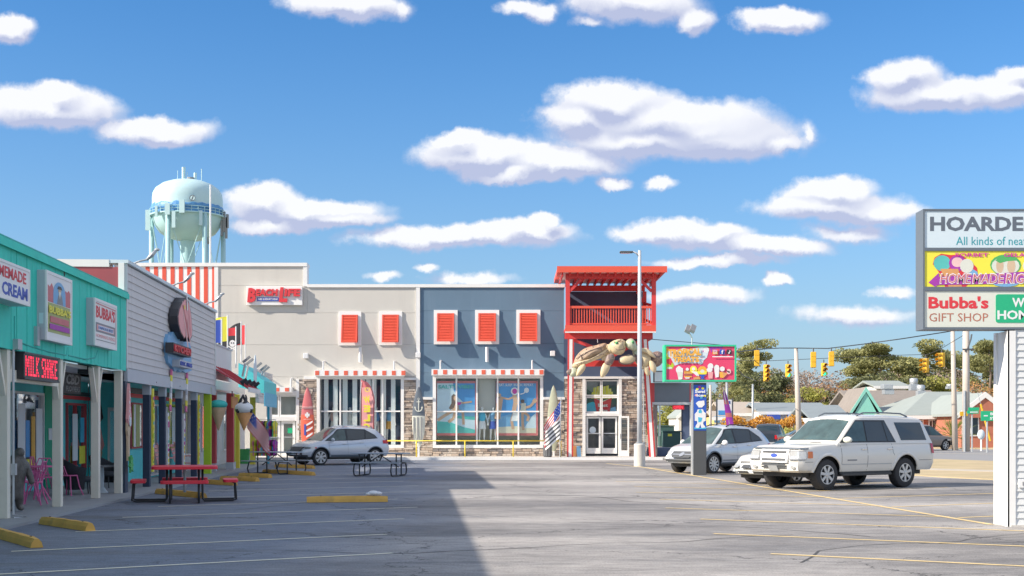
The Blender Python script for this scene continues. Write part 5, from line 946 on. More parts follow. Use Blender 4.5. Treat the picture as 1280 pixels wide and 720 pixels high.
# ------------------------------------------------------------------ wheel stops
def wstop(p,q,lb_,h=.14,w=.17):
    p=Vector(p+(0,));q=Vector(q+(0,)); d=q-p; a=math.atan2(d.y,d.x); t=thing('wheel_stop',lb_,'wheel stop',tuple(p),a,'yellow concrete wheel stops')
    L_n=d.length; n=9; rows=[]; r=random.Random(int(p.x*100))
    for i in range(n+1):
        x=L_n*i/n; e=.0 if 0<i<n else .012; rows.append([(x,-w/2+r.uniform(0,.006),0.005),(x,-w/2+.02,h*.55),(x,-w/2+.045+e,h-r.uniform(0,.008)-e),(x,w/2-.045-e,h-r.uniform(0,.008)-e),(x,w/2-.02,h*.55),(x,w/2,0.005)])
    MB().loft(rows,caps=True).build('concrete_bar','stop_yellow',t)
    for x in (.3,L_n-.3): MB().lathe([(0,h+.006),(.018,h+.006),(.018,h-.02)],8,(x,0,0)).build('spike','stop_dark',t)
    return t
G=lambda px,py:(wx(px,2640/(py-533)),2640/(py-533))
wstop(G(-14,668),G(46,685),'nearest yellow wheel stop cut by the left picture edge'); wstop(G(54,655),G(113,664),'yellow wheel stop lying second from the left picture edge')
t=wstop((-4.45,27.75),(-2.72,28.0),'lone yellow wheel stop in the middle of the shaded lot with a white bag on it'); t['label']='lone yellow wheel stop in the middle of the shaded lot'
b=MB(); b.ell((0,0,.05),(.12,.09,.055),12); b.ell((.10,.02,.04),(.09,.08,.045),10); b.ell((-.10,-.02,.03),(.07,.06,.035),10); o=b.build('crumpled_bag','ink_white',None,smooth=True); o.location=(-3.03,27.98,.145); tag(o,'small crumpled white and yellow bag on the lone wheel stop','bag')
for a_,c1,lb_ in (((197,617),(255,623),'yellow wheel stop half hidden under the red picnic table'),((240,604),(294,607),'yellow wheel stop beyond the red picnic table seats'),((277,600),(322,602),'yellow wheel stop between the red table and the first gray table'),((300,596),(338,597.5),'yellow wheel stop just left of the first gray picnic table'),((330,591),(392,594.5),'yellow wheel stop behind the first gray picnic table'),((345,584),(392,586),'farthest yellow wheel stop near the silver compact suv front')): wstop(G(*a_),G(*c1),lb_)
# ------------------------------------------------------------------ picnic tables
def gray_table(lb_,loc,rz,L_t=1.85):
    t=thing('picnic_table',lb_,'picnic table',loc,rz,'gray picnic tables')
    for i in range(5): MB().box(-L_t/2,L_t/2,-.37+i*.15,-.37+i*.15+.138,.74,.775).build('top_plank','gray_plank',t)
    for sd in (-1,1):
        for i in range(2): y=sd*.68-.13+i*.135; MB().box(-L_t/2,L_t/2,y,y+.125,.44,.472).build('seat_plank','gray_plank',t)
    for x in (-L_t/2+.28,L_t/2-.28):
        for sd in (-1,1): MB().tube([(x,0,.0+.03),(x,sd*.62,.03),(x,sd*.74,.06),(x,sd*.80,.20),(x,sd*.72,.41),(x,sd*.60,.43),(x,sd*.28,.43)],.024,8).build('bench_leg','black_metal',t,smooth=True)
        MB().tube([(x,-.25,.03),(x,-.25,.73)],.024,8).build('leg','black_metal',t); MB().tube([(x,.25,.03),(x,.25,.73)],.024,8).build('leg','black_metal',t); MB().tube([(x,-.3,.725),(x,.3,.725)],.022,6).build('cross_bar','black_metal',t)
    for sd in (-1,1): MB().tube([(sd*(L_t/2-.28),0,.3),(0,0,.7)],.018,6).build('brace','black_metal',t)
    return t
gray_table('gray plank picnic table nearer the shop row, in front of the silver suv nose',(wx(352,45.5),44.6,0),R(-28)); gray_table('gray plank picnic table farther right, in front of the silver suv tail',(wx(477,43),42.6,0),R(-14))
t=thing('picnic_table','red square picnic table with four attached seats and black tube legs','picnic table',(wx(231,28.2),28.2,.0),R(14))
def rr(cx,cy,hx,hy,r=.1,n=4):
    o=[]
    for sx_,sy_,a0 in ((1,1,0),(-1,1,PI/2),(-1,-1,PI),(1,-1,1.5*PI)):
        for i in range(n+1): a=a0+PI/2*i/n; o.append((cx+sx_*(hx-r)+r*math.cos(a),cy+sy_*(hy-r)+r*math.sin(a)))
    return o
MB().prism(rr(0,0,.70,.60),.72,.785,0,'z').build('table_top','red_plastic',t,bev=.008)
for cx,cy,hx,hy in ((0,-.88,.50,.16),(0,.88,.50,.16),(-.98,0,.16,.45),(.98,0,.16,.45)):
    MB().prism(rr(cx,cy,hx,hy+.02,.08),.425,.49,0,'z').build('seat','red_plastic',t,bev=.006); L2=math.hypot(cx,cy); dx_,dy_=cx/L2,cy/L2; px_,py_=-dy_,dx_
    for q in (-.3,.3):
        f=lambda r_,z:(dx_*r_+px_*q,dy_*r_+py_*q,z); MB().tube([f(.38,.74),f(.38,.08),f(.42,.03),f(L2+.04,.03),f(L2+.12,.05),f(L2+.10,.40),f(L2,.445)],.023,8).build('leg','black_metal',t,smooth=True)
MB().tube([(0,0,.2),(0,0,.74)],.03,8).build('umbrella_sleeve','galv',t)
# ------------------------------------------------------------------ porch furniture
def bistro_chair(lb_,loc,rz):
    t=thing('cafe_chair',lb_,'chair',loc,rz,'pink metal cafe chairs'); MB().lathe([(0,.45),(.19,.45),(.2,.46),(.19,.475),(0,.47)],16).build('seat','pink',t)
    for sx_ in (-1,1):
        for sy_ in (-1,1): MB().tube([(sx_*.13,sy_*.13,.45),(sx_*.17,sy_*.17,.2),(sx_*.23,sy_*.23,0)],.016,6).build('leg','pink',t)
    MB().tube([(-.17,.12,.45),(-.2,.2,.7),(-.12,.23,.88),(.12,.23,.88),(.2,.2,.7),(.17,.12,.45)],.014,6).build('back_frame','pink',t)
    for x in (-.07,.07): MB().tube([(x,.15,.46),(-x,.22,.88)],.01,6).build('back_bar','pink',t)
    MB().tube([(-.2,.19,.66),(-.26,-.05,.68),(-.2,-.1,.46)],.012,6).build('arm','pink',t); MB().tube([(.2,.19,.66),(.26,-.05,.68),(.2,-.1,.46)],.012,6).build('arm','pink',t); return t
def porch(px,out,z=.05): s,_=P(px,533,out); return row(s,out,z)
t=thing('cafe_table','pink round cafe table between the first two porch posts','table',porch(45,-1.15)); MB().lathe([(0,.72),(.4,.72),(.41,.735),(.4,.75),(0,.75)],20).build('table_top','pink',t); 
for a in range(4): x,y=math.cos(a*PI/2+.5),math.sin(a*PI/2+.5); MB().tube([(x*.05,y*.05,.72),(x*.08,y*.08,.4),(x*.3,y*.3,0)],.016,6).build('leg','pink',t)
for px,out,rz,lb_ in ((30,-1.05,60,'pink metal cafe chair left of the cafe table, beside the dark statue'),(41,-.75,180,'pink metal cafe chair in front of the cafe table'),(59,-1.2,-60,'pink metal cafe chair at the right of the cafe table'),(52,-1.8,0,'pink metal cafe chair behind the cafe table by the wall'),(86,-1.0,-20,'lone pink metal cafe chair between second and third porch posts')): bistro_chair(lb_,porch(px,out),ROT+R(rz))
def tub(lb_,loc,rz):
    t=thing('wicker_chair',lb_,'chair',loc,rz,'black wicker tub chairs'); 
    rows=[]
    for i in range(13):
        a=-PI*.12+PI*1.24*i/12; x,y=.36*math.cos(a),.36*math.sin(a); h=.62+.22*max(0,math.sin(a)); rows.append([(x*.8,y*.8,.12),(x,y,.45),(x*1.12,y*1.12,h),(x*1.05,y*1.05,h+.02),(x*.88,y*.88,h-.02),(x*.82,y*.82,.4)])
    MB().loft(rows).build('shell','wicker',t,smooth=True); MB().lathe([(0,.30),(.3,.3),(.33,.36),(.3,.42),(0,.43)],20).build('seat','wicker',t,smooth=True)
    for sx_ in (-1,1):
        for sy_ in (-1,1): MB().tube([(sx_*.22,sy_*.22,.3),(sx_*.25,sy_*.25,0)],.015,6).build('leg','black_metal',t)
    return t
tub('black wicker tub chair left of the third cream post',porch(98,-.9),ROT+R(20)); tub('black wicker tub chair right of the third cream post',porch(131,-1.1),ROT+R(-15)); 
t=thing('pedestal_table','small gray table with pale pedestal between the wicker chairs','table',porch(127,-.55)); MB().lathe([(0,.62),(.3,.62),(.3,.66),(0,.66)],16).build('table_top','mid_gray',t); MB().lathe([(.16,0),(.12,.05),(.05,.15),(.06,.4),(.05,.62)],14).build('pedestal','pale_face',t,smooth=True)
# adirondack chairs
def adir(lb_,loc,rz):
    t=thing('porch_rocker',lb_,'chair',loc,rz,'soft pink slatted porch chairs')
    for i in range(5): MB().box(-.3,.3,-.02,.0,.42+i*.13,.42+i*.13+.105,mat=Matrix.Translation((0,.25,0))@Matrix.Rotation(R(-14),4,'X')).build('back_slat','soft_pink',t)
    for i in range(4): MB().box(-.3,.3,-.32+i*.13,-.32+i*.13+.11,.36,.385).build('seat_slat','soft_pink',t)
    for sd in (-1,1): 
        bx('arm','soft_pink',t,sd*.36-.05,sd*.36+.05,-.35,.25,.60,.625); bx('leg','soft_pink',t,sd*.34-.03,sd*.34+.03,-.32,-.26,0.02,.6); bx('leg','soft_pink',t,sd*.34-.03,sd*.34+.03,.15,.21,0.02,.6); MB().bar((sd*.3,.14,.3),(sd*.3,.36,1.1),.04,.04).build('back_post','soft_pink',t)
    return t
adir('soft pink slatted porch chair left of the third navy post',porch(213,-.75,.04),ROT); adir('soft pink slatted porch chair right of the third navy post',porch(233,-.75,.04),ROT)
# statue: crouched dark bronze bear like figure
t=thing('statue','dark mottled standing animal statue beside the first porch post','statue',porch(17,-.45,.05),ROT-R(30))
M('bronze_dark',(.09,.08,.07),.45,.2,var=.7,scale=6,bump=.8,bscale=18)
skin('figure','bronze_dark',t,[[(0,0,.45,.17),(0,-.02,.72,.19),(0,-.06,.92,.17),(0,-.12,1.06,.09),(0,-.16,1.14,.115),(0,-.24,1.12,.07)],[0,(.12,-.02,.3,.10),(.14,0,.08,.07),(.14,-.1,.04,.06)],[0,(-.12,-.02,.3,.10),(-.14,0,.08,.07),(-.14,-.1,.04,.06)],[2,(.2,-.08,.88,.09),(.26,-.16,.64,.07),(.2,-.26,.52,.055)],[2,(-.2,-.08,.88,.09),(-.26,-.12,.62,.07),(-.22,-.2,.46,.055)]])
# treat cut-outs
t=rowthing('treat_cutout','pink topped ice cream cone cut-out with green pineapple leaves on a dark post','cutout sign',157,.05,.04)
bx('post','navy_post',t,-.03,.27,.0,.12,0,2.7)
zz=lambda py:P(159,py,.1)[1]-.04
rz_=lambda pts:[((px-159.5)*.026,zz(py)) for px,py in pts]
MB().prism(rz_([(160,479),(157.5,486),(156,500),(154.5,515),(153,524),(156,531),(165,531),(167,523),(164.5,512),(163,498),(162,486)]),-.10,-.04).build('ice_cream','soft_pink',t)
MB().prism(rz_([(155,527),(154,538),(157,545),(158,576),(163,576),(163.5,545),(166,538),(165.5,527)]),-.08,-.03).build('cone','tan',t)
MB().prism(ellpts(0,zz(527),.09,.12,10),-.12,-.1).build('glaze','pale_face',t)
for dx_,z_ in ((-.02,490),(.03,497),(-.05,503),(.03,510),(-.03,514),(.06,518),(-.07,521)): MB().prism(ellpts(dx_*.9,zz(z_),.018,.04,6),-.112,-.1).build('sprinkle','ink_white',t)
MB().prism(rz_([(155,571),(158,576),(159,570),(160.5,576),(163,569),(163.5,576),(167,572),(166,579),(169,582),(166,584),(168,590),(162,587),(158,591),(159,585),(154.5,583),(158,579)]),-.14,-.09).build('leaf_crown','leaf_green',t)
def cone_sign(px,pyt,pym,pyb,out,m1,m2,lb_,tilt=0):
    s_,zt=P(px,pyt,out); zm=P(px,pym,out)[1]; zb_=P(px,pyb,out)[1]; t=thing('hanging_cone',lb_,'cone sign',row(s_,out,zb_),ROT); h=zm-zb_; r=.3
    MB().lathe([(0.02,0),(r*.93,h),(r*.8,h+.02),(0,h)],18).build('cone','cone_tan' if m2=='t' else 'cone_orange',t,smooth=True).rotation_euler=(0,tilt,0); b=MB(); H=zt-zm
    b.ell((0,0,h+H*.35),(r*1.05,r*1.05,H*.45),16); o=b.build('scoop',m1,t,smooth=True); return t,h,H,r
t,h,H,r=cone_sign(273,497,510,538,.2,'mint','t','hanging ice cream cone with mint green scoop under the maroon awning')
t2,h,H,r=cone_sign(305,499,516,538,1.1,'ink_white','o','hanging twist cone with black and white swirl before the flag',.12); b=MB()
for i in range(3): b.tube([(math.cos(a/4+i*2.1)*r*(1-a/14)*.8,math.sin(a/4+i*2.1)*r*(1-a/14)*.8,h+.05+a*H/9) for a in range(12)],[.10*(1-a/15) for a in range(12)],6)
b.build('swirl','ink_black',t2,smooth=True)
# goods outside
def bucket(px,out,m,lb_):
    t=rowthing('bucket',lb_,'bucket',px,out,.05); MB().lathe([(0,0),(.19,0),(.24,.6),(.255,.6),(.255,.63),(.23,.63),(.18,.03)],16).build('pail',m,t,smooth=False)
bucket(305.5,-.4,'leaf_green','green bucket on the walk by the yellow posts'); bucket(314.5,-.3,'pale_face','white bucket right of the green bucket')
t=rowthing('clothing_rack','rack of brightly tie-dyed shirts outside the end of the row','clothing rack',331,.6,.04); t.rotation_euler=(0,0,R(10)); t.scale=(.5,.8,1)
for px,zh in ((0,1.9),): MB().tube([(-.9,0,0),(-.9,0,zh),(.9,0,zh),(.9,0,0)],.025,6).build('rail','galv',t)
cs=['ink_magenta','sky_print_deep','lime','ink_black','ink_orange','panel_cyan','pink','ink_purple','ink_green','ink_white','sky_print','ink_yellow']
rnd=random.Random(4)
for lv,(zh,n) in enumerate(((1.85,11),(1.05,11))):
    for i in range(n):
        x=-.85+1.7*i/(n-1); a=R(rnd.uniform(30,75)); t_=Matrix.Translation((x,0,zh))@Matrix.Rotation(a,4,'Z'); m=rnd.choice(cs); sh=[(-.10,0),(.10,0),(.30,-.12),(.24,-.26),(.18,-.2),(.19,-.68),(-.19,-.68),(-.18,-.2),(-.24,-.26),(-.30,-.12)]
        b=MB(); b.add([tuple(t_@Vector((p[0],-.02,p[1]))) for p in sh]+[tuple(t_@Vector((p[0],.02,p[1]))) for p in sh],[tuple(range(10)),tuple(range(19,9,-1))]+[(k_,k_+10,(k_+1)%10+10,(k_+1)%10) for k_ in range(10)]); o=b.build('shirt',m,t)
        b=MB(); q=rnd.choice([c_ for c_ in cs if c_!=m]); zq=-rnd.uniform(.2,.45); b.add([tuple(t_@Vector(v)) for v in ((-.18,-.024,zq),(.18,-.024,zq),(.18,-.024,zq-.14),(-.18,-.024,zq-.14),(-.18,.024,zq),(.18,.024,zq),(.18,.024,zq-.14),(-.18,.024,zq-.14))],[(0,1,2,3),(4,7,6,5),(0,4,5,1),(2,6,7,3)]); b.build('dye_band',q,o)
MB().tube([(-.9,0,1.1),(.9,0,1.1)],.02,6).build('rail','galv',t)
def usflag(nm,lb_,loc,rz,hoist,fly,z1,dirn,slope,red='ink_red',white='ink_white',canton='ink_blue',pole=None,stripes=13,seed=0,lean=0):
    t=thing(nm,lb_,'flag',loc,rz)
    if pole: MB().tube([(0,0,0),(lean,0,pole)],.025,8).build('pole','galv',t)
    f=lambda u,v:(lean+dirn*(u*fly*.62+v*.0),.10*math.sin(u*9+v*2+seed)*(.3+u),z1-v*hoist-u*fly*slope)
    for j in range(stripes):
        MB().loft([[f(i/12,j/stripes),f(i/12,(j+1)/stripes)] for i in range(13)]).build('stripe',red if j%2==0 else white,t,smooth=True)
    if canton:
        g_=lambda u,v:tuple(Vector(f(u,v))+Vector((0,-.012,0))); MB().loft([[g_(i/12,0),g_(i/12,.27),g_(i/12,.54)] for i in range(6)]).build('canton',canton,t,smooth=True)
        pc=MB()
        for a in range(4):
            for c_ in range(3): x,y,z=g_(.05+a*.1,.08+c_*.16); pc.prism([(x+.028*math.cos(PI/2+k_*PI/5*1)*(1 if k_%2==0 else .4),z+.028*math.sin(PI/2+k_*PI/5)*(1 if k_%2==0 else .4)) for k_ in range(10)],y-.012,y-.002)
        pc.build('stars',white,t,kind='stuff')
    return t
s_,z1=P(309,506,1.15); usflag('flag','stars and stripes flag hanging from the maroon awning shop',row(s_,1.15,0),0,.8,1.25,z1,1,.8,pole=None,seed=2)
MB().tube([(-.05,0,z1-.8),(-.05,0,z1+.2)],.02,6).build('pole','galv',C.objects[-1] if 0 else [o for o in C.objects if o.get('label','').startswith('stars and stripes flag hanging')][0])
# ------------------------------------------------------------------ red timber tower
TR=thing('red_tower','red timber balcony tower with stone veneer entrance beside the blue wall','building',(0,66,0))
def tb(nm,m,px0,px1,py0,py1,Y,dep,**k):      # box facing the lot: front at distance Y, dep deep
    return bx(nm,m,TR,wx(px0,Y),wx(px1,Y),Y-66,Y-66+dep,wz(py1,Y),wz(py0,Y),**k)
xl,xr,zt,zb_=wx(697,63.5),wx(833,63.5),wz(333.5,63.5),wz(340,63.5)
bx('roof','orange_red',TR,xl,xr,-2.5,2.8,zb_+.03,zt); bx('roof_fascia','orange_red',TR,xl-.03,xr+.03,-2.56,-2.503,zb_-.02,zt+.03)
for i in range(14): x=xl+.25+(xr-xl-.5)*i/13; bx('rafter','tower_red',TR,x-.04,x+.04,-2.3,2.7,zb_-.17,zb_+.026)
bx('roof_underside','white_paint',TR,xl+.2,xr-.2,-2.2,2.6,zb_+.0,zb_+.028)
tb('front_beam','tower_red',707,821,341.3,348,64,.2); 
bx('rear_beam','tower_red',TR,wx(709,68),wx(806,68),1.9,2.1,wz(364,68),wz(357,68))
for px,a_,c1,Y in ((709.8,348,414,64.02),(817.5,348,414,64.02)): tb('corner_post','tower_red',px-2.6,px+2.6,a_,c1,Y,.2)
for px in (806,): bx('corner_post','tower_red',TR,wx(px-2.3,67.8),wx(px+2.3,67.8),1.85,2.05,wz(414,67.8),wz(364,67.8))
def tbar(nm,m,p,q,Y,w=.13,Y2=None):
    Y2=Y2 or Y; return MB().bar((wx(p[0],Y),Y-66+.1,wz(p[1],Y)),(wx(q[0],Y2),Y2-66+.1,wz(q[1],Y2)),w,w).build(nm,m,TR)
tbar('knee_brace','tower_red',(712,364),(727,349),64); tbar('knee_brace','tower_red',(815,364),(800,349),64); tbar('knee_brace','tower_red',(710,368),(709,350),64.3,.1,66.5); tbar('knee_brace','tower_red',(806,380),(796,364),67.7); tbar('side_rail','tower_red',(817,382),(806,379),64.3,.12,67.8); tbar('side_rail','tower_red',(817,404),(806,399),64.3,.1,67.8)
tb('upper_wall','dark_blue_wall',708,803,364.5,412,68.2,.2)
tb('top_rail','orange_red',712,815,382.3,385.2,64.05,.12); tb('bottom_rail','orange_red',712,815,403.8,405.8,64.07,.08)
bme=None
for i in range(31):
    x=wx(713.8+3.32*i,64.1)
    if bme is None: o=MB().box(-.026,.026,0,.05,0,wz(385.3,64.1)-wz(403.7,64.1)).build('baluster','orange_red',TR); bme=o.data
    else: o=bpy.data.objects.new('baluster',bme); C.objects.link(o); o.parent=TR
    o.location=(x,-1.9,wz(403.7,64.1))
tb('deck_fascia','orange_red',706.5,820,406.3,414.2,63.9,.1); tb('deck_trim','white_trim',706.5,820,414.3,415.8,63.88,.12); bx('deck','tower_red',TR,wx(707,64),wx(820,64),-1.99,2.2,wz(413,64),wz(409,64))
tb('lower_beam','tower_red',706,816,416.2,423.5,64.3,.2); bx('lower_side_beam','tower_red',TR,wx(811,64.3),wx(816,64.3),-1.49,.6,wz(423.5,64.3),wz(416.5,64.3))
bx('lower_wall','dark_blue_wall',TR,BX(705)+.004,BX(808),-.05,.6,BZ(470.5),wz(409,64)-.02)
for (pa,pb) in (((713.8,424),(712.6,571)),((806.5,424),(815.8,571))):
    Y=64.25; a_=Vector((wx(pa[0],Y),Y-66+.1,wz(pa[1],Y))); c1=Vector((wx(pb[0],Y),Y-66+.1,.12)); MB().bar(a_,c1,.15,.15).build('lower_post','white_trim',TR)
    for d in (-.115,.115): MB().bar(a_+Vector((d,.02,0)),c1+Vector((d,.02,0)),.075,.17).build('post_side','tower_red',TR)
tb('cross_beam','tower_red',716,800,450.5,458,64.3,.14)
for p_,q_ in (((715,424),(760,441)),((810,421),(762,447)),((716,470),(716,440))): tbar('diagonal_brace','tower_red',p_,q_,64.35,.16)
stones(TR,BX(705.6),BX(728),.12,BZ(473.5),.02,hh=.11); stones(TR,BX(777),BX(808),.12,BZ(473.5),.02,hh=.11)
bx('stone_cap','white_trim',TR,BX(705.6),BX(808),-.12,.3,BZ(473.5)+.002,BZ(470.6))
bx('entry_frame','white_trim',TR,BX(728),BX(731.8),-.1,.4,.12,BZ(473.5)); bx('entry_frame','white_trim',TR,BX(773.2),BX(777),-.1,.4,.12,BZ(473.5)); bx('entry_header','white_trim',TR,BX(731.8)+.002,BX(773.2)-.002,-.08,.4,BZ(520),BZ(516.7))
for a_,c1 in ((732,751.6),(752,773)):
    for y0,y1 in ((475,495.6),(496,516.6)): glazed(a_,c1,y0,y1,'upper_window',par=TR,y=.1,w=.06)
bx('poster_board','dark_gray',TR,BX(732),BX(773),.42,.46,BZ(516),BZ(476)); pc=Pic(.41,.001); v=lambda px,py:(BX(px),BZ(py))
pc.poly('mid_gray',[v(733,476),v(750,476),v(744,492),v(734,486)]); pc.poly('panel_cyan',[v(733,516)]+[v(*q) for q in ((733,506),(736,503.5),(742,502),(745,504),(747,516))]); pc.poly('sky_print',[v(763,516),v(764,510),(v(770,508)),v(772,516)])
for i,(x,y) in enumerate(((742,490),(744,484.5),(748,483),(752,485),(756,483),(760,482),(763,486),(765,490),(747,489),(756,488),(761,489))): pc.poly('ink_yellow',[v(x-2.2,498),v(x-1.6,y),v(x+1.8,y-.8),v(x+2.2,498)]); pc.poly('cream_face',[v(x+.9,497),v(x+.7,y),v(x+1.3,y)])
pc.poly('ink_red',[v(743,497.5),v(754,500.5),v(765.5,497),v(762.5,516),v(746.5,516)]); pc.poly('cream_face',[v(743,497.2),v(754,500.5),v(765.5,497),v(754,502)]); pc.build('fries_picture',TR)
text(TR,'Best',BX(748),BX(760.5),BZ(508.5),BZ(504.2),.35,'ink_white',.005,bold=.03); text(TR,'Fries',BX(749.5),BX(760),BZ(514.8),BZ(511),.35,'ink_white',.005,bold=.03)
for a_,c1 in ((733,751),(752,771.5)):
    d=glazed(a_,c1,520.8,567,'door',par=TR,y=.12,w=.09); bx('push_bar','galv',d,BX(a_)+.1,BX(c1)-.1,.02,.06,BZ(542.3),BZ(541)); bx('door_kick_panel','white_trim',d,BX(a_)+.09,BX(c1)-.09,.085,.155,BZ(565),BZ(560))
MB().prism(ellpts(BX(741),BZ(537.5),.17,.18,14),.1,.12).build('door_sticker','pale_face',TR); bx('room_back','stone_d',TR,BX(728),BX(777),2.4,2.5,.1,4.2); bx('room_floor','dark_gray',TR,BX(731),BX(774),.4,2.4,.10,.13)
d=thing('open_door','white framed glass door standing open beside the tower entrance','door',(BX(774),65.88,.12),R(-6)); w=.5; q=MB(); hh_=wz(520,66)-.12; q.box(0,.09,-.03,.03,0,hh_).box(w-.09,w,-.03,.03,0,hh_).box(.09,w-.09,-.03,.03,0,.3).box(.09,w-.09,-.03,.03,hh_-.1,hh_); q.build('door_frame','white_trim',d); bx('pane','showroom_glass',d,.09,w-.09,-.004,.004,.3,hh_-.1); bx('handle','dark_gray',d,.05,.07,-.09,-.03,.9,1.15)
for i,(px,py) in enumerate(((718,560),(723,562))):
    t=thing('sandwich_board',['small orange folding stand at the foot of the tower post','pale blue folding stand beside the orange one'][i],'stand',(wx(px,64.8),64.8,.12)); 
    for sd in (-1,1): MB().prism([(-.14,0),(.14,0),(.1,.55),(-.1,.55)],-.01,.01).build('board',['cone_orange','sky_print'][i],t).rotation_euler=(R(14*sd),0,0)
# ------------------------------------------------------------------ turtles
def sub_mesh(o,l=1):
    m=o.modifiers.new('s','SUBSURF'); m.levels=l; m.render_levels=l
YU=63.7
def turtle(lb_,px,py):
    return thing('turtle_sculpture',lb_,'sculpture',(wx(px,YU),YU,wz(py,YU)))
k=YU/1600
def flip(par,pts,w,m,y=0,th=.07,nm='flipper'):      # pts px offsets relative to origin px (dx,dy)
    P_=[Vector((p[0]*k,y+ (p[2] if len(p)>2 else 0),-p[1]*k)) for p in pts]; return MB().tube(P_,[a*k for a in w],12,sc=(.32,1)).build(nm,m,par,smooth=True)

def dome(par,nm,m,zp,y,D,back=.5,ox=740,n=7):      # a rounded cast piece with the given outline
    c=[((700+a_/9.143-ox)*k,-(410+b_/9.143-446)*k) for a_,b_ in zp]; cx=sum(p_[0] for p_ in c)/len(c); cz=sum(p_[1] for p_ in c)/len(c)
    q=[]; L_n=len(c)
    for i in range(L_n):                              # round the outline
        for t_ in (0,.25,.5,.75):
            p0,p1,p2,p3=c[i-1],c[i],c[(i+1)%L_n],c[(i+2)%L_n]; q.append(tuple(.5*(2*p1[a]+(p2[a]-p0[a])*t_+(2*p0[a]-5*p1[a]+4*p2[a]-p3[a])*t_*t_+(3*p1[a]-p0[a]-3*p2[a]+p3[a])*t_**3) for a in (0,1)))
    rows=[]; ang=[-PI/2*back+ (PI/2+PI/2*back)*i/n for i in range(n+1)]
    for a in ang:
        f=max(.004,math.cos(a)); rows.append([(cx+(x-cx)*f,y-D*math.sin(a),cz+(z-cz)*f) for x,z in q]+[(cx+(q[0][0]-cx)*f,y-D*math.sin(a),cz+(q[0][1]-cz)*f)])
    return MB().loft(rows).build(nm,m,par,smooth=True)
def seam(par,pts,y,r_=.022,m='turtle_scale',ox=740,nm='seam'):
    return MB().tube([((700+a_/9.143-ox)*k,y if len(o_)<1 else y+o_[0],-(410+b_/9.143-446)*k) for a_,b_,*o_ in pts],r_,6).build(nm,m,par,smooth=True)
t=turtle('large tan sea turtle sculpture with its shell toward the blue wall',740,446)
dome(t,'shell','turtle_shell',[(155,430),(165,360),(200,300),(260,245),(330,215),(400,200),(470,180),(520,172),(540,190),(548,235),(520,280),(450,318),(370,355),(280,395),(200,420)],-.1,.62)
dome(t,'shell_rim','turtle_skin',[(138,445),(150,405),(205,395),(280,372),(370,335),(450,298),(520,262),(548,228),(568,260),(560,300),(500,333),(400,372),(300,412),(235,432),(180,462)],-.25,.42)
for pts in ([(215,300,0),(235,340,-.08),(250,385,.02)],[(290,245,.05),(310,300,-.12),(330,360,.0)],[(365,212,.08),(385,270,-.12),(410,330,.0)],[(440,190,.12),(460,245,-.06),(480,300,.02)],[(180,355,.1),(260,300,-.1),(340,265,-.14),(430,235,-.12),(530,205,.05)]): seam(t,pts,-.56)
for i in range(9): x_=190+i*42; y_=418-i*17.5; seam(t,[(x_,y_-2,0),(x_+8,y_+18,.06)],-.64,.014)
seam(t,[(150,430,.1),(230,405,-.02),(330,370,-.04),(430,325,-.04),(520,280,.0),(552,250,.15)],-.61,.018)
dome(t,'neck','turtle_skin',[(520,200),(570,190),(620,230),(610,290),(560,300),(530,260)],-.3,.3)
dome(t,'head','turtle_skin',[(555,190),(600,152),(660,134),(712,140),(736,165),(742,230),(722,288),(680,313),(630,311),(590,290),(565,250)],-.5,.45)
seam(t,[(606,232,.04),(625,255,-.02),(660,262,-.02),(700,256,.04),(722,245,.12)],-.90,.02,nm='mouth'); seam(t,[(714,150,.2),(700,200,.0),(712,240,.06)],-.88,.016,nm='beak_line')
MB().ell(((700+632/9.143-740)*k,-.88,-(410+187/9.143-446)*k),(.075,.06,.095),12).build('eye','leaf_green',t,smooth=True); MB().ell(((700+632/9.143-740)*k,-.93,-(410+187/9.143-446)*k),(.04,.03,.05),8).build('pupil','ink_black',t,smooth=True)
for x_,y_ in ((672,150),(650,160),(690,165),(610,175),(668,178)): dome(t,'head_scale','turtle_shell',[(x_-10,y_-7),(x_+10,y_-7),(x_+12,y_+8),(x_-8,y_+9)],-.86,.03)
dome(t,'flipper','turtle_scale',[(535,312),(590,303),(613,340),(606,380),(572,432),(520,432),(498,402),(512,350)],-.75,.14); dome(t,'flipper_tip','turtle_skin',[(500,405),(562,425),(545,495),(508,548),(465,572),(449,540),(455,480),(475,430)],-.72,.11)
dome(t,'flipper','turtle_skin',[(240,425),(275,420),(287,450),(265,500),(222,545),(180,556),(183,510),(200,460)],-.6,.14); dome(t,'hind_foot','turtle_green',[(135,455),(190,468),(203,515),(165,560),(112,548),(125,500)],-.35,.16); dome(t,'tail','turtle_scale',[(75,490),(120,470),(150,500),(130,545),(95,540),(70,515)],-.3,.12); dome(t,'belly','turtle_skin',[(465,335),(520,320),(528,360),(480,375)],-.4,.15)
MB().tube([((747-740)*k,-.1,.7),((747-740)*k,.1,(446-424)*k)],.02,5).build('hanger','galv',t)
t=turtle('smaller greenish sea turtle sculpture facing left beside the light pole',798,446); o8=dict(ox=798)
dome(t,'shell','turtle_scale',[(985,300),(1050,280),(1110,262),(1160,275),(1185,310),(1170,400),(1110,445),(1050,420),(990,380)],.15,.5,**o8)
dome(t,'body','turtle_skin',[(890,300),(950,278),(1010,308),(1034,370),(1005,435),(940,472),(895,420)],-.3,.28,**o8); dome(t,'neck','turtle_green',[(820,262),(868,240),(905,300),(925,400),(880,425),(845,370)],-.35,.26,**o8)
dome(t,'head','turtle_green',[(735,172),(762,140),(802,128),(842,150),(862,200),(868,250),(832,272),(798,256),(758,236),(740,210)],-.55,.36,**o8)
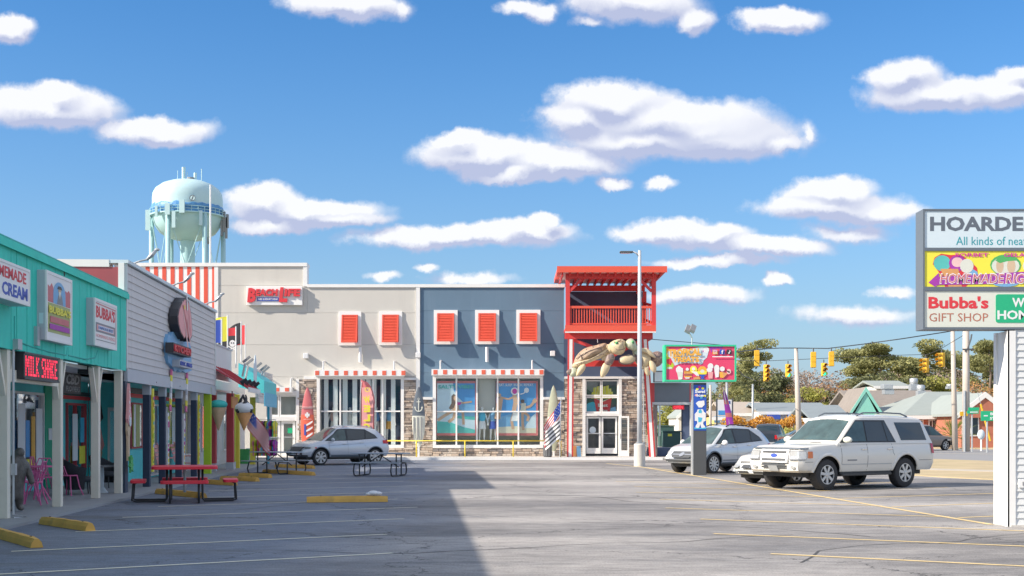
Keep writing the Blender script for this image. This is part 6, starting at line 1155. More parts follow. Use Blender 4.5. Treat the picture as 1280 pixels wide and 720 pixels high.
ex=(700+813/9.143-798)*k; ez=-(410+178/9.143-446)*k; MB().ell((ex,-.86,ez),(.07,.05,.10),12).build('eye','leaf_green',t,smooth=True); MB().ell((ex,-.9,ez),(.035,.03,.05),8).build('pupil','ink_black',t,smooth=True)
dome(t,'flipper','turtle_scale',[(658,372),(688,334),(750,311),(812,311),(846,345),(836,395),(782,422),(708,425),(664,405)],-.66,.10,**o8); dome(t,'flipper_face','turtle_skin',[(672,372),(696,344),(752,322),(806,322),(832,347),(824,386),(778,410),(712,413),(676,398)],-.70,.10,**o8)
dome(t,'flipper','turtle_skin',[(905,238),(960,236),(1020,266),(1062,308),(1080,347),(1030,333),(970,296),(915,272)],-.55,.12,**o8); dome(t,'flipper','turtle_skin',[(1008,380),(1050,386),(1082,430),(1090,480),(1075,512),(1040,500),(1010,450)],-.5,.13,**o8); dome(t,'flipper','turtle_skin',[(935,440),(982,450),(1012,490),(1017,530),(990,552),(950,500)],-.45,.12,**o8)
dome(t,'chest_scales','turtle_scale',[(840,290),(900,300),(930,360),(940,430),(900,440),(850,380)],-.5,.14,**o8)
# ------------------------------------------------------------------ drive-through canopy
D=thing('drive_through_canopy','drive through canopy with dark screen panel and red end strips','canopy',(0,64.5,0)); Y=64.5
def db(nm,m,px0,px1,py0,py1,y0,y1,**kk): return bx(nm,m,D,wx(px0,Y),wx(px1,Y),y0,y1,wz(py1,Y),wz(py0,Y),**kk)
db('screen','charcoal_frame',818,862,478.5,502.5,0,.5); db('end_strip','post_red',814,818,478.5,502.5,-.01,.5); db('end_strip','post_red',862,866,478.5,502.5,-.01,.5); db('lower_trim','galv',813,867,502.6,505.8,-.05,3); db('brick_column','stone_d',818,822,505.9,570,.1,.6); db('blue_column','dark_blue_wall',854.5,866,505.9,570,.3,.9); db('window_post','white_trim',825.5,827,505.9,545,.5,.56); db('window_post','white_trim',863,864.5,505.9,545,.2,.26)
o=db('shadow_block','dark_blue_wall',817,840,560,570.5,.6,3); text(D,'OPEN',wx(842,Y),wx(854,Y),wz(511,Y),wz(507,Y),.05,'neon_red',.02,bold=.03); bx('sign_back','ink_red',D,wx(840.5,Y),wx(855.5,Y),.06,.08,wz(512,Y),wz(506.5,Y))  # dark block stands in for the shadow at the canopy foot
t=thing('small_lightbox','small pale blue lightbox sign on top of the drive through canopy','sign',(wx(817,64.2),64.2,wz(478.3,64.2))); w=1.4; h=.6; bx('sign_box','dark_gray',t,0,w,0,.2,0.02,h); bx('sign_face','pale_face',t,.05,w-.05,-.02,0,.06,h-.05); bx('red_print','ink_red',t,.45,.9,-.03,-.02,.38,.5); bx('blue_print','ink_blue',t,.5,.95,-.03,-.02,.15,.22)
for i,(px,w,h,lb_) in enumerate(((833.5,1.1,1.65,'taller dark green utility cabinet seen through the drive through'),(840,1.25,1.25,'shorter dark green utility cabinet with yellow label'))):
    Y=95-i*3; t=thing('utility_cabinet',lb_,'cabinet',(wx(px,Y),Y,.0)); bx('cabinet','utility_green',t,-w/2,w/2,0,1,.15,h,bev=.04); bx('pad','lot_concrete',t,-w/2-.2,w/2+.2,-.2,1.2,0,.15); bx('lid','utility_green',t,-w/2-.04,w/2+.04,-.04,1.04,h+.003,h+.09)
    if i: bx('warning_label','ink_yellow',t,-.3,.0,-.012,-.002,.95,1.12)
# ------------------------------------------------------------------ light pole
Y=52.8; t=thing('light_pole','tall gray parking lot light pole on a white concrete base','light pole',(wx(799.5,Y),Y,0)); MB().lathe([(.235,0),(.235,.9),(.21,.94),(0,.94)],28).build('concrete_base','lot_concrete',t,smooth=False); bx('base_plate','galv',t,-.15,.15,-.15,.15,.941,.97)
MB().tube([(0,0,.97),(0,0,4),(0,0,wz(313,Y))],[.11,.095,.065],14).build('pole','sign_gray',t,smooth=True); z=wz(318,Y); MB().tube([(0,0,z-.1),(-.14,0,z+.06),(-.3,0,z+.11)],.035,8).build('arm','sign_gray',t,smooth=True); bx('lamp_head','dark_gray',t,-.82,-.28,-.13,.13,z+.06,z+.13,bev=.02); bx('lamp_lens','lamp_clear',t,-.78,-.4,-.1,.1,z+.045,z+.058); 
for a_,c1 in ((-.13,-.13),(.13,-.13),(.13,.13),(-.13,.13)): MB().lathe([(0,.03),(.015,.03),(.015,0)],6,(a_,c1,.97)).build('bolt','galv',t)
MB().tube([(.19,-.1,.0+.94),(.17,-.1,1.0),(.13,-.08,4)],.02,6).build('conduit','galv',t)
# ------------------------------------------------------------------ treats pylon
Y=43.3; k=Y/1600; t=thing('pylon_sign','pink treats pylon sign in green frame on a dark gray post','sign',(wx(874,Y),Y,0)); F=lambda px,py:((px-874)*k,wz(py,Y))
bx('post','dark_gray',t,F(866.8,0)[0],F(883,0)[0],0,.5,0,wz(478.5,Y)); bx('post_edge','galv',t,F(865.6,0)[0],F(866.8,0)[0]-.001,-.01,.4,0,wz(478.5,Y)); bx('post_face','dark_gray',t,F(867.2,0)[0],F(882.6,0)[0],-.015,-.001,.0,wz(538.6,Y))
x0,x1,z0,z1=F(830,0)[0],F(919.5,0)[0],wz(477,Y),wz(431.2,Y); bx('sign_case','sign_green',t,x0,x1,-.1,.45,z0,z1)
f=MB(); q=.055; f.box(x0,x0+q,-.15,-.101,z0,z1).box(x1-q,x1,-.15,-.101,z0,z1).box(x0+q,x1-q,-.15,-.101,z0,z0+q).box(x0+q,x1-q,-.15,-.101,z1-q,z1); f.build('frame','sign_green',t); x0+=q;x1-=q;z0+=q;z1-=q
bx('sign_face','sign_pink',t,x0,x1,-.112,-.102,z0,z1); A=lambda u,v:(x0+(x1-x0)*(u-75)/1050,z1-(z1-z0)*(v-85)/520)   # coordinates of the enlarged face
pc=Pic(-.113,.0007); AL=lambda l:[A(*p) for p in l]
pc.poly('ink_purple',AL([(740,88),(950,88),(930,125),(850,120),(770,180),(745,120)]))
pc.poly('lime',AL([(78,250),(110,230),(150,300),(200,380),(170,440),(120,430),(80,440)])); pc.poly('ink_red',AL([(80,290),(130,270),(170,330),(150,380),(90,350)])); pc.poly('ink_orange',AL([(78,110),(105,95),(130,150),(90,200),(78,190)])); pc.ell('ink_yellow',*A(100,220),.06,.08,10); pc.ell('cream_face',*A(130,420),.09,.04,8)
pc.poly('pale_face',AL([(95,190),(110,150),(190,150),(280,130),(340,110),(430,130),(520,110),(600,85),(700,90),(735,130),(720,190),(700,260),(650,300),(640,350),(600,370),(560,345),(480,350),(400,340),(300,350),(210,385),(180,330),(150,270),(110,240)]))
pc.ell('ink_white',*A(690,140),.10,.10,12); pc.ell('cloud_print',*A(640,260),.09,.09,12); pc.ell('ink_magenta',*A(643,160),.02,.03,8); pc.ell('soft_pink',*A(625,265),.03,.02,8)
pc.poly('ink_white',AL([(225,430),(245,405),(270,385),(300,405),(335,430),(335,480),(325,590),(300,600),(265,600),(245,500),(228,470)])); pc.poly('cream_face',AL([(240,480),(330,480),(322,560),(258,560)]))
for y,m in ((455,'brick_red'),(475,'ink_orange'),(495,'cone_orange'),(520,'brick_red'),(545,'ink_orange')): pc.poly(m,AL([(350,y),(470,y),(470,y+18),(350,y+18)]))
pc.ell('ink_white',*A(400,440),.055,.055,10); pc.poly('ink_white',AL([(360,565),(440,565),(430,585),(375,585)])); pc.ell('ink_yellow',*A(495,445),.12,.13,14); pc.ell('ink_white',*A(495,435),.055,.055,10); pc.ell('brick_red',*A(515,460),.02,.02,6)
pc.poly('ink_white',AL([(460,470),(540,540),(580,545),(560,480)])); pc.poly('ink_orange',AL([(555,440),(600,395),(660,395),(700,430),(700,470),(560,470)])); pc.poly('ink_yellow',AL([(540,470),(705,470),(690,520),(570,520)])); pc.ell('cream_face',*A(630,470),.07,.06,10); pc.poly('panel_blue',AL([(575,525),(690,525),(650,560),(665,590),(600,590),(615,560)])); pc.poly('cone_orange',AL([(490,570),(580,545),(600,595),(500,598)]))
pc.poly('soft_pink',AL([(712,480),(795,480),(785,585),(725,585)])); pc.ell('ink_white',*A(755,400),.10,.12,12); pc.ell('ink_white',*A(740,450),.10,.08,10); pc.ell('ink_white',*A(850,420),.09,.11,12); pc.poly('ink_white',AL([(810,430),(890,430),(880,560),(830,570)])); pc.ell('ink_white',*A(935,435),.085,.085,12); pc.poly('ink_orange',AL([(890,480),(1015,500),(950,575),(900,570)])); pc.poly('cone_orange',AL([(930,480),(1020,505),(960,570)])); pc.ell('light_pink',*A(1035,475),.075,.09,12); pc.poly('ink_black',AL([(1000,455),(1060,480),(1040,500),(1010,480)])); pc.line('ink_magenta',AL([(780,420),(800,440)]),.02)
for cx_,m in ((825,'ink_orange'),(933,'panel_blue'),(1040,'ink_black')): pc.poly(m,AL([(cx_-38,132),(cx_+38,132),(cx_+38,208),(cx_-38,208)]))
pc.poly('ink_magenta',AL([(790,134),(860,134),(860,165),(800,170)])); pc.line('ink_white',AL([(800,145),(850,145),(850,195),(800,195),(800,145)]),.012); pc.line('ink_white',[*[(A(825,170)[0]+.032*math.cos(a_*PI/5),A(825,170)[1]+.032*math.sin(a_*PI/5)) for a_ in range(11)]],.011)
pc.line('ink_white',AL([(1045,150),(1045,190)]),.018); pc.ell('ink_white',*A(1036,188),.025,.025,10); pc.line('ink_white',AL([(1045,150),(1062,165)]),.018); pc.line('ink_white',AL([(782,245),(1092,245)]),.035)
pc.build('treats_picture',t); yb=pc.y-pc.k*.0007-.001
a_=A(915,200);c1=A(955,142); text(t,'f',a_[0]+.01,c1[0]-.01,a_[1],c1[1],yb,'ink_white',.003,bold=.05)
a_=A(110,235);c1=A(610,120); text(t,'TROPICAL',a_[0],c1[0],a_[1]-.0,c1[1],yb,'ink_orange',.008,bold=.05,rot=.04); a_=A(175,330);c1=A(580,245); text(t,'TREATS',a_[0],c1[0],a_[1],c1[1],yb,'ink_orange',.008,bold=.05,rot=.0)
# blue panel
pz=lambda u,v:(F(866.9,0)[0]+(F(882.9,0)[0]-F(866.9,0)[0])*(u-45)/175,wz(481,Y)-(wz(481,Y)-wz(538,Y))*(v-50)/595)
bx('blue_panel','panel_blue',t,F(867.1,0)[0],F(882.8,0)[0],-.02,-.001,wz(538,Y),wz(481,Y)); pc=Pic(-.021,.001); q_=lambda l:[pz(*p) for p in l]
for x,y,m in ((125,80,'ink_magenta'),(95,105,'ink_yellow'),(170,95,'ink_yellow'),(80,185,'soft_pink'),(195,195,'ink_yellow'),(150,215,'panel_cyan')): pc.ell(m,*pz(x,y),.05,.04,8)
pc.poly('ink_white',q_([(75,290),(110,262),(190,255),(195,310),(160,345),(115,345)])); pc.poly('ink_white',q_([(100,370),(170,368),(185,400),(210,420),(210,520),(180,530),(175,560),(205,600),(200,620),(150,610),(135,560),(120,610),(75,615),(70,590),(95,550),(90,520),(60,520),(60,430),(90,400)])); pc.ell('panel_cyan',*pz(135,400),.06,.08,10); pc.ell('ink_white',*pz(135,430),.05,.03,8); pc.poly('panel_cyan',q_([(105,470),(165,480),(150,530),(110,540)])); pc.poly('panel_cyan',q_([(55,600),(100,615),(170,612),(215,600),(215,625),(55,625)])); pc.build('snow_figure_print',t)
a_=pz(62,158); c1=pz(200,115); text(t,'Shaved',a_[0],c1[0],a_[1],c1[1],-.042,'ink_white',.004,bold=.04); a_=pz(85,205); c1=pz(180,168); text(t,'Ice',a_[0],c1[0],a_[1],c1[1],-.042,'ink_white',.004,bold=.04)
tt=thing('flood_lamps','pair of gray flood lamps on a stem above the treats sign','lamp',(wx(866,Y),Y+.2,wz(431,Y))); MB().tube([(0,0,0),(0,0,.25),(-.1,0,.42)],.025,6).build('stem','galv',tt)
for dx_ in (-.14,.02): MB().box(-.09,.09,-.2,.22,-.05,.05,mat=Matrix.Translation((dx_,-.05,.55+dx_*.1))@Matrix.Rotation(R(28),4,'Y')@Matrix.Rotation(R(35),4,'X')).build('lamp_head','mid_gray',tt)
# ------------------------------------------------------------------ near sign at the right
Y=21.1; k=Y/1600; t=thing('plaza_sign','large three panel plaza sign in charcoal frame at the right picture edge','sign',(wx(1153,Y),Y,0)); V=lambda px,py:((px-1153)*k,wz(py,Y)); Wd=2.75
zT,zB=wz(261.5,Y),wz(412,Y); bx('cabinet','charcoal_frame',t,0,Wd,0,.36,zB,zT,bev=.008)
for a_,c1,m,nm in ((264,309.8,'pale_face','upper_panel'),(314,358.5,'ink_yellow','middle_panel'),(364,409,'cream_face','lower_panel')): bx(nm,m,t,.03,Wd-.05,-.02,-.001,wz(c1,Y),wz(a_,Y))
f=MB(); f.box(0,.028,-.035,0,zB,zT).box(Wd-.05,Wd,-.035,0,zB,zT)
for a_,c1 in ((261.5,263.8),(309.9,313.9),(358.6,363.8),(409.2,412)): f.box(.028,Wd-.05,-.035,0,wz(c1,Y),wz(a_,Y))
f.build('frame','charcoal_frame',t)
vt=lambda s,px0,px1,py0,py1,m,y=-.021,e=.0012,**kk: text(t,s,V(px0,0)[0],V(px1,0)[0],wz(py1,Y),wz(py0,Y),y,m,e,**kk)
vt('HOARDERS',1162,1309,270.8,289.2,'ink_gray',bold=.035); vt('All kinds of neat stuff',1194.5,1310,296,306.5,'ink_teal')
pc=Pic(-.021,.0004); q_=lambda l:[(((1150+a_/4.2353)-1153)*k,wz(250+c_/4.2353,Y)) for a_,c_ in l]
e_=lambda m,a_,c_,rx,rz:pc.ell(m,((1150+a_/4.2353)-1153)*k,wz(250+c_/4.2353,Y),rx*k/4.2353,rz*k/4.2353)
pc.poly('ink_red',q_([(65,340),(75,305),(110,285),(160,292),(210,290),(260,320),(300,360),(305,400),(240,460),(130,460),(110,400)])); pc.poly('sky_print',q_([(250,350),(300,380),(310,410),(260,410)])); e_('sea_print',115,335,46,42); e_('ink_purple',195,335,45,42); e_('light_pink',195,330,30,26); e_('cream_face',245,350,36,38); pc.poly('cone_orange',q_([(105,365),(200,365),(220,460),(150,462)])); 
e_('leaf_green',450,345,82,56); e_('cream_face',450,350,74,48); e_('tan',420,350,20,38); e_('tan',480,350,22,40); pc.poly('leaf_green',q_([(395,320),(440,290),(500,300),(520,320),(455,325),(420,335)])); e_('sky_print',450,440,70,20)
e_('cream_face',600,350,60,44); e_('brick_red',590,345,20,30)
pc.poly('ink_purple',q_([(42,438),(98,385),(98,408),(640,375),(640,440),(98,450),(80,455),(95,470)])); pc.build('sorbet_picture',t); yb=pc.y-pc.k*.0004-.001
vt('SORBET',1193,1235,316.5,321.2,'ink_magenta',yb,.001,bold=.02); vt('GELATO',1254,1296,316.5,321.2,'ink_magenta',yb,.001,bold=.02)
for s,a_,c1 in (('HOME',1174.5,1213),('MADE',1215,1254),('RIGHT',1256.5,1300)):
    vt(s,a_-.8,c1+.8,341.5,355.2,'ink_white',yb,.0012,bold=.04,shear=.15); vt(s,a_,c1,342.8,354,'border_red',yb-.0016,.0012,bold=.0,shear=.15)
vt("Bubba's",1160,1235,370.5,386,'ink_red',bold=.035); vt('GIFT SHOP',1161,1234.5,391.5,402,'brick_red')
MB().prism([(x,z) for x,z in rr((1244+1345)/2*k-1153*k,(wz(368,Y)+wz(403.5,Y))/2,50.5*k,(wz(368,Y)-wz(403.5,Y))/2,.04)],-.026,-.0205).build('green_panel','ink_green',t)
vt("WORLD'S",1264.5,1325,372,384,'ink_white',-.027,bold=.03); vt('HOMEMADE',1246,1340,388,399.5,'ink_white',-.027,bold=.03)
S=thing('sign_support','white lap sided pillar under the plaza sign','pillar',(wx(1261,Y),Y,0)); hS=zB-.02; n=29; hb=(hS-.02)/n; Wp=1.45
bx('core','lap_siding_white',S,.02,Wp-.02,.01,.55,0,hS); bx('side_panel','white_trim',S,-.004,.018,-.0,.57,0,hS); bx('corner_board','white_trim',S,-.03,.1,-.035,-.001,0,hS); bx('corner_board','white_trim',S,-.035,-.0045,-.035,.1,0,hS); bx('corner_board','white_trim',S,-.035,-.0045,.47,.575,0,hS); bx('corner_board','white_trim',S,Wp-.1,Wp,-.035,-.001,0,hS); bx('base_board','lot_concrete',S,.02,Wp-.02,-.05,.0-.002,-.05,.03)
pm=MB().add([(x,y,z) for x in (0.10,Wp-.1) for y,z in ((-.006,hb+.006),(-.026,.0),(.008,.0),(.008,hb+.006))],[(0,1,2,3),(7,6,5,4),(0,4,5,1),(1,5,6,2),(2,6,7,3),(3,7,4,0)]); o=pm.build('siding_board','lap_siding_white',S); me=o.data; o.location=(0,0,.03)
for i in range(1,n): o=bpy.data.objects.new('siding_board',me); C.objects.link(o); o.parent=S; o.location=(0,-random.uniform(0,.003),.03+i*hb)
bx('outlet_box','white_paint',S,.14,.26,-.06,-.027,.64,.78,bev=.01); bx('outlet_cover','mid_gray',S,.2,.24,-.075,-.061,.68,.74)
# ------------------------------------------------------------------ yellow railing, bin, boards, banner, flags before the beach store
Y=64.3; t=thing('yellow_railing','long yellow pipe railing on the walk before the display windows','railing',(0,Y,0)); z=wz(551,Y); MB().tube([(wx(476,Y),0,z),(wx(701,Y),0,z)],.028,8).build('top_rail','yellow_rail',t,smooth=True)
for px in (476,520.5,581.2,641.5,701): MB().tube([(wx(px,Y),0,.12),(wx(px,Y),0,z)],.03,8).build('post','yellow_rail',t,smooth=True)
Y=64.0; t=thing('trash_can','dark trash can with silver domed lid beside the railing','trash can',(wx(684.5,Y),Y,.12)); MB().lathe([(0,0),(.19,0),(.21,.05),(.21,.62),(.20,.63)],20).build('can','dark_gray',t,smooth=False); MB().lathe([(.215,.60),(.225,.62),(.225,.74),(.18,.80),(0,.83)],20).build('lid','galv',t,smooth=True)
for i in range(10): a_=2*PI*i/10; MB().bar((.212*math.cos(a_),.212*math.sin(a_),.05),(.212*math.cos(a_),.212*math.sin(a_),.6),.03,.02).build('slat','mid_gray',t)
h=lambda a_,c1,Y:wz(a_,Y)-wz(c1,Y)
t,f_=surfboard('lifeguard_surfboard','red lifeguard surfboard with white cross standing left of the striped window','surfboard' and (wx(384.3,65.2),65.2,.15),0,wz(484,65.2)-.15,.68,'border_red',[('awning_red',.12,.60)],0); Lb=wz(484,65.2)-.15
pc=Pic(-.06,.002); u=lambda x,v:(x,v*Lb)
pc.rect('ink_white',-.12,.12,Lb*.575,Lb*.615).rect('ink_white',-.045,.045,Lb*.555,Lb*.635); pc.rect('ink_blue',-.16,-.06,Lb*.30,Lb*.46)
for i in range(4): v_=.18+i*.085; pc.poly('ink_white',[(-.05,v_*Lb),(.12,(v_+.02)*Lb),(.27,(v_+.055)*Lb),(.27,(v_+.08)*Lb),(.1,(v_+.05)*Lb),(-.05,(v_+.025)*Lb)])
pc.rect('mid_gray',-.28,.28,Lb*.69,Lb*.70); pc.build('print',t); text(t,'LIFEGUARD',-.26,.26,Lb*.705,Lb*.72,-.062,'ink_white',.003); text(t,'ON DUTY',-.18,.22,Lb*.525,Lb*.54,-.062,'ink_white',.003)
t,f_=surfboard('anchor_surfboard','cream striped surfboard with gray anchor top between the two storefronts',(wx(523.3,65.1),65.1,.55),0,wz(482.5,65.1)-.55,.66,'stucco_gray',[('charcoal_frame',.52,.985),('cream_face',.02,.52)],0); Lb=wz(482.5,65.1)-.55
pc=Pic(-.06,.002); 
for x in (-.19,0,.19): pc.rect('mid_gray',x-.035-.04,x-.035+.03,Lb*.08,Lb*.50)
pc.line('cream_face',[(0,Lb*.60),(0,Lb*.78)],.05); pc.line('cream_face',[(-.1,Lb*.745),(.1,Lb*.745)],.04); pc.line('cream_face',ellpts(0,Lb*.645,.17,.17,8,PI,2*PI)+[(.17,Lb*.645)],.05); pc.line('cream_face',ellpts(0,Lb*.79,.045,.05,8)+[(.045,Lb*.79)],.02); pc.poly('cream_face',[(-.23,Lb*.64),(-.12,Lb*.65),(-.19,Lb*.675)]); pc.poly('cream_face',[(.23,Lb*.64),(.12,Lb*.65),(.19,Lb*.675)]); pc.build('anchor_print',t)
bx('stand','white_paint',t,-.05,.05,-.03,.05,-.43,.1)
t,f_=surfboard('green_surfboard','plain gray green surfboard behind the flags at the right end of the railing',(wx(692,65.1),65.1,.3),0,wz(481.5,65.1)-.3,.62,'turtle_green',[('cream_face',.50,.535)],0); bx('stand','white_paint',t,-.05,.05,-.03,.05,-.18,.1)
# feather banner
Y=62.9; k=Y/1600; t=thing('feather_banner','yellow lettered red feather banner seen from the back before the striped window','banner',(wx(450.5,Y),Y,.0)); H=wz(474.5,Y); hw=lambda v:(.0+ .64*min(1,(1-v)*3.2)**.55)
MB().tube([(0,0,0),(0,0,H*.8),(.05,0,H*.95),(.12,0,H+.02)],[.03,.025,.015,.01],8).build('pole','galv',t,smooth=True); rows=[]; z0=.9
for i in range(25):
    v=i/24; z=z0+(H-z0)*v; w_=.66 if v<.6 else .66*math.sqrt(max(0,1-((v-.6)/.4)**2))+.02; rows.append([(.03+w_*j/6,-.05*math.sin(j*1.1+v*5),z) for j in range(7)])
MB().loft(rows).build('cloth','border_red',t,smooth=True)
MB().loft([[(r_[0][0]+.05+(r_[6][0]-r_[0][0]-.1)*j/6,r_[0][1]-.085-.0*j,r_[0][2]) for j in range(7)] for r_ in rows[2:-3]]).build('cloth_panel','soft_pink',t,smooth=True)
for i,ch in enumerate('WELCOME'):
    zc=H-.98-i*.45; text(t,ch,.50,.18,zc-.17,zc+.17,-.17,'ink_yellow',.006,bold=.05,rot=.2 if i==0 else 0)
text(t,'O',.22,.5,H-.62,H-.38,-.17,'ink_yellow',.006); text(t,'V',.3,.42,H-.56,H-.44,-.175,'leaf_green',.006)
usflag('patriot_flags','stars and stripes flag on a pole before the green surfboard',(wx(700,63.6),63.6,.12),0,1.1,1.35,wz(500,63.6)-.12,-1,.95,pole=wz(497,63.6)-.12,seed=1,lean=.05)
usflag('striped_flag','black and white striped flag below the stars and stripes one',(wx(699,63.4),63.4,.12),0,.95,1.15,wz(523,63.4)-.12,-1,.55,red='ink_white',white='dark_gray',canton=None,pole=None,seed=3,stripes=9,lean=.03)
MB().tube([(.03,.03,0),(.04,.03,wz(522,63.4))],.02,6).build('pole','galv',[o for o in C.objects if o.name.startswith('striped_flag')][0])

# ------------------------------------------------------------------ trees
def crown(b,c,r,n,s,rnd,flat=1.0,hole=.35):
    for _ in range(n):
        d=Vector((rnd.gauss(0,1),rnd.gauss(0,1),rnd.gauss(0,1))).normalized(); q=rnd.uniform(hole,1)**.5; p=Vector(c)+Vector((d.x*r[0],d.y*r[1],d.z*r[2]))*q
        a=Vector((rnd.gauss(0,1),rnd.gauss(0,1),rnd.gauss(0,1)*flat)).normalized(); u=a.orthogonal().normalized(); v=a.cross(u); ss=s*rnd.uniform(.55,1.3); an=rnd.uniform(0,PI); u2=u*math.cos(an)+v*math.sin(an); v2=a.cross(u2)
        b.add([p+u2*ss,p+v2*ss*.55,p-u2*ss*.9,p-v2*ss*.6],[(0,1,2,3)],0)
def tree_mesh(kind,seed):
    r=random.Random(seed); tr=MB(); cr=MB(); H=10
    if kind=='pine':
        H=13; tr.tube([(0,0,0),(.2,0,4),(-.1,.1,9),(.1,0,12)],[.28,.22,.15,.05],7)
        for i in range(15):
            z=5+i*.56; a=r.uniform(0,2*PI); L_n=r.uniform(1.6,4.0)*(1.1-.45*(i/15)); e=Vector((math.cos(a)*L_n,math.sin(a)*L_n,z+L_n*.25)); tr.tube([(0,0,z),e*.5+Vector((0,0,z*.5)),e],[.08,.05,.02],4)
            for j in range(3): t_=.55+.25*j; c_=Vector((0,0,z))*(1-t_)+e*t_; crown(cr,c_+Vector((r.uniform(-.4,.4),r.uniform(-.4,.4),.15)),(r.uniform(1.1,1.8),r.uniform(1.1,1.8),r.uniform(.5,.8)),210,.18,r)
        crown(cr,(0,0,13),(1.3,1.3,.6),140,.24,r)
    elif kind=='broad':
        H=10; tr.tube([(0,0,0),(.1,.1,3),(0,0,6)],[.3,.24,.12],7)
        for i in range(20):
            a=r.uniform(0,2*PI); d=r.uniform(.5,3.2); z=r.uniform(3.4,8.6); d*=1-abs(z-5.8)/6; e=Vector((math.cos(a)*d,math.sin(a)*d,z)); tr.tube([(0,0,min(z-1.2,5)),e],[.09,.03],4); crown(cr,e,(r.uniform(1.,1.6),r.uniform(1.,1.6),r.uniform(.7,1.1)),250,.19,r)
    elif kind=='bare':
        H=9; tr.tube([(0,0,0),(.1,.1,2.5),(0,0,5)],[.22,.16,.08],6)
        for i in range(46):
            a=r.uniform(0,2*PI); d=r.uniform(.8,3.4); z=r.uniform(3.5,9); z0=r.uniform(1.8,4.8); e=Vector((math.cos(a)*d,math.sin(a)*d,z)); m=e*.5+Vector((0,0,z0*.5+.4)); tr.tube([(0,0,z0),m,e],[.07,.04,.015],4)
            for j in range(5): q=m.lerp(e,r.random()); f_=q+Vector((r.gauss(0,.6),r.gauss(0,.6),r.uniform(.2,1.1))); tr.tube([q,f_],[.025,.008],3)
            crown(cr,e,(.9,.9,.7),34,.16,r)
    return tr,cr
TM={}
for kd,sds in (('pine',(1,2,3)),('broad',(4,5,6)),('bare',(7,8))):
    for sd in sds: TM[(kd,sd)]=tree_mesh(kd,sd)
MES={}
def tree(kd,sd,leaf,px,Y,top,lb_,wide=1.0,grp='trees beyond the intersection',base=0):
    tr,cr=TM[(kd,sd)]; H={'pine':13.6,'broad':9.6,'bare':9.8}[kd]; sc=(wz(top,Y)-base)/H; t=thing({'pine':'pine_tree','broad':'evergreen_tree','bare':'winter_tree'}[kd],lb_,'tree',(wx(px,Y),Y,base),random.uniform(0,6.28),grp); t.scale=(sc*wide,sc*wide,sc)
    for part,mb,m in (('trunk',tr,'bark' if kd!='bare' else 'bark_pale'),('crown',cr,leaf)):
        key=(kd,sd,part,m)
        if key in MES: o=bpy.data.objects.new(part,MES[key]); C.objects.link(o); o.parent=t
        else: o=mb.build(part,m,t); MES[key]=o.data
    return t
rt=random.Random(11)
T=[('pine',1,'pine_leaf',938,150,430,1.0,'tall pine rising just right of the treats sign'),('pine',2,'pine_leaf',1100,165,431,1.35,'broad pine left of the two yellow signals at the right'),('pine',3,'pine_leaf',1072,170,438,1.2,'pine left of the broad pine over the teal gable'),('pine',1,'pine_leaf',1160,165,431,1.2,'pine behind the right hand pair of yellow signals'),('pine',2,'pine_leaf',1237,150,427,1.0,'pine at the far right beside the white pillar'),('pine',3,'pine_leaf',1200,170,446,1.2,'pine behind the two utility poles'),
 ('broad',4,'dark_leaf',948,140,462,1.1,'dark evergreen under the tall pine'),('broad',5,'dark_leaf',972,150,460,1.2,'dark evergreen left of the gray utility pole'),('broad',6,'yellow_leaf',1012,145,482,1.2,'low green yellow tree right of the gray utility pole'),('bare',7,'twig_leaf',991,160,455,1.4,'bare gray brown tree behind the gray utility pole'),('bare',8,'twig_leaf',1020,160,458,1.5,'bare tree left of the green signal'),('bare',7,'autumn_leaf',1046,150,476,1.3,'rusty brown tree below the broad pines'),('broad',4,'autumn_leaf',1062,148,485,1.1,'low rusty tree behind the teal gable'),('bare',8,'twig_leaf',925,155,470,1.3,'bare tree behind the feather flag'),('broad',5,'dark_leaf',1090,150,462,1.3,'dark evergreen behind the roof vents'),('broad',6,'yellow_leaf',1110,150,478,1.2,'yellow green tree over the brown roof'),('bare',7,'twig_leaf',1120,165,462,1.2,'bare tree over the middle of the brown roof'),('broad',4,'dark_leaf',1140,150,468,1.2,'dark evergreen below the right hand signals'),('broad',5,'yellow_leaf',1175,150,468,1.1,'yellow green tree left of the first utility pole at right'),('bare',8,'autumn_leaf',1222,145,472,1.2,'reddish brown tree over the red gable'),('bare',7,'twig_leaf',1207,155,455,1.2,'bare tree between the utility poles'),('broad',6,'dark_leaf',905,165,470,1.2,'dark tree under the treats sign'),
 ('pine',2,'pine_leaf',1135,175,447,1.2,'pine seen between the broad pines'),('pine',1,'pine_leaf',1262,165,440,1.1,'pine hidden behind the white pillar'),('broad',4,'dark_leaf',1262,150,470,1.2,'evergreen behind the white pillar'),('broad',5,'dark_leaf',1030,152,486,1.2,'dark bush tree left of the teal gable'),
 ('pine',3,'yellow_leaf',848,150,496,1.1,'yellow green tree seen through the drive through'),('broad',6,'yellow_leaf',836,150,505,1.2,'olive tree at the left of the drive through opening'),('bare',8,'autumn_leaf',858,160,500,1.1,'rusty tree seen through the drive through'),('broad',4,'dark_leaf',885,170,488,1.2,'dark tree left of the feather flag'),('bare',7,'autumn_leaf',965,150,478,1.2,'rusty bare tree left of the utility pole'),('broad',6,'dark_leaf',1000,165,478,1.3,'dark evergreen low behind the bare trees')]
for kd,sd,lf,px,Y,top,wd,lb_ in T: tree(kd,sd,lf,px,Y,top,lb_,wd)
# distant wood as one mass
b=MB(); r=random.Random(5)
for i in range(150):
    x=-60+i*2.6+r.uniform(-1,1); Y=205+r.uniform(-6,10); 
    if 205*-.36<x<205*.13: hh_=4.5
    else: hh_=r.uniform(4.5,7.5)
    crown(b,(x,Y,hh_*.5),(2.6,2.2,hh_*.55),110,.55,r)
b.build('distant_wood','dark_leaf',None,kind='stuff',label='dark low wood far behind the houses')
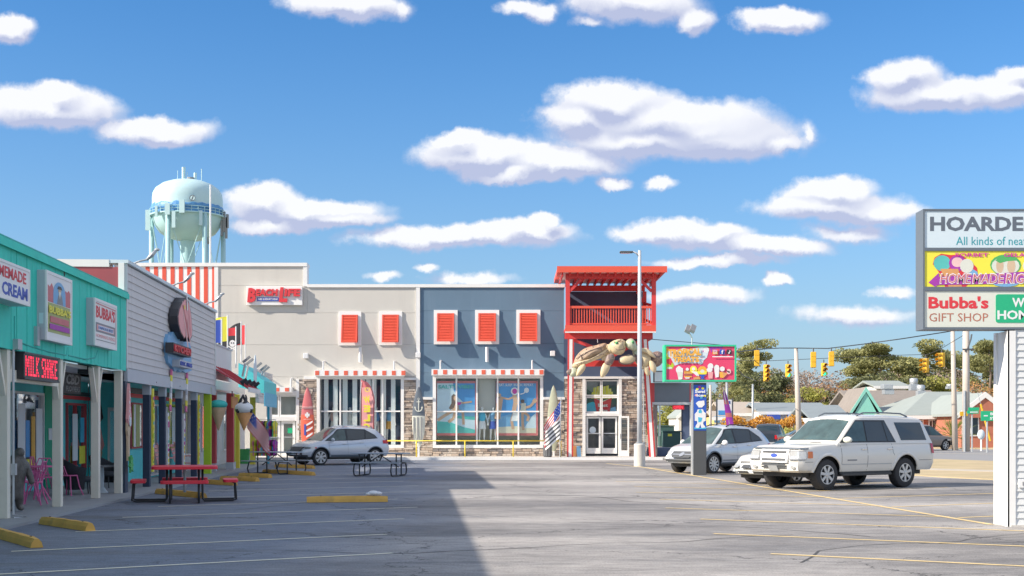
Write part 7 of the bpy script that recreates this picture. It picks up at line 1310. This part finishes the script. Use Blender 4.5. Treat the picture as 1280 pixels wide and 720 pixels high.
# ------------------------------------------------------------------ houses across the street
def gable(name,lb_,px0,px1,Y,eave,ridge,dep,wm,rm,axis='x',cat='house',base=0.,over=.5,fascia='white_trim'):
    x0,x1=wx(px0,Y),wx(px1,Y); t=thing(name,lb_,cat,((x0+x1)/2,Y,base)); w=(x1-x0)/2; ze,zr=wz(eave,Y)-base,wz(ridge,Y)-base
    bx('wall',wm,t,-w+over,w-over,over,dep,0,ze-.02); b=MB()
    if axis=='x': b.prism([(0-0,ze),(dep/2+over/2,zr),(dep+over,ze),(dep+over,ze-.15),(dep/2+over/2,zr-.2),(0,ze-.15)],-w,w,0,'x')
    else: b.prism([(-w,ze),(0,zr),(w,ze),(w,ze-.2),(0,zr-.25),(-w,ze-.2)],0,dep,0,'y')
    b.build('roof',rm,t)
    if axis=='x': bx('fascia',fascia,t,-w,w,-.06,-.002,ze-.32,ze-.02)
    else:
        b=MB(); b.prism([(-w-.05,ze-.05),(0,zr+.05),(w+.05,ze-.05),(w+.05,ze-.4),(0,zr-.4),(-w-.05,ze-.4)],-.08,-.004); b.build('fascia',fascia,t); MB().prism([(-w+over,ze-.3),(-w+over,ze-.05),(0,zr-.42),(w-over,ze-.05),(w-over,ze-.3)],.03,.2).build('gable_wall',wm,t)
    return t,w,ze,zr
def hwin(t,x,y,z0,z1,w,m='white_trim'):
    f=MB(); f.box(x-w/2,x+w/2,y-.08,y,z0,z1); o=f.build('window',m,t); bx('pane','auto_glass',o,x-w/2+.1,x+w/2-.1,y-.1,y-.081,z0+.1,z1-.1); bx('muntin',m,o,x-.03,x+.03,y-.12,y-.101,z0+.1,z1-.1)
Y=112; t,w,ze,zr=gable('teal_gable_restaurant','brown roofed restaurant with teal front gable and roof vents',1075,1196,Y+3,516,485,14,'far_cream','asphalt_roof',over=.4)
g2,w2,e2_,r2=gable('teal_gable_porch','teal gable front with small round white sign',1059,1106,Y,521,484,6,'far_teal','asphalt_roof','y',cat='porch',fascia='far_teal')
for x in (-.75,.0,.8): hwin(g2,x*1.3,.4,.7,2.0,.8)
MB().prism(ellpts(.0,e2_+.9,.55,.7,14),.3,.38).build('round_sign','ink_white',g2); MB().prism([(-1.3,e2_-.6),(1.1,e2_-.6),(.7,e2_+.0),(-.9,e2_+.0)],-.6,.2).build('awning','roof_tan',g2)
def vent(px,py0,py1,Y,lb_,box=True):
    t=thing('roof_vent',lb_,'roof vent',(wx(px,Y),Y,wz(py1,Y)),0,'metal vents on the brown roof'); h_=wz(py0,Y)-wz(py1,Y)
    if box: bx('housing','galv',t,-.45,.45,-.4,.4,0,h_*.5,bev=.03); bx('hood','galv',t,-.55,.3,-.5,.5,h_*.52,h_,bev=.05)
    else: bx('curb_box','galv',t,-.35,.35,-.35,.35,0,h_*.5); MB().lathe([(.3,h_*.5),(.36,h_*.6),(.36,h_*.95),(.2,h_),(0,h_)],14).build('cap','galv',t,smooth=True)
vent(1110,480.5,493,114.5,'squat square vent at the left of the brown roof'); vent(1142,472.5,488,116,'taller round capped vent on the brown roof ridge',False); vent(1151,481,496,114.5,'lower round capped vent right of the taller one',False); vent(1188,480,486,117,'small domed vent far right on the brown roof',False)
gable('gray_roof_annex','low white gray roofed building left of the teal gable',1012,1065,108,522,505,9,'far_cream','roof_slate',over=.3,cat='house')
t,w,ze,zr=gable('blue_gray_roof_house','long low house with slate roof behind the wooden fence',948,1042,124,514,502,10,'far_cream','roof_slate',over=.3)
for x in (-2.2,-.2,2.3): bx('blue_awning','ink_blue',t,x*1.0-.6,x+.6,-.4,.3,ze-.75,ze-.35)
hwin(t,-1.2,.3,ze-1.5,ze-.8,.7,'dark_gray'); hwin(t,1.3,.3,ze-1.5,ze-.8,.7,'dark_gray')
gable('tan_roof_house','low house with pale tan roof left of the slate roof',902,962,128,516,501,10,'far_cream','roof_tan',over=.3)
t,w,ze,zr=gable('yellow_shop','small yellow shop building left of the vine pergola',890,921,118,521,513,6,'far_yellow','roof_tan',over=.2); bx('garage_door','ink_white',t,-.9,.9,.12,.2,0,1.9); bx('blue_board','sky_print',t,-.9,.6,.05,.12,2.0,2.6)
gable('white_peak_house','pale house with hip roof behind the brown roof',1092,1138,135,482,474,8,'far_cream','roof_light',over=.4)
t,w,ze,zr=gable('brick_shop','brick shop with light gray hipped roof at the right',1128,1256,104,519,516,16,'brick_red','roof_light',over=.5)
MB().add([(-w,0,ze+.01),(w,0,ze+.01),(w,16,ze+.01),(-w,16,ze+.01),(-w+4.6,8,wz(488,108)),(w,8,wz(488,108))],[(0,1,5,4),(3,4,5,2),(0,4,3),(1,2,5)]).build('hip_roof','roof_light',t)
for x in (-2.6,-1.6,2.0): hwin(t,x,.5,.8,2.2,.6)
t,w,ze,zr=gable('red_gable_shop','red gabled shop front beside the two utility poles',1197,1266,98,517,490.5,10,'brick_red','roof_light','y',over=.4)
for i in range(9):
    z=ze-.2+i*.2; ww=(w-.5)*(1-(z-ze+.3)/(zr-ze+.2)); bx('siding_board','barn_red',t,-ww,ww,.22-.01,.3,z,z+.185)
hwin(t,-1.0,.4,.9,2.4,1.3); bx('garage_door','ink_white',t,.9,2.0,.3,.4,0,2.3); 
# house seen through drive-through
gable('pale_house','pale gabled house seen through the drive through opening',846,872,125,520,509,8,'far_cream','roof_light','y',over=.2)
# wood fence panels + pergola
Y=106; F_=thing('wooden_fence','reddish wooden board fence before the slate roof house','fence',(wx(962,Y),Y,0)); x=0; wf=wx(1031,Y)-wx(962,Y)
n=int(wf/.16); fm=None
for i in range(n):
    if fm is None: o=MB().box(0,.145,0,.03,0,1.85).build('board','fence_wood',F_); fm=o.data
    else: o=bpy.data.objects.new('board',fm); C.objects.link(o); o.parent=F_
    o.location=(i*.16,random.uniform(0,.02),.02); o.scale=(1,1,random.uniform(.97,1.03))
bx('fence_rail','fence_wood',F_,0,wf,.035,.09,1.2,1.3); bx('yellow_post','far_yellow',F_,2.0,2.2,-.2,-.03,0,2.6)
t=thing('vine_pergola','pergola covered in orange autumn vine','pergola',(wx(947,Y),104,0)); b=MB(); r=random.Random(9)
for i in range(7): MB().box(-2.6+i*.85,-2.48+i*.85,0,.12,0,1.9).build('post','bark_pale',t)
for i in range(16): crown(b,(-2.9+i*.39,.3,1.95+.22*math.sin(i)),(.45,.9,.42),130,.13,r)
for i in range(8): crown(b,(-2.9+i*.2,.2,1.2-.05*i),(.3,.5,.6),60,.12,r)
for i in range(5): crown(b,(1.7+i*.1,.2,1.3),(.35,.4,.7),70,.12,r)
b.build('vine','vine_leaf',t)
b=MB(); crown(b,(0,0,.8),(1.1,.9,.85),500,.12,r); o=b.build('shrub','yellow_leaf',None); o.location=(wx(990,100),100,0); tag(o,'rounded green shrub before the wooden fence','shrub')
# palmetto
t=thing('palmetto','shaggy palmetto beside the first utility pole at the right','palm',(wx(1190,95),95,.0)); MB().tube([(0,0,0),(0,0,1.0)],[.22,.16],8).build('trunk','bark',t); b=MB()
for i in range(70):
    a=r.uniform(0,2*PI); el=R(r.uniform(-25,85)); L_n=r.uniform(1.0,1.6); d=Vector((math.cos(a)*math.cos(el),math.sin(a)*math.cos(el),math.sin(el))); c0=Vector((0,0,r.uniform(.7,1.1))); e=c0+d*L_n; sd_=d.cross(Vector((0,0,1))).normalized() 
    for q in range(-3,4):
        f_=e+(d*.45*math.cos(q*.35)+sd_*.55*math.sin(q*.35))-Vector((0,0,.12)); b.add([c0+d*L_n*.6,c0+d*L_n*.7+sd_*.03*q,f_],[(0,1,2)])
    b.bar(c0,e,.03,.015)
b.build('fronds','frond',t)
# ------------------------------------------------------------------ poles, wires, signals
def pole(px,Y,top,r0,r1,lb_,m='pole_wood',px2=None):
    t=thing('utility_pole',lb_,'pole',(wx(px,Y),Y,0)); tx=0 if px2 is None else wx(px2,Y)-wx(px,Y); MB().tube([(0,0,0),(tx,0,wz(top,Y))],[r0,r1],10).build('shaft',m,t,smooth=True); return t
pole(999.5,95,435,.24,.14,'gray leaning utility pole right of the treats sign','pole_wood',995); pole(1194,88,395,.2,.13,'first thin wooden utility pole at the right','pole_wood',1190.5); t=pole(1207.5,84,385,.25,.2,'second thicker utility pole carrying cables at the right')
bx('yellow_notice','signal_yellow',t,-.5,.0,-.32,-.26,wz(520,84),wz(514.5,84)); MB().tube([(0,-.2,wz(438,84)),(.25,-.2,wz(424,84)),(.3,-.2,wz(418,84))],.05,6).build('cable_loop','dark_gray',t); bx('bracket','dark_gray',t,-.3,.45,-.3,-.2,wz(438,84),wz(436,84)); MB().tube([(-.2,-.28,0),(-.2,-.28,4)],.08,6).build('riser_pipe','galv',t)
pole(888,110,481,.14,.1,'thin pole behind the treats pylon','pole_wood'); pole(908.5,108,478,.12,.1,'second thin pole left of the feather flag','galv'); pole(941,125,480,.12,.1,'white pole under the tall pine','galv')
def wire(lb_,pts,r=.03):
    o=MB().tube(pts,r,5,caps=False).build('overhead_wire','black_metal',None,smooth=True); tag(o,lb_,'wire','overhead wires of the intersection')
q=lambda px,py,Y:(wx(px,Y),Y,wz(py,Y))
wire('span wire carrying the left signals to the gray pole',[q(920,440,74),q(955,436,82),q(975,435,90),q(995,435,95),q(1035,435.5,90),q(1080,430,86),q(1130,423,84),q(1185,414.5,84),q(1207,410,84)],.035)
wire('lower pale span wire behind the signals',[q(905,450,100),q(960,451,98),q(1050,447,96),q(1120,444,95),q(1160,443,95),q(1176,436,88),q(1206,418,84)],.02)
wire('thin cable sloping over the street to the thick pole',[q(814,424,64),q(900,431,72),q(930,443,80)],.02)
wire('cable dropping from the sign to the pine',[q(919,458,70),q(930,470,80),q(945,476,95)],.03)
gw=thing('guy_wire','slanting guy wire with yellow guard right of the thick pole','guy wire',(0,0,0)); MB().tube([q(1222,490,84),q(1226,505,84)],.02,5).build('wire','galv',gw); MB().tube([q(1226,505,84),q(1238,551,84)],.07,8).build('guard','signal_yellow',gw)
def signal(px,y0,y1,Y,face,lb_,lit=None,n=3,wpx=6.6,wz_=None):
    k=Y/1600; h=(y1-y0)*k; w=wpx*k; t=thing('traffic_signal',lb_,'traffic light',(wx(px,Y),Y,wz(y1,Y)),R({'front':8,'back':172,'side':-62}[face]),'yellow traffic signals over the intersection'); s=h/n
    bx('housing','signal_yellow',t,-w/2,w/2,0,w*.75,0,h,bev=.04)
    for i in range(n):
        z=h-s*(i+.5); m='lens_green' if lit==i else 'lens_off'; MB().lathe([(0,-.03),(w*.33,-.03),(w*.38,.0)],16,(0,0,z),ax='y').build('lens',m,t)
        v=MB(); rows=[]
        for j in range(13): a_=PI*(-.08+1.16*j/12); rows.append([(w*.43*math.cos(a_),-.0,z+w*.43*math.sin(a_)),(w*.43*math.cos(a_),-.35,z+w*.43*math.sin(a_)-.02)])
        v.loft(rows); v.build('visor','signal_yellow',t,smooth=True); bx('door_panel','signal_yellow',t,-w*.42,w*.42,w*.75+.003,w*.8,z-s*.42,z+s*.42,bev=.02)
    MB().tube([(0,w*.35,h),(0,w*.35,h+.25 if wz_ is None else wz_)],.04,6).build('hanger','dark_gray',t)
signal(946,438,458,76,'back','big signal seen from behind before the tall pine'); signal(958.5,455.5,476.5,98,'front','four lens signal low at the left, unlit',None,4,6); signal(985.7,455,471.5,98,'front','green lit signal left of the gray pole',2,3,5.8); signal(1016.5,440,459.8,78,'back','tallest signal seen from behind right of the gray pole'); signal(1039,439.5,458,78,'back','signal seen from behind next to the green lit one'); signal(1030.5,453.5,470,96,'front','green lit signal right of the gray pole',2,3,5.8); signal(1155.5,448,465.5,90,'side','signal seen sideways, left of the right hand pair'); signal(1175.5,441,458.5,86,'side','signal seen sideways, right of the right hand pair')
# street signs, mailbox, banner sign
t=thing('street_sign','green street name sign on a thin pole right of the thick pole','street sign',(wx(1215,83),83,0)); MB().tube([(0,0,0),(0,0,wz(510,83))],.05,6).build('pole','galv',t); bx('name_plate','ink_green',t,-.25,.45,-.05,-.02,wz(513,83),wz(509.2,83)); bx('name_plate','ink_green',t,-.35,.4,-.09,-.06,wz(517,83),wz(513.3,83)); bx('name_print','ink_white',t,-.15,.35,-.1,-.09,wz(515.7,83),wz(514.5,83))
t=thing('direction_sign','large green direction sign with arrow left of the white pillar','road sign',(wx(1226,80),80,0)); bx('sign_plate','ink_green',t,0,1.9,-.05,0,wz(526,80),wz(513.7,80)); bx('arrow','ink_white',t,.17,.42,-.06,-.051,wz(520.4,80),wz(519,80)); text(t,'BEACH',.58,1.6,wz(519,80),wz(515.6,80),-.052,'ink_white',.01,bold=.03); text(t,'STRAND',.55,1.65,wz(524.6,80),wz(521.2,80),-.052,'ink_white',.01,bold=.03); MB().tube([(.4,.03,0),(.4,.03,wz(514,80))],.06,6).build('pole','galv',t); MB().tube([(1.5,.03,0),(1.5,.03,wz(514,80))],.06,6).build('pole','galv',t)
t=thing('meter_post','pale round topped meter post before the red gabled shop','post',(wx(1226.5,86),86,0)); MB().tube([(0,0,0),(0,0,.8)],.06,6).build('stem','ink_white',t); MB().ell((0,0,1.1),(.26,.15,.35),12).build('meter','pale_face',t,smooth=True)
t=thing('feather_flag','purple and red feather flag leaning at the street edge','flag',(wx(916,84),84,0)); b=MB(); rows=[]
for i in range(15): v=i/14; z=.3+(wz(484,84)-.3)*v; w_=.42*math.sin(PI*min(1,.25+.75*v))**.6+.03; x=-.62*v**1.3-.0; rows.append([(x+w_*(j/3-.5),.04*math.sin(j+v*6),z) for j in range(4)])
b.loft(rows); b.m=[1 if (i//3)%3==1 else 0 for i in range(len(b.f))]; b.build('cloth',['ink_purple','border_red'],t,smooth=True); MB().tube([(0.05,0,0),(-.2,0,1.7),(-.62,0,wz(484,84))],.03,6).build('pole','galv',t)
t=thing('lot_sign','white sign board with blue print behind the feather flag','sign',(wx(905,90),90,0)); bx('board','ink_white',t,-.45,.55,0,.08,wz(519,90),wz(499.5,90)); bx('board_print','ink_blue',t,.1,.42,-.02,-.001,wz(504.5,90),wz(501,90)); bx('board_print','sky_print_deep',t,-.4,.5,-.02,-.001,wz(518.5,90),wz(513,90)); 
for x in (-.5,.6): bx('post','dark_gray',t,x-.05,x+.05,0,.1,0,wz(498,90))
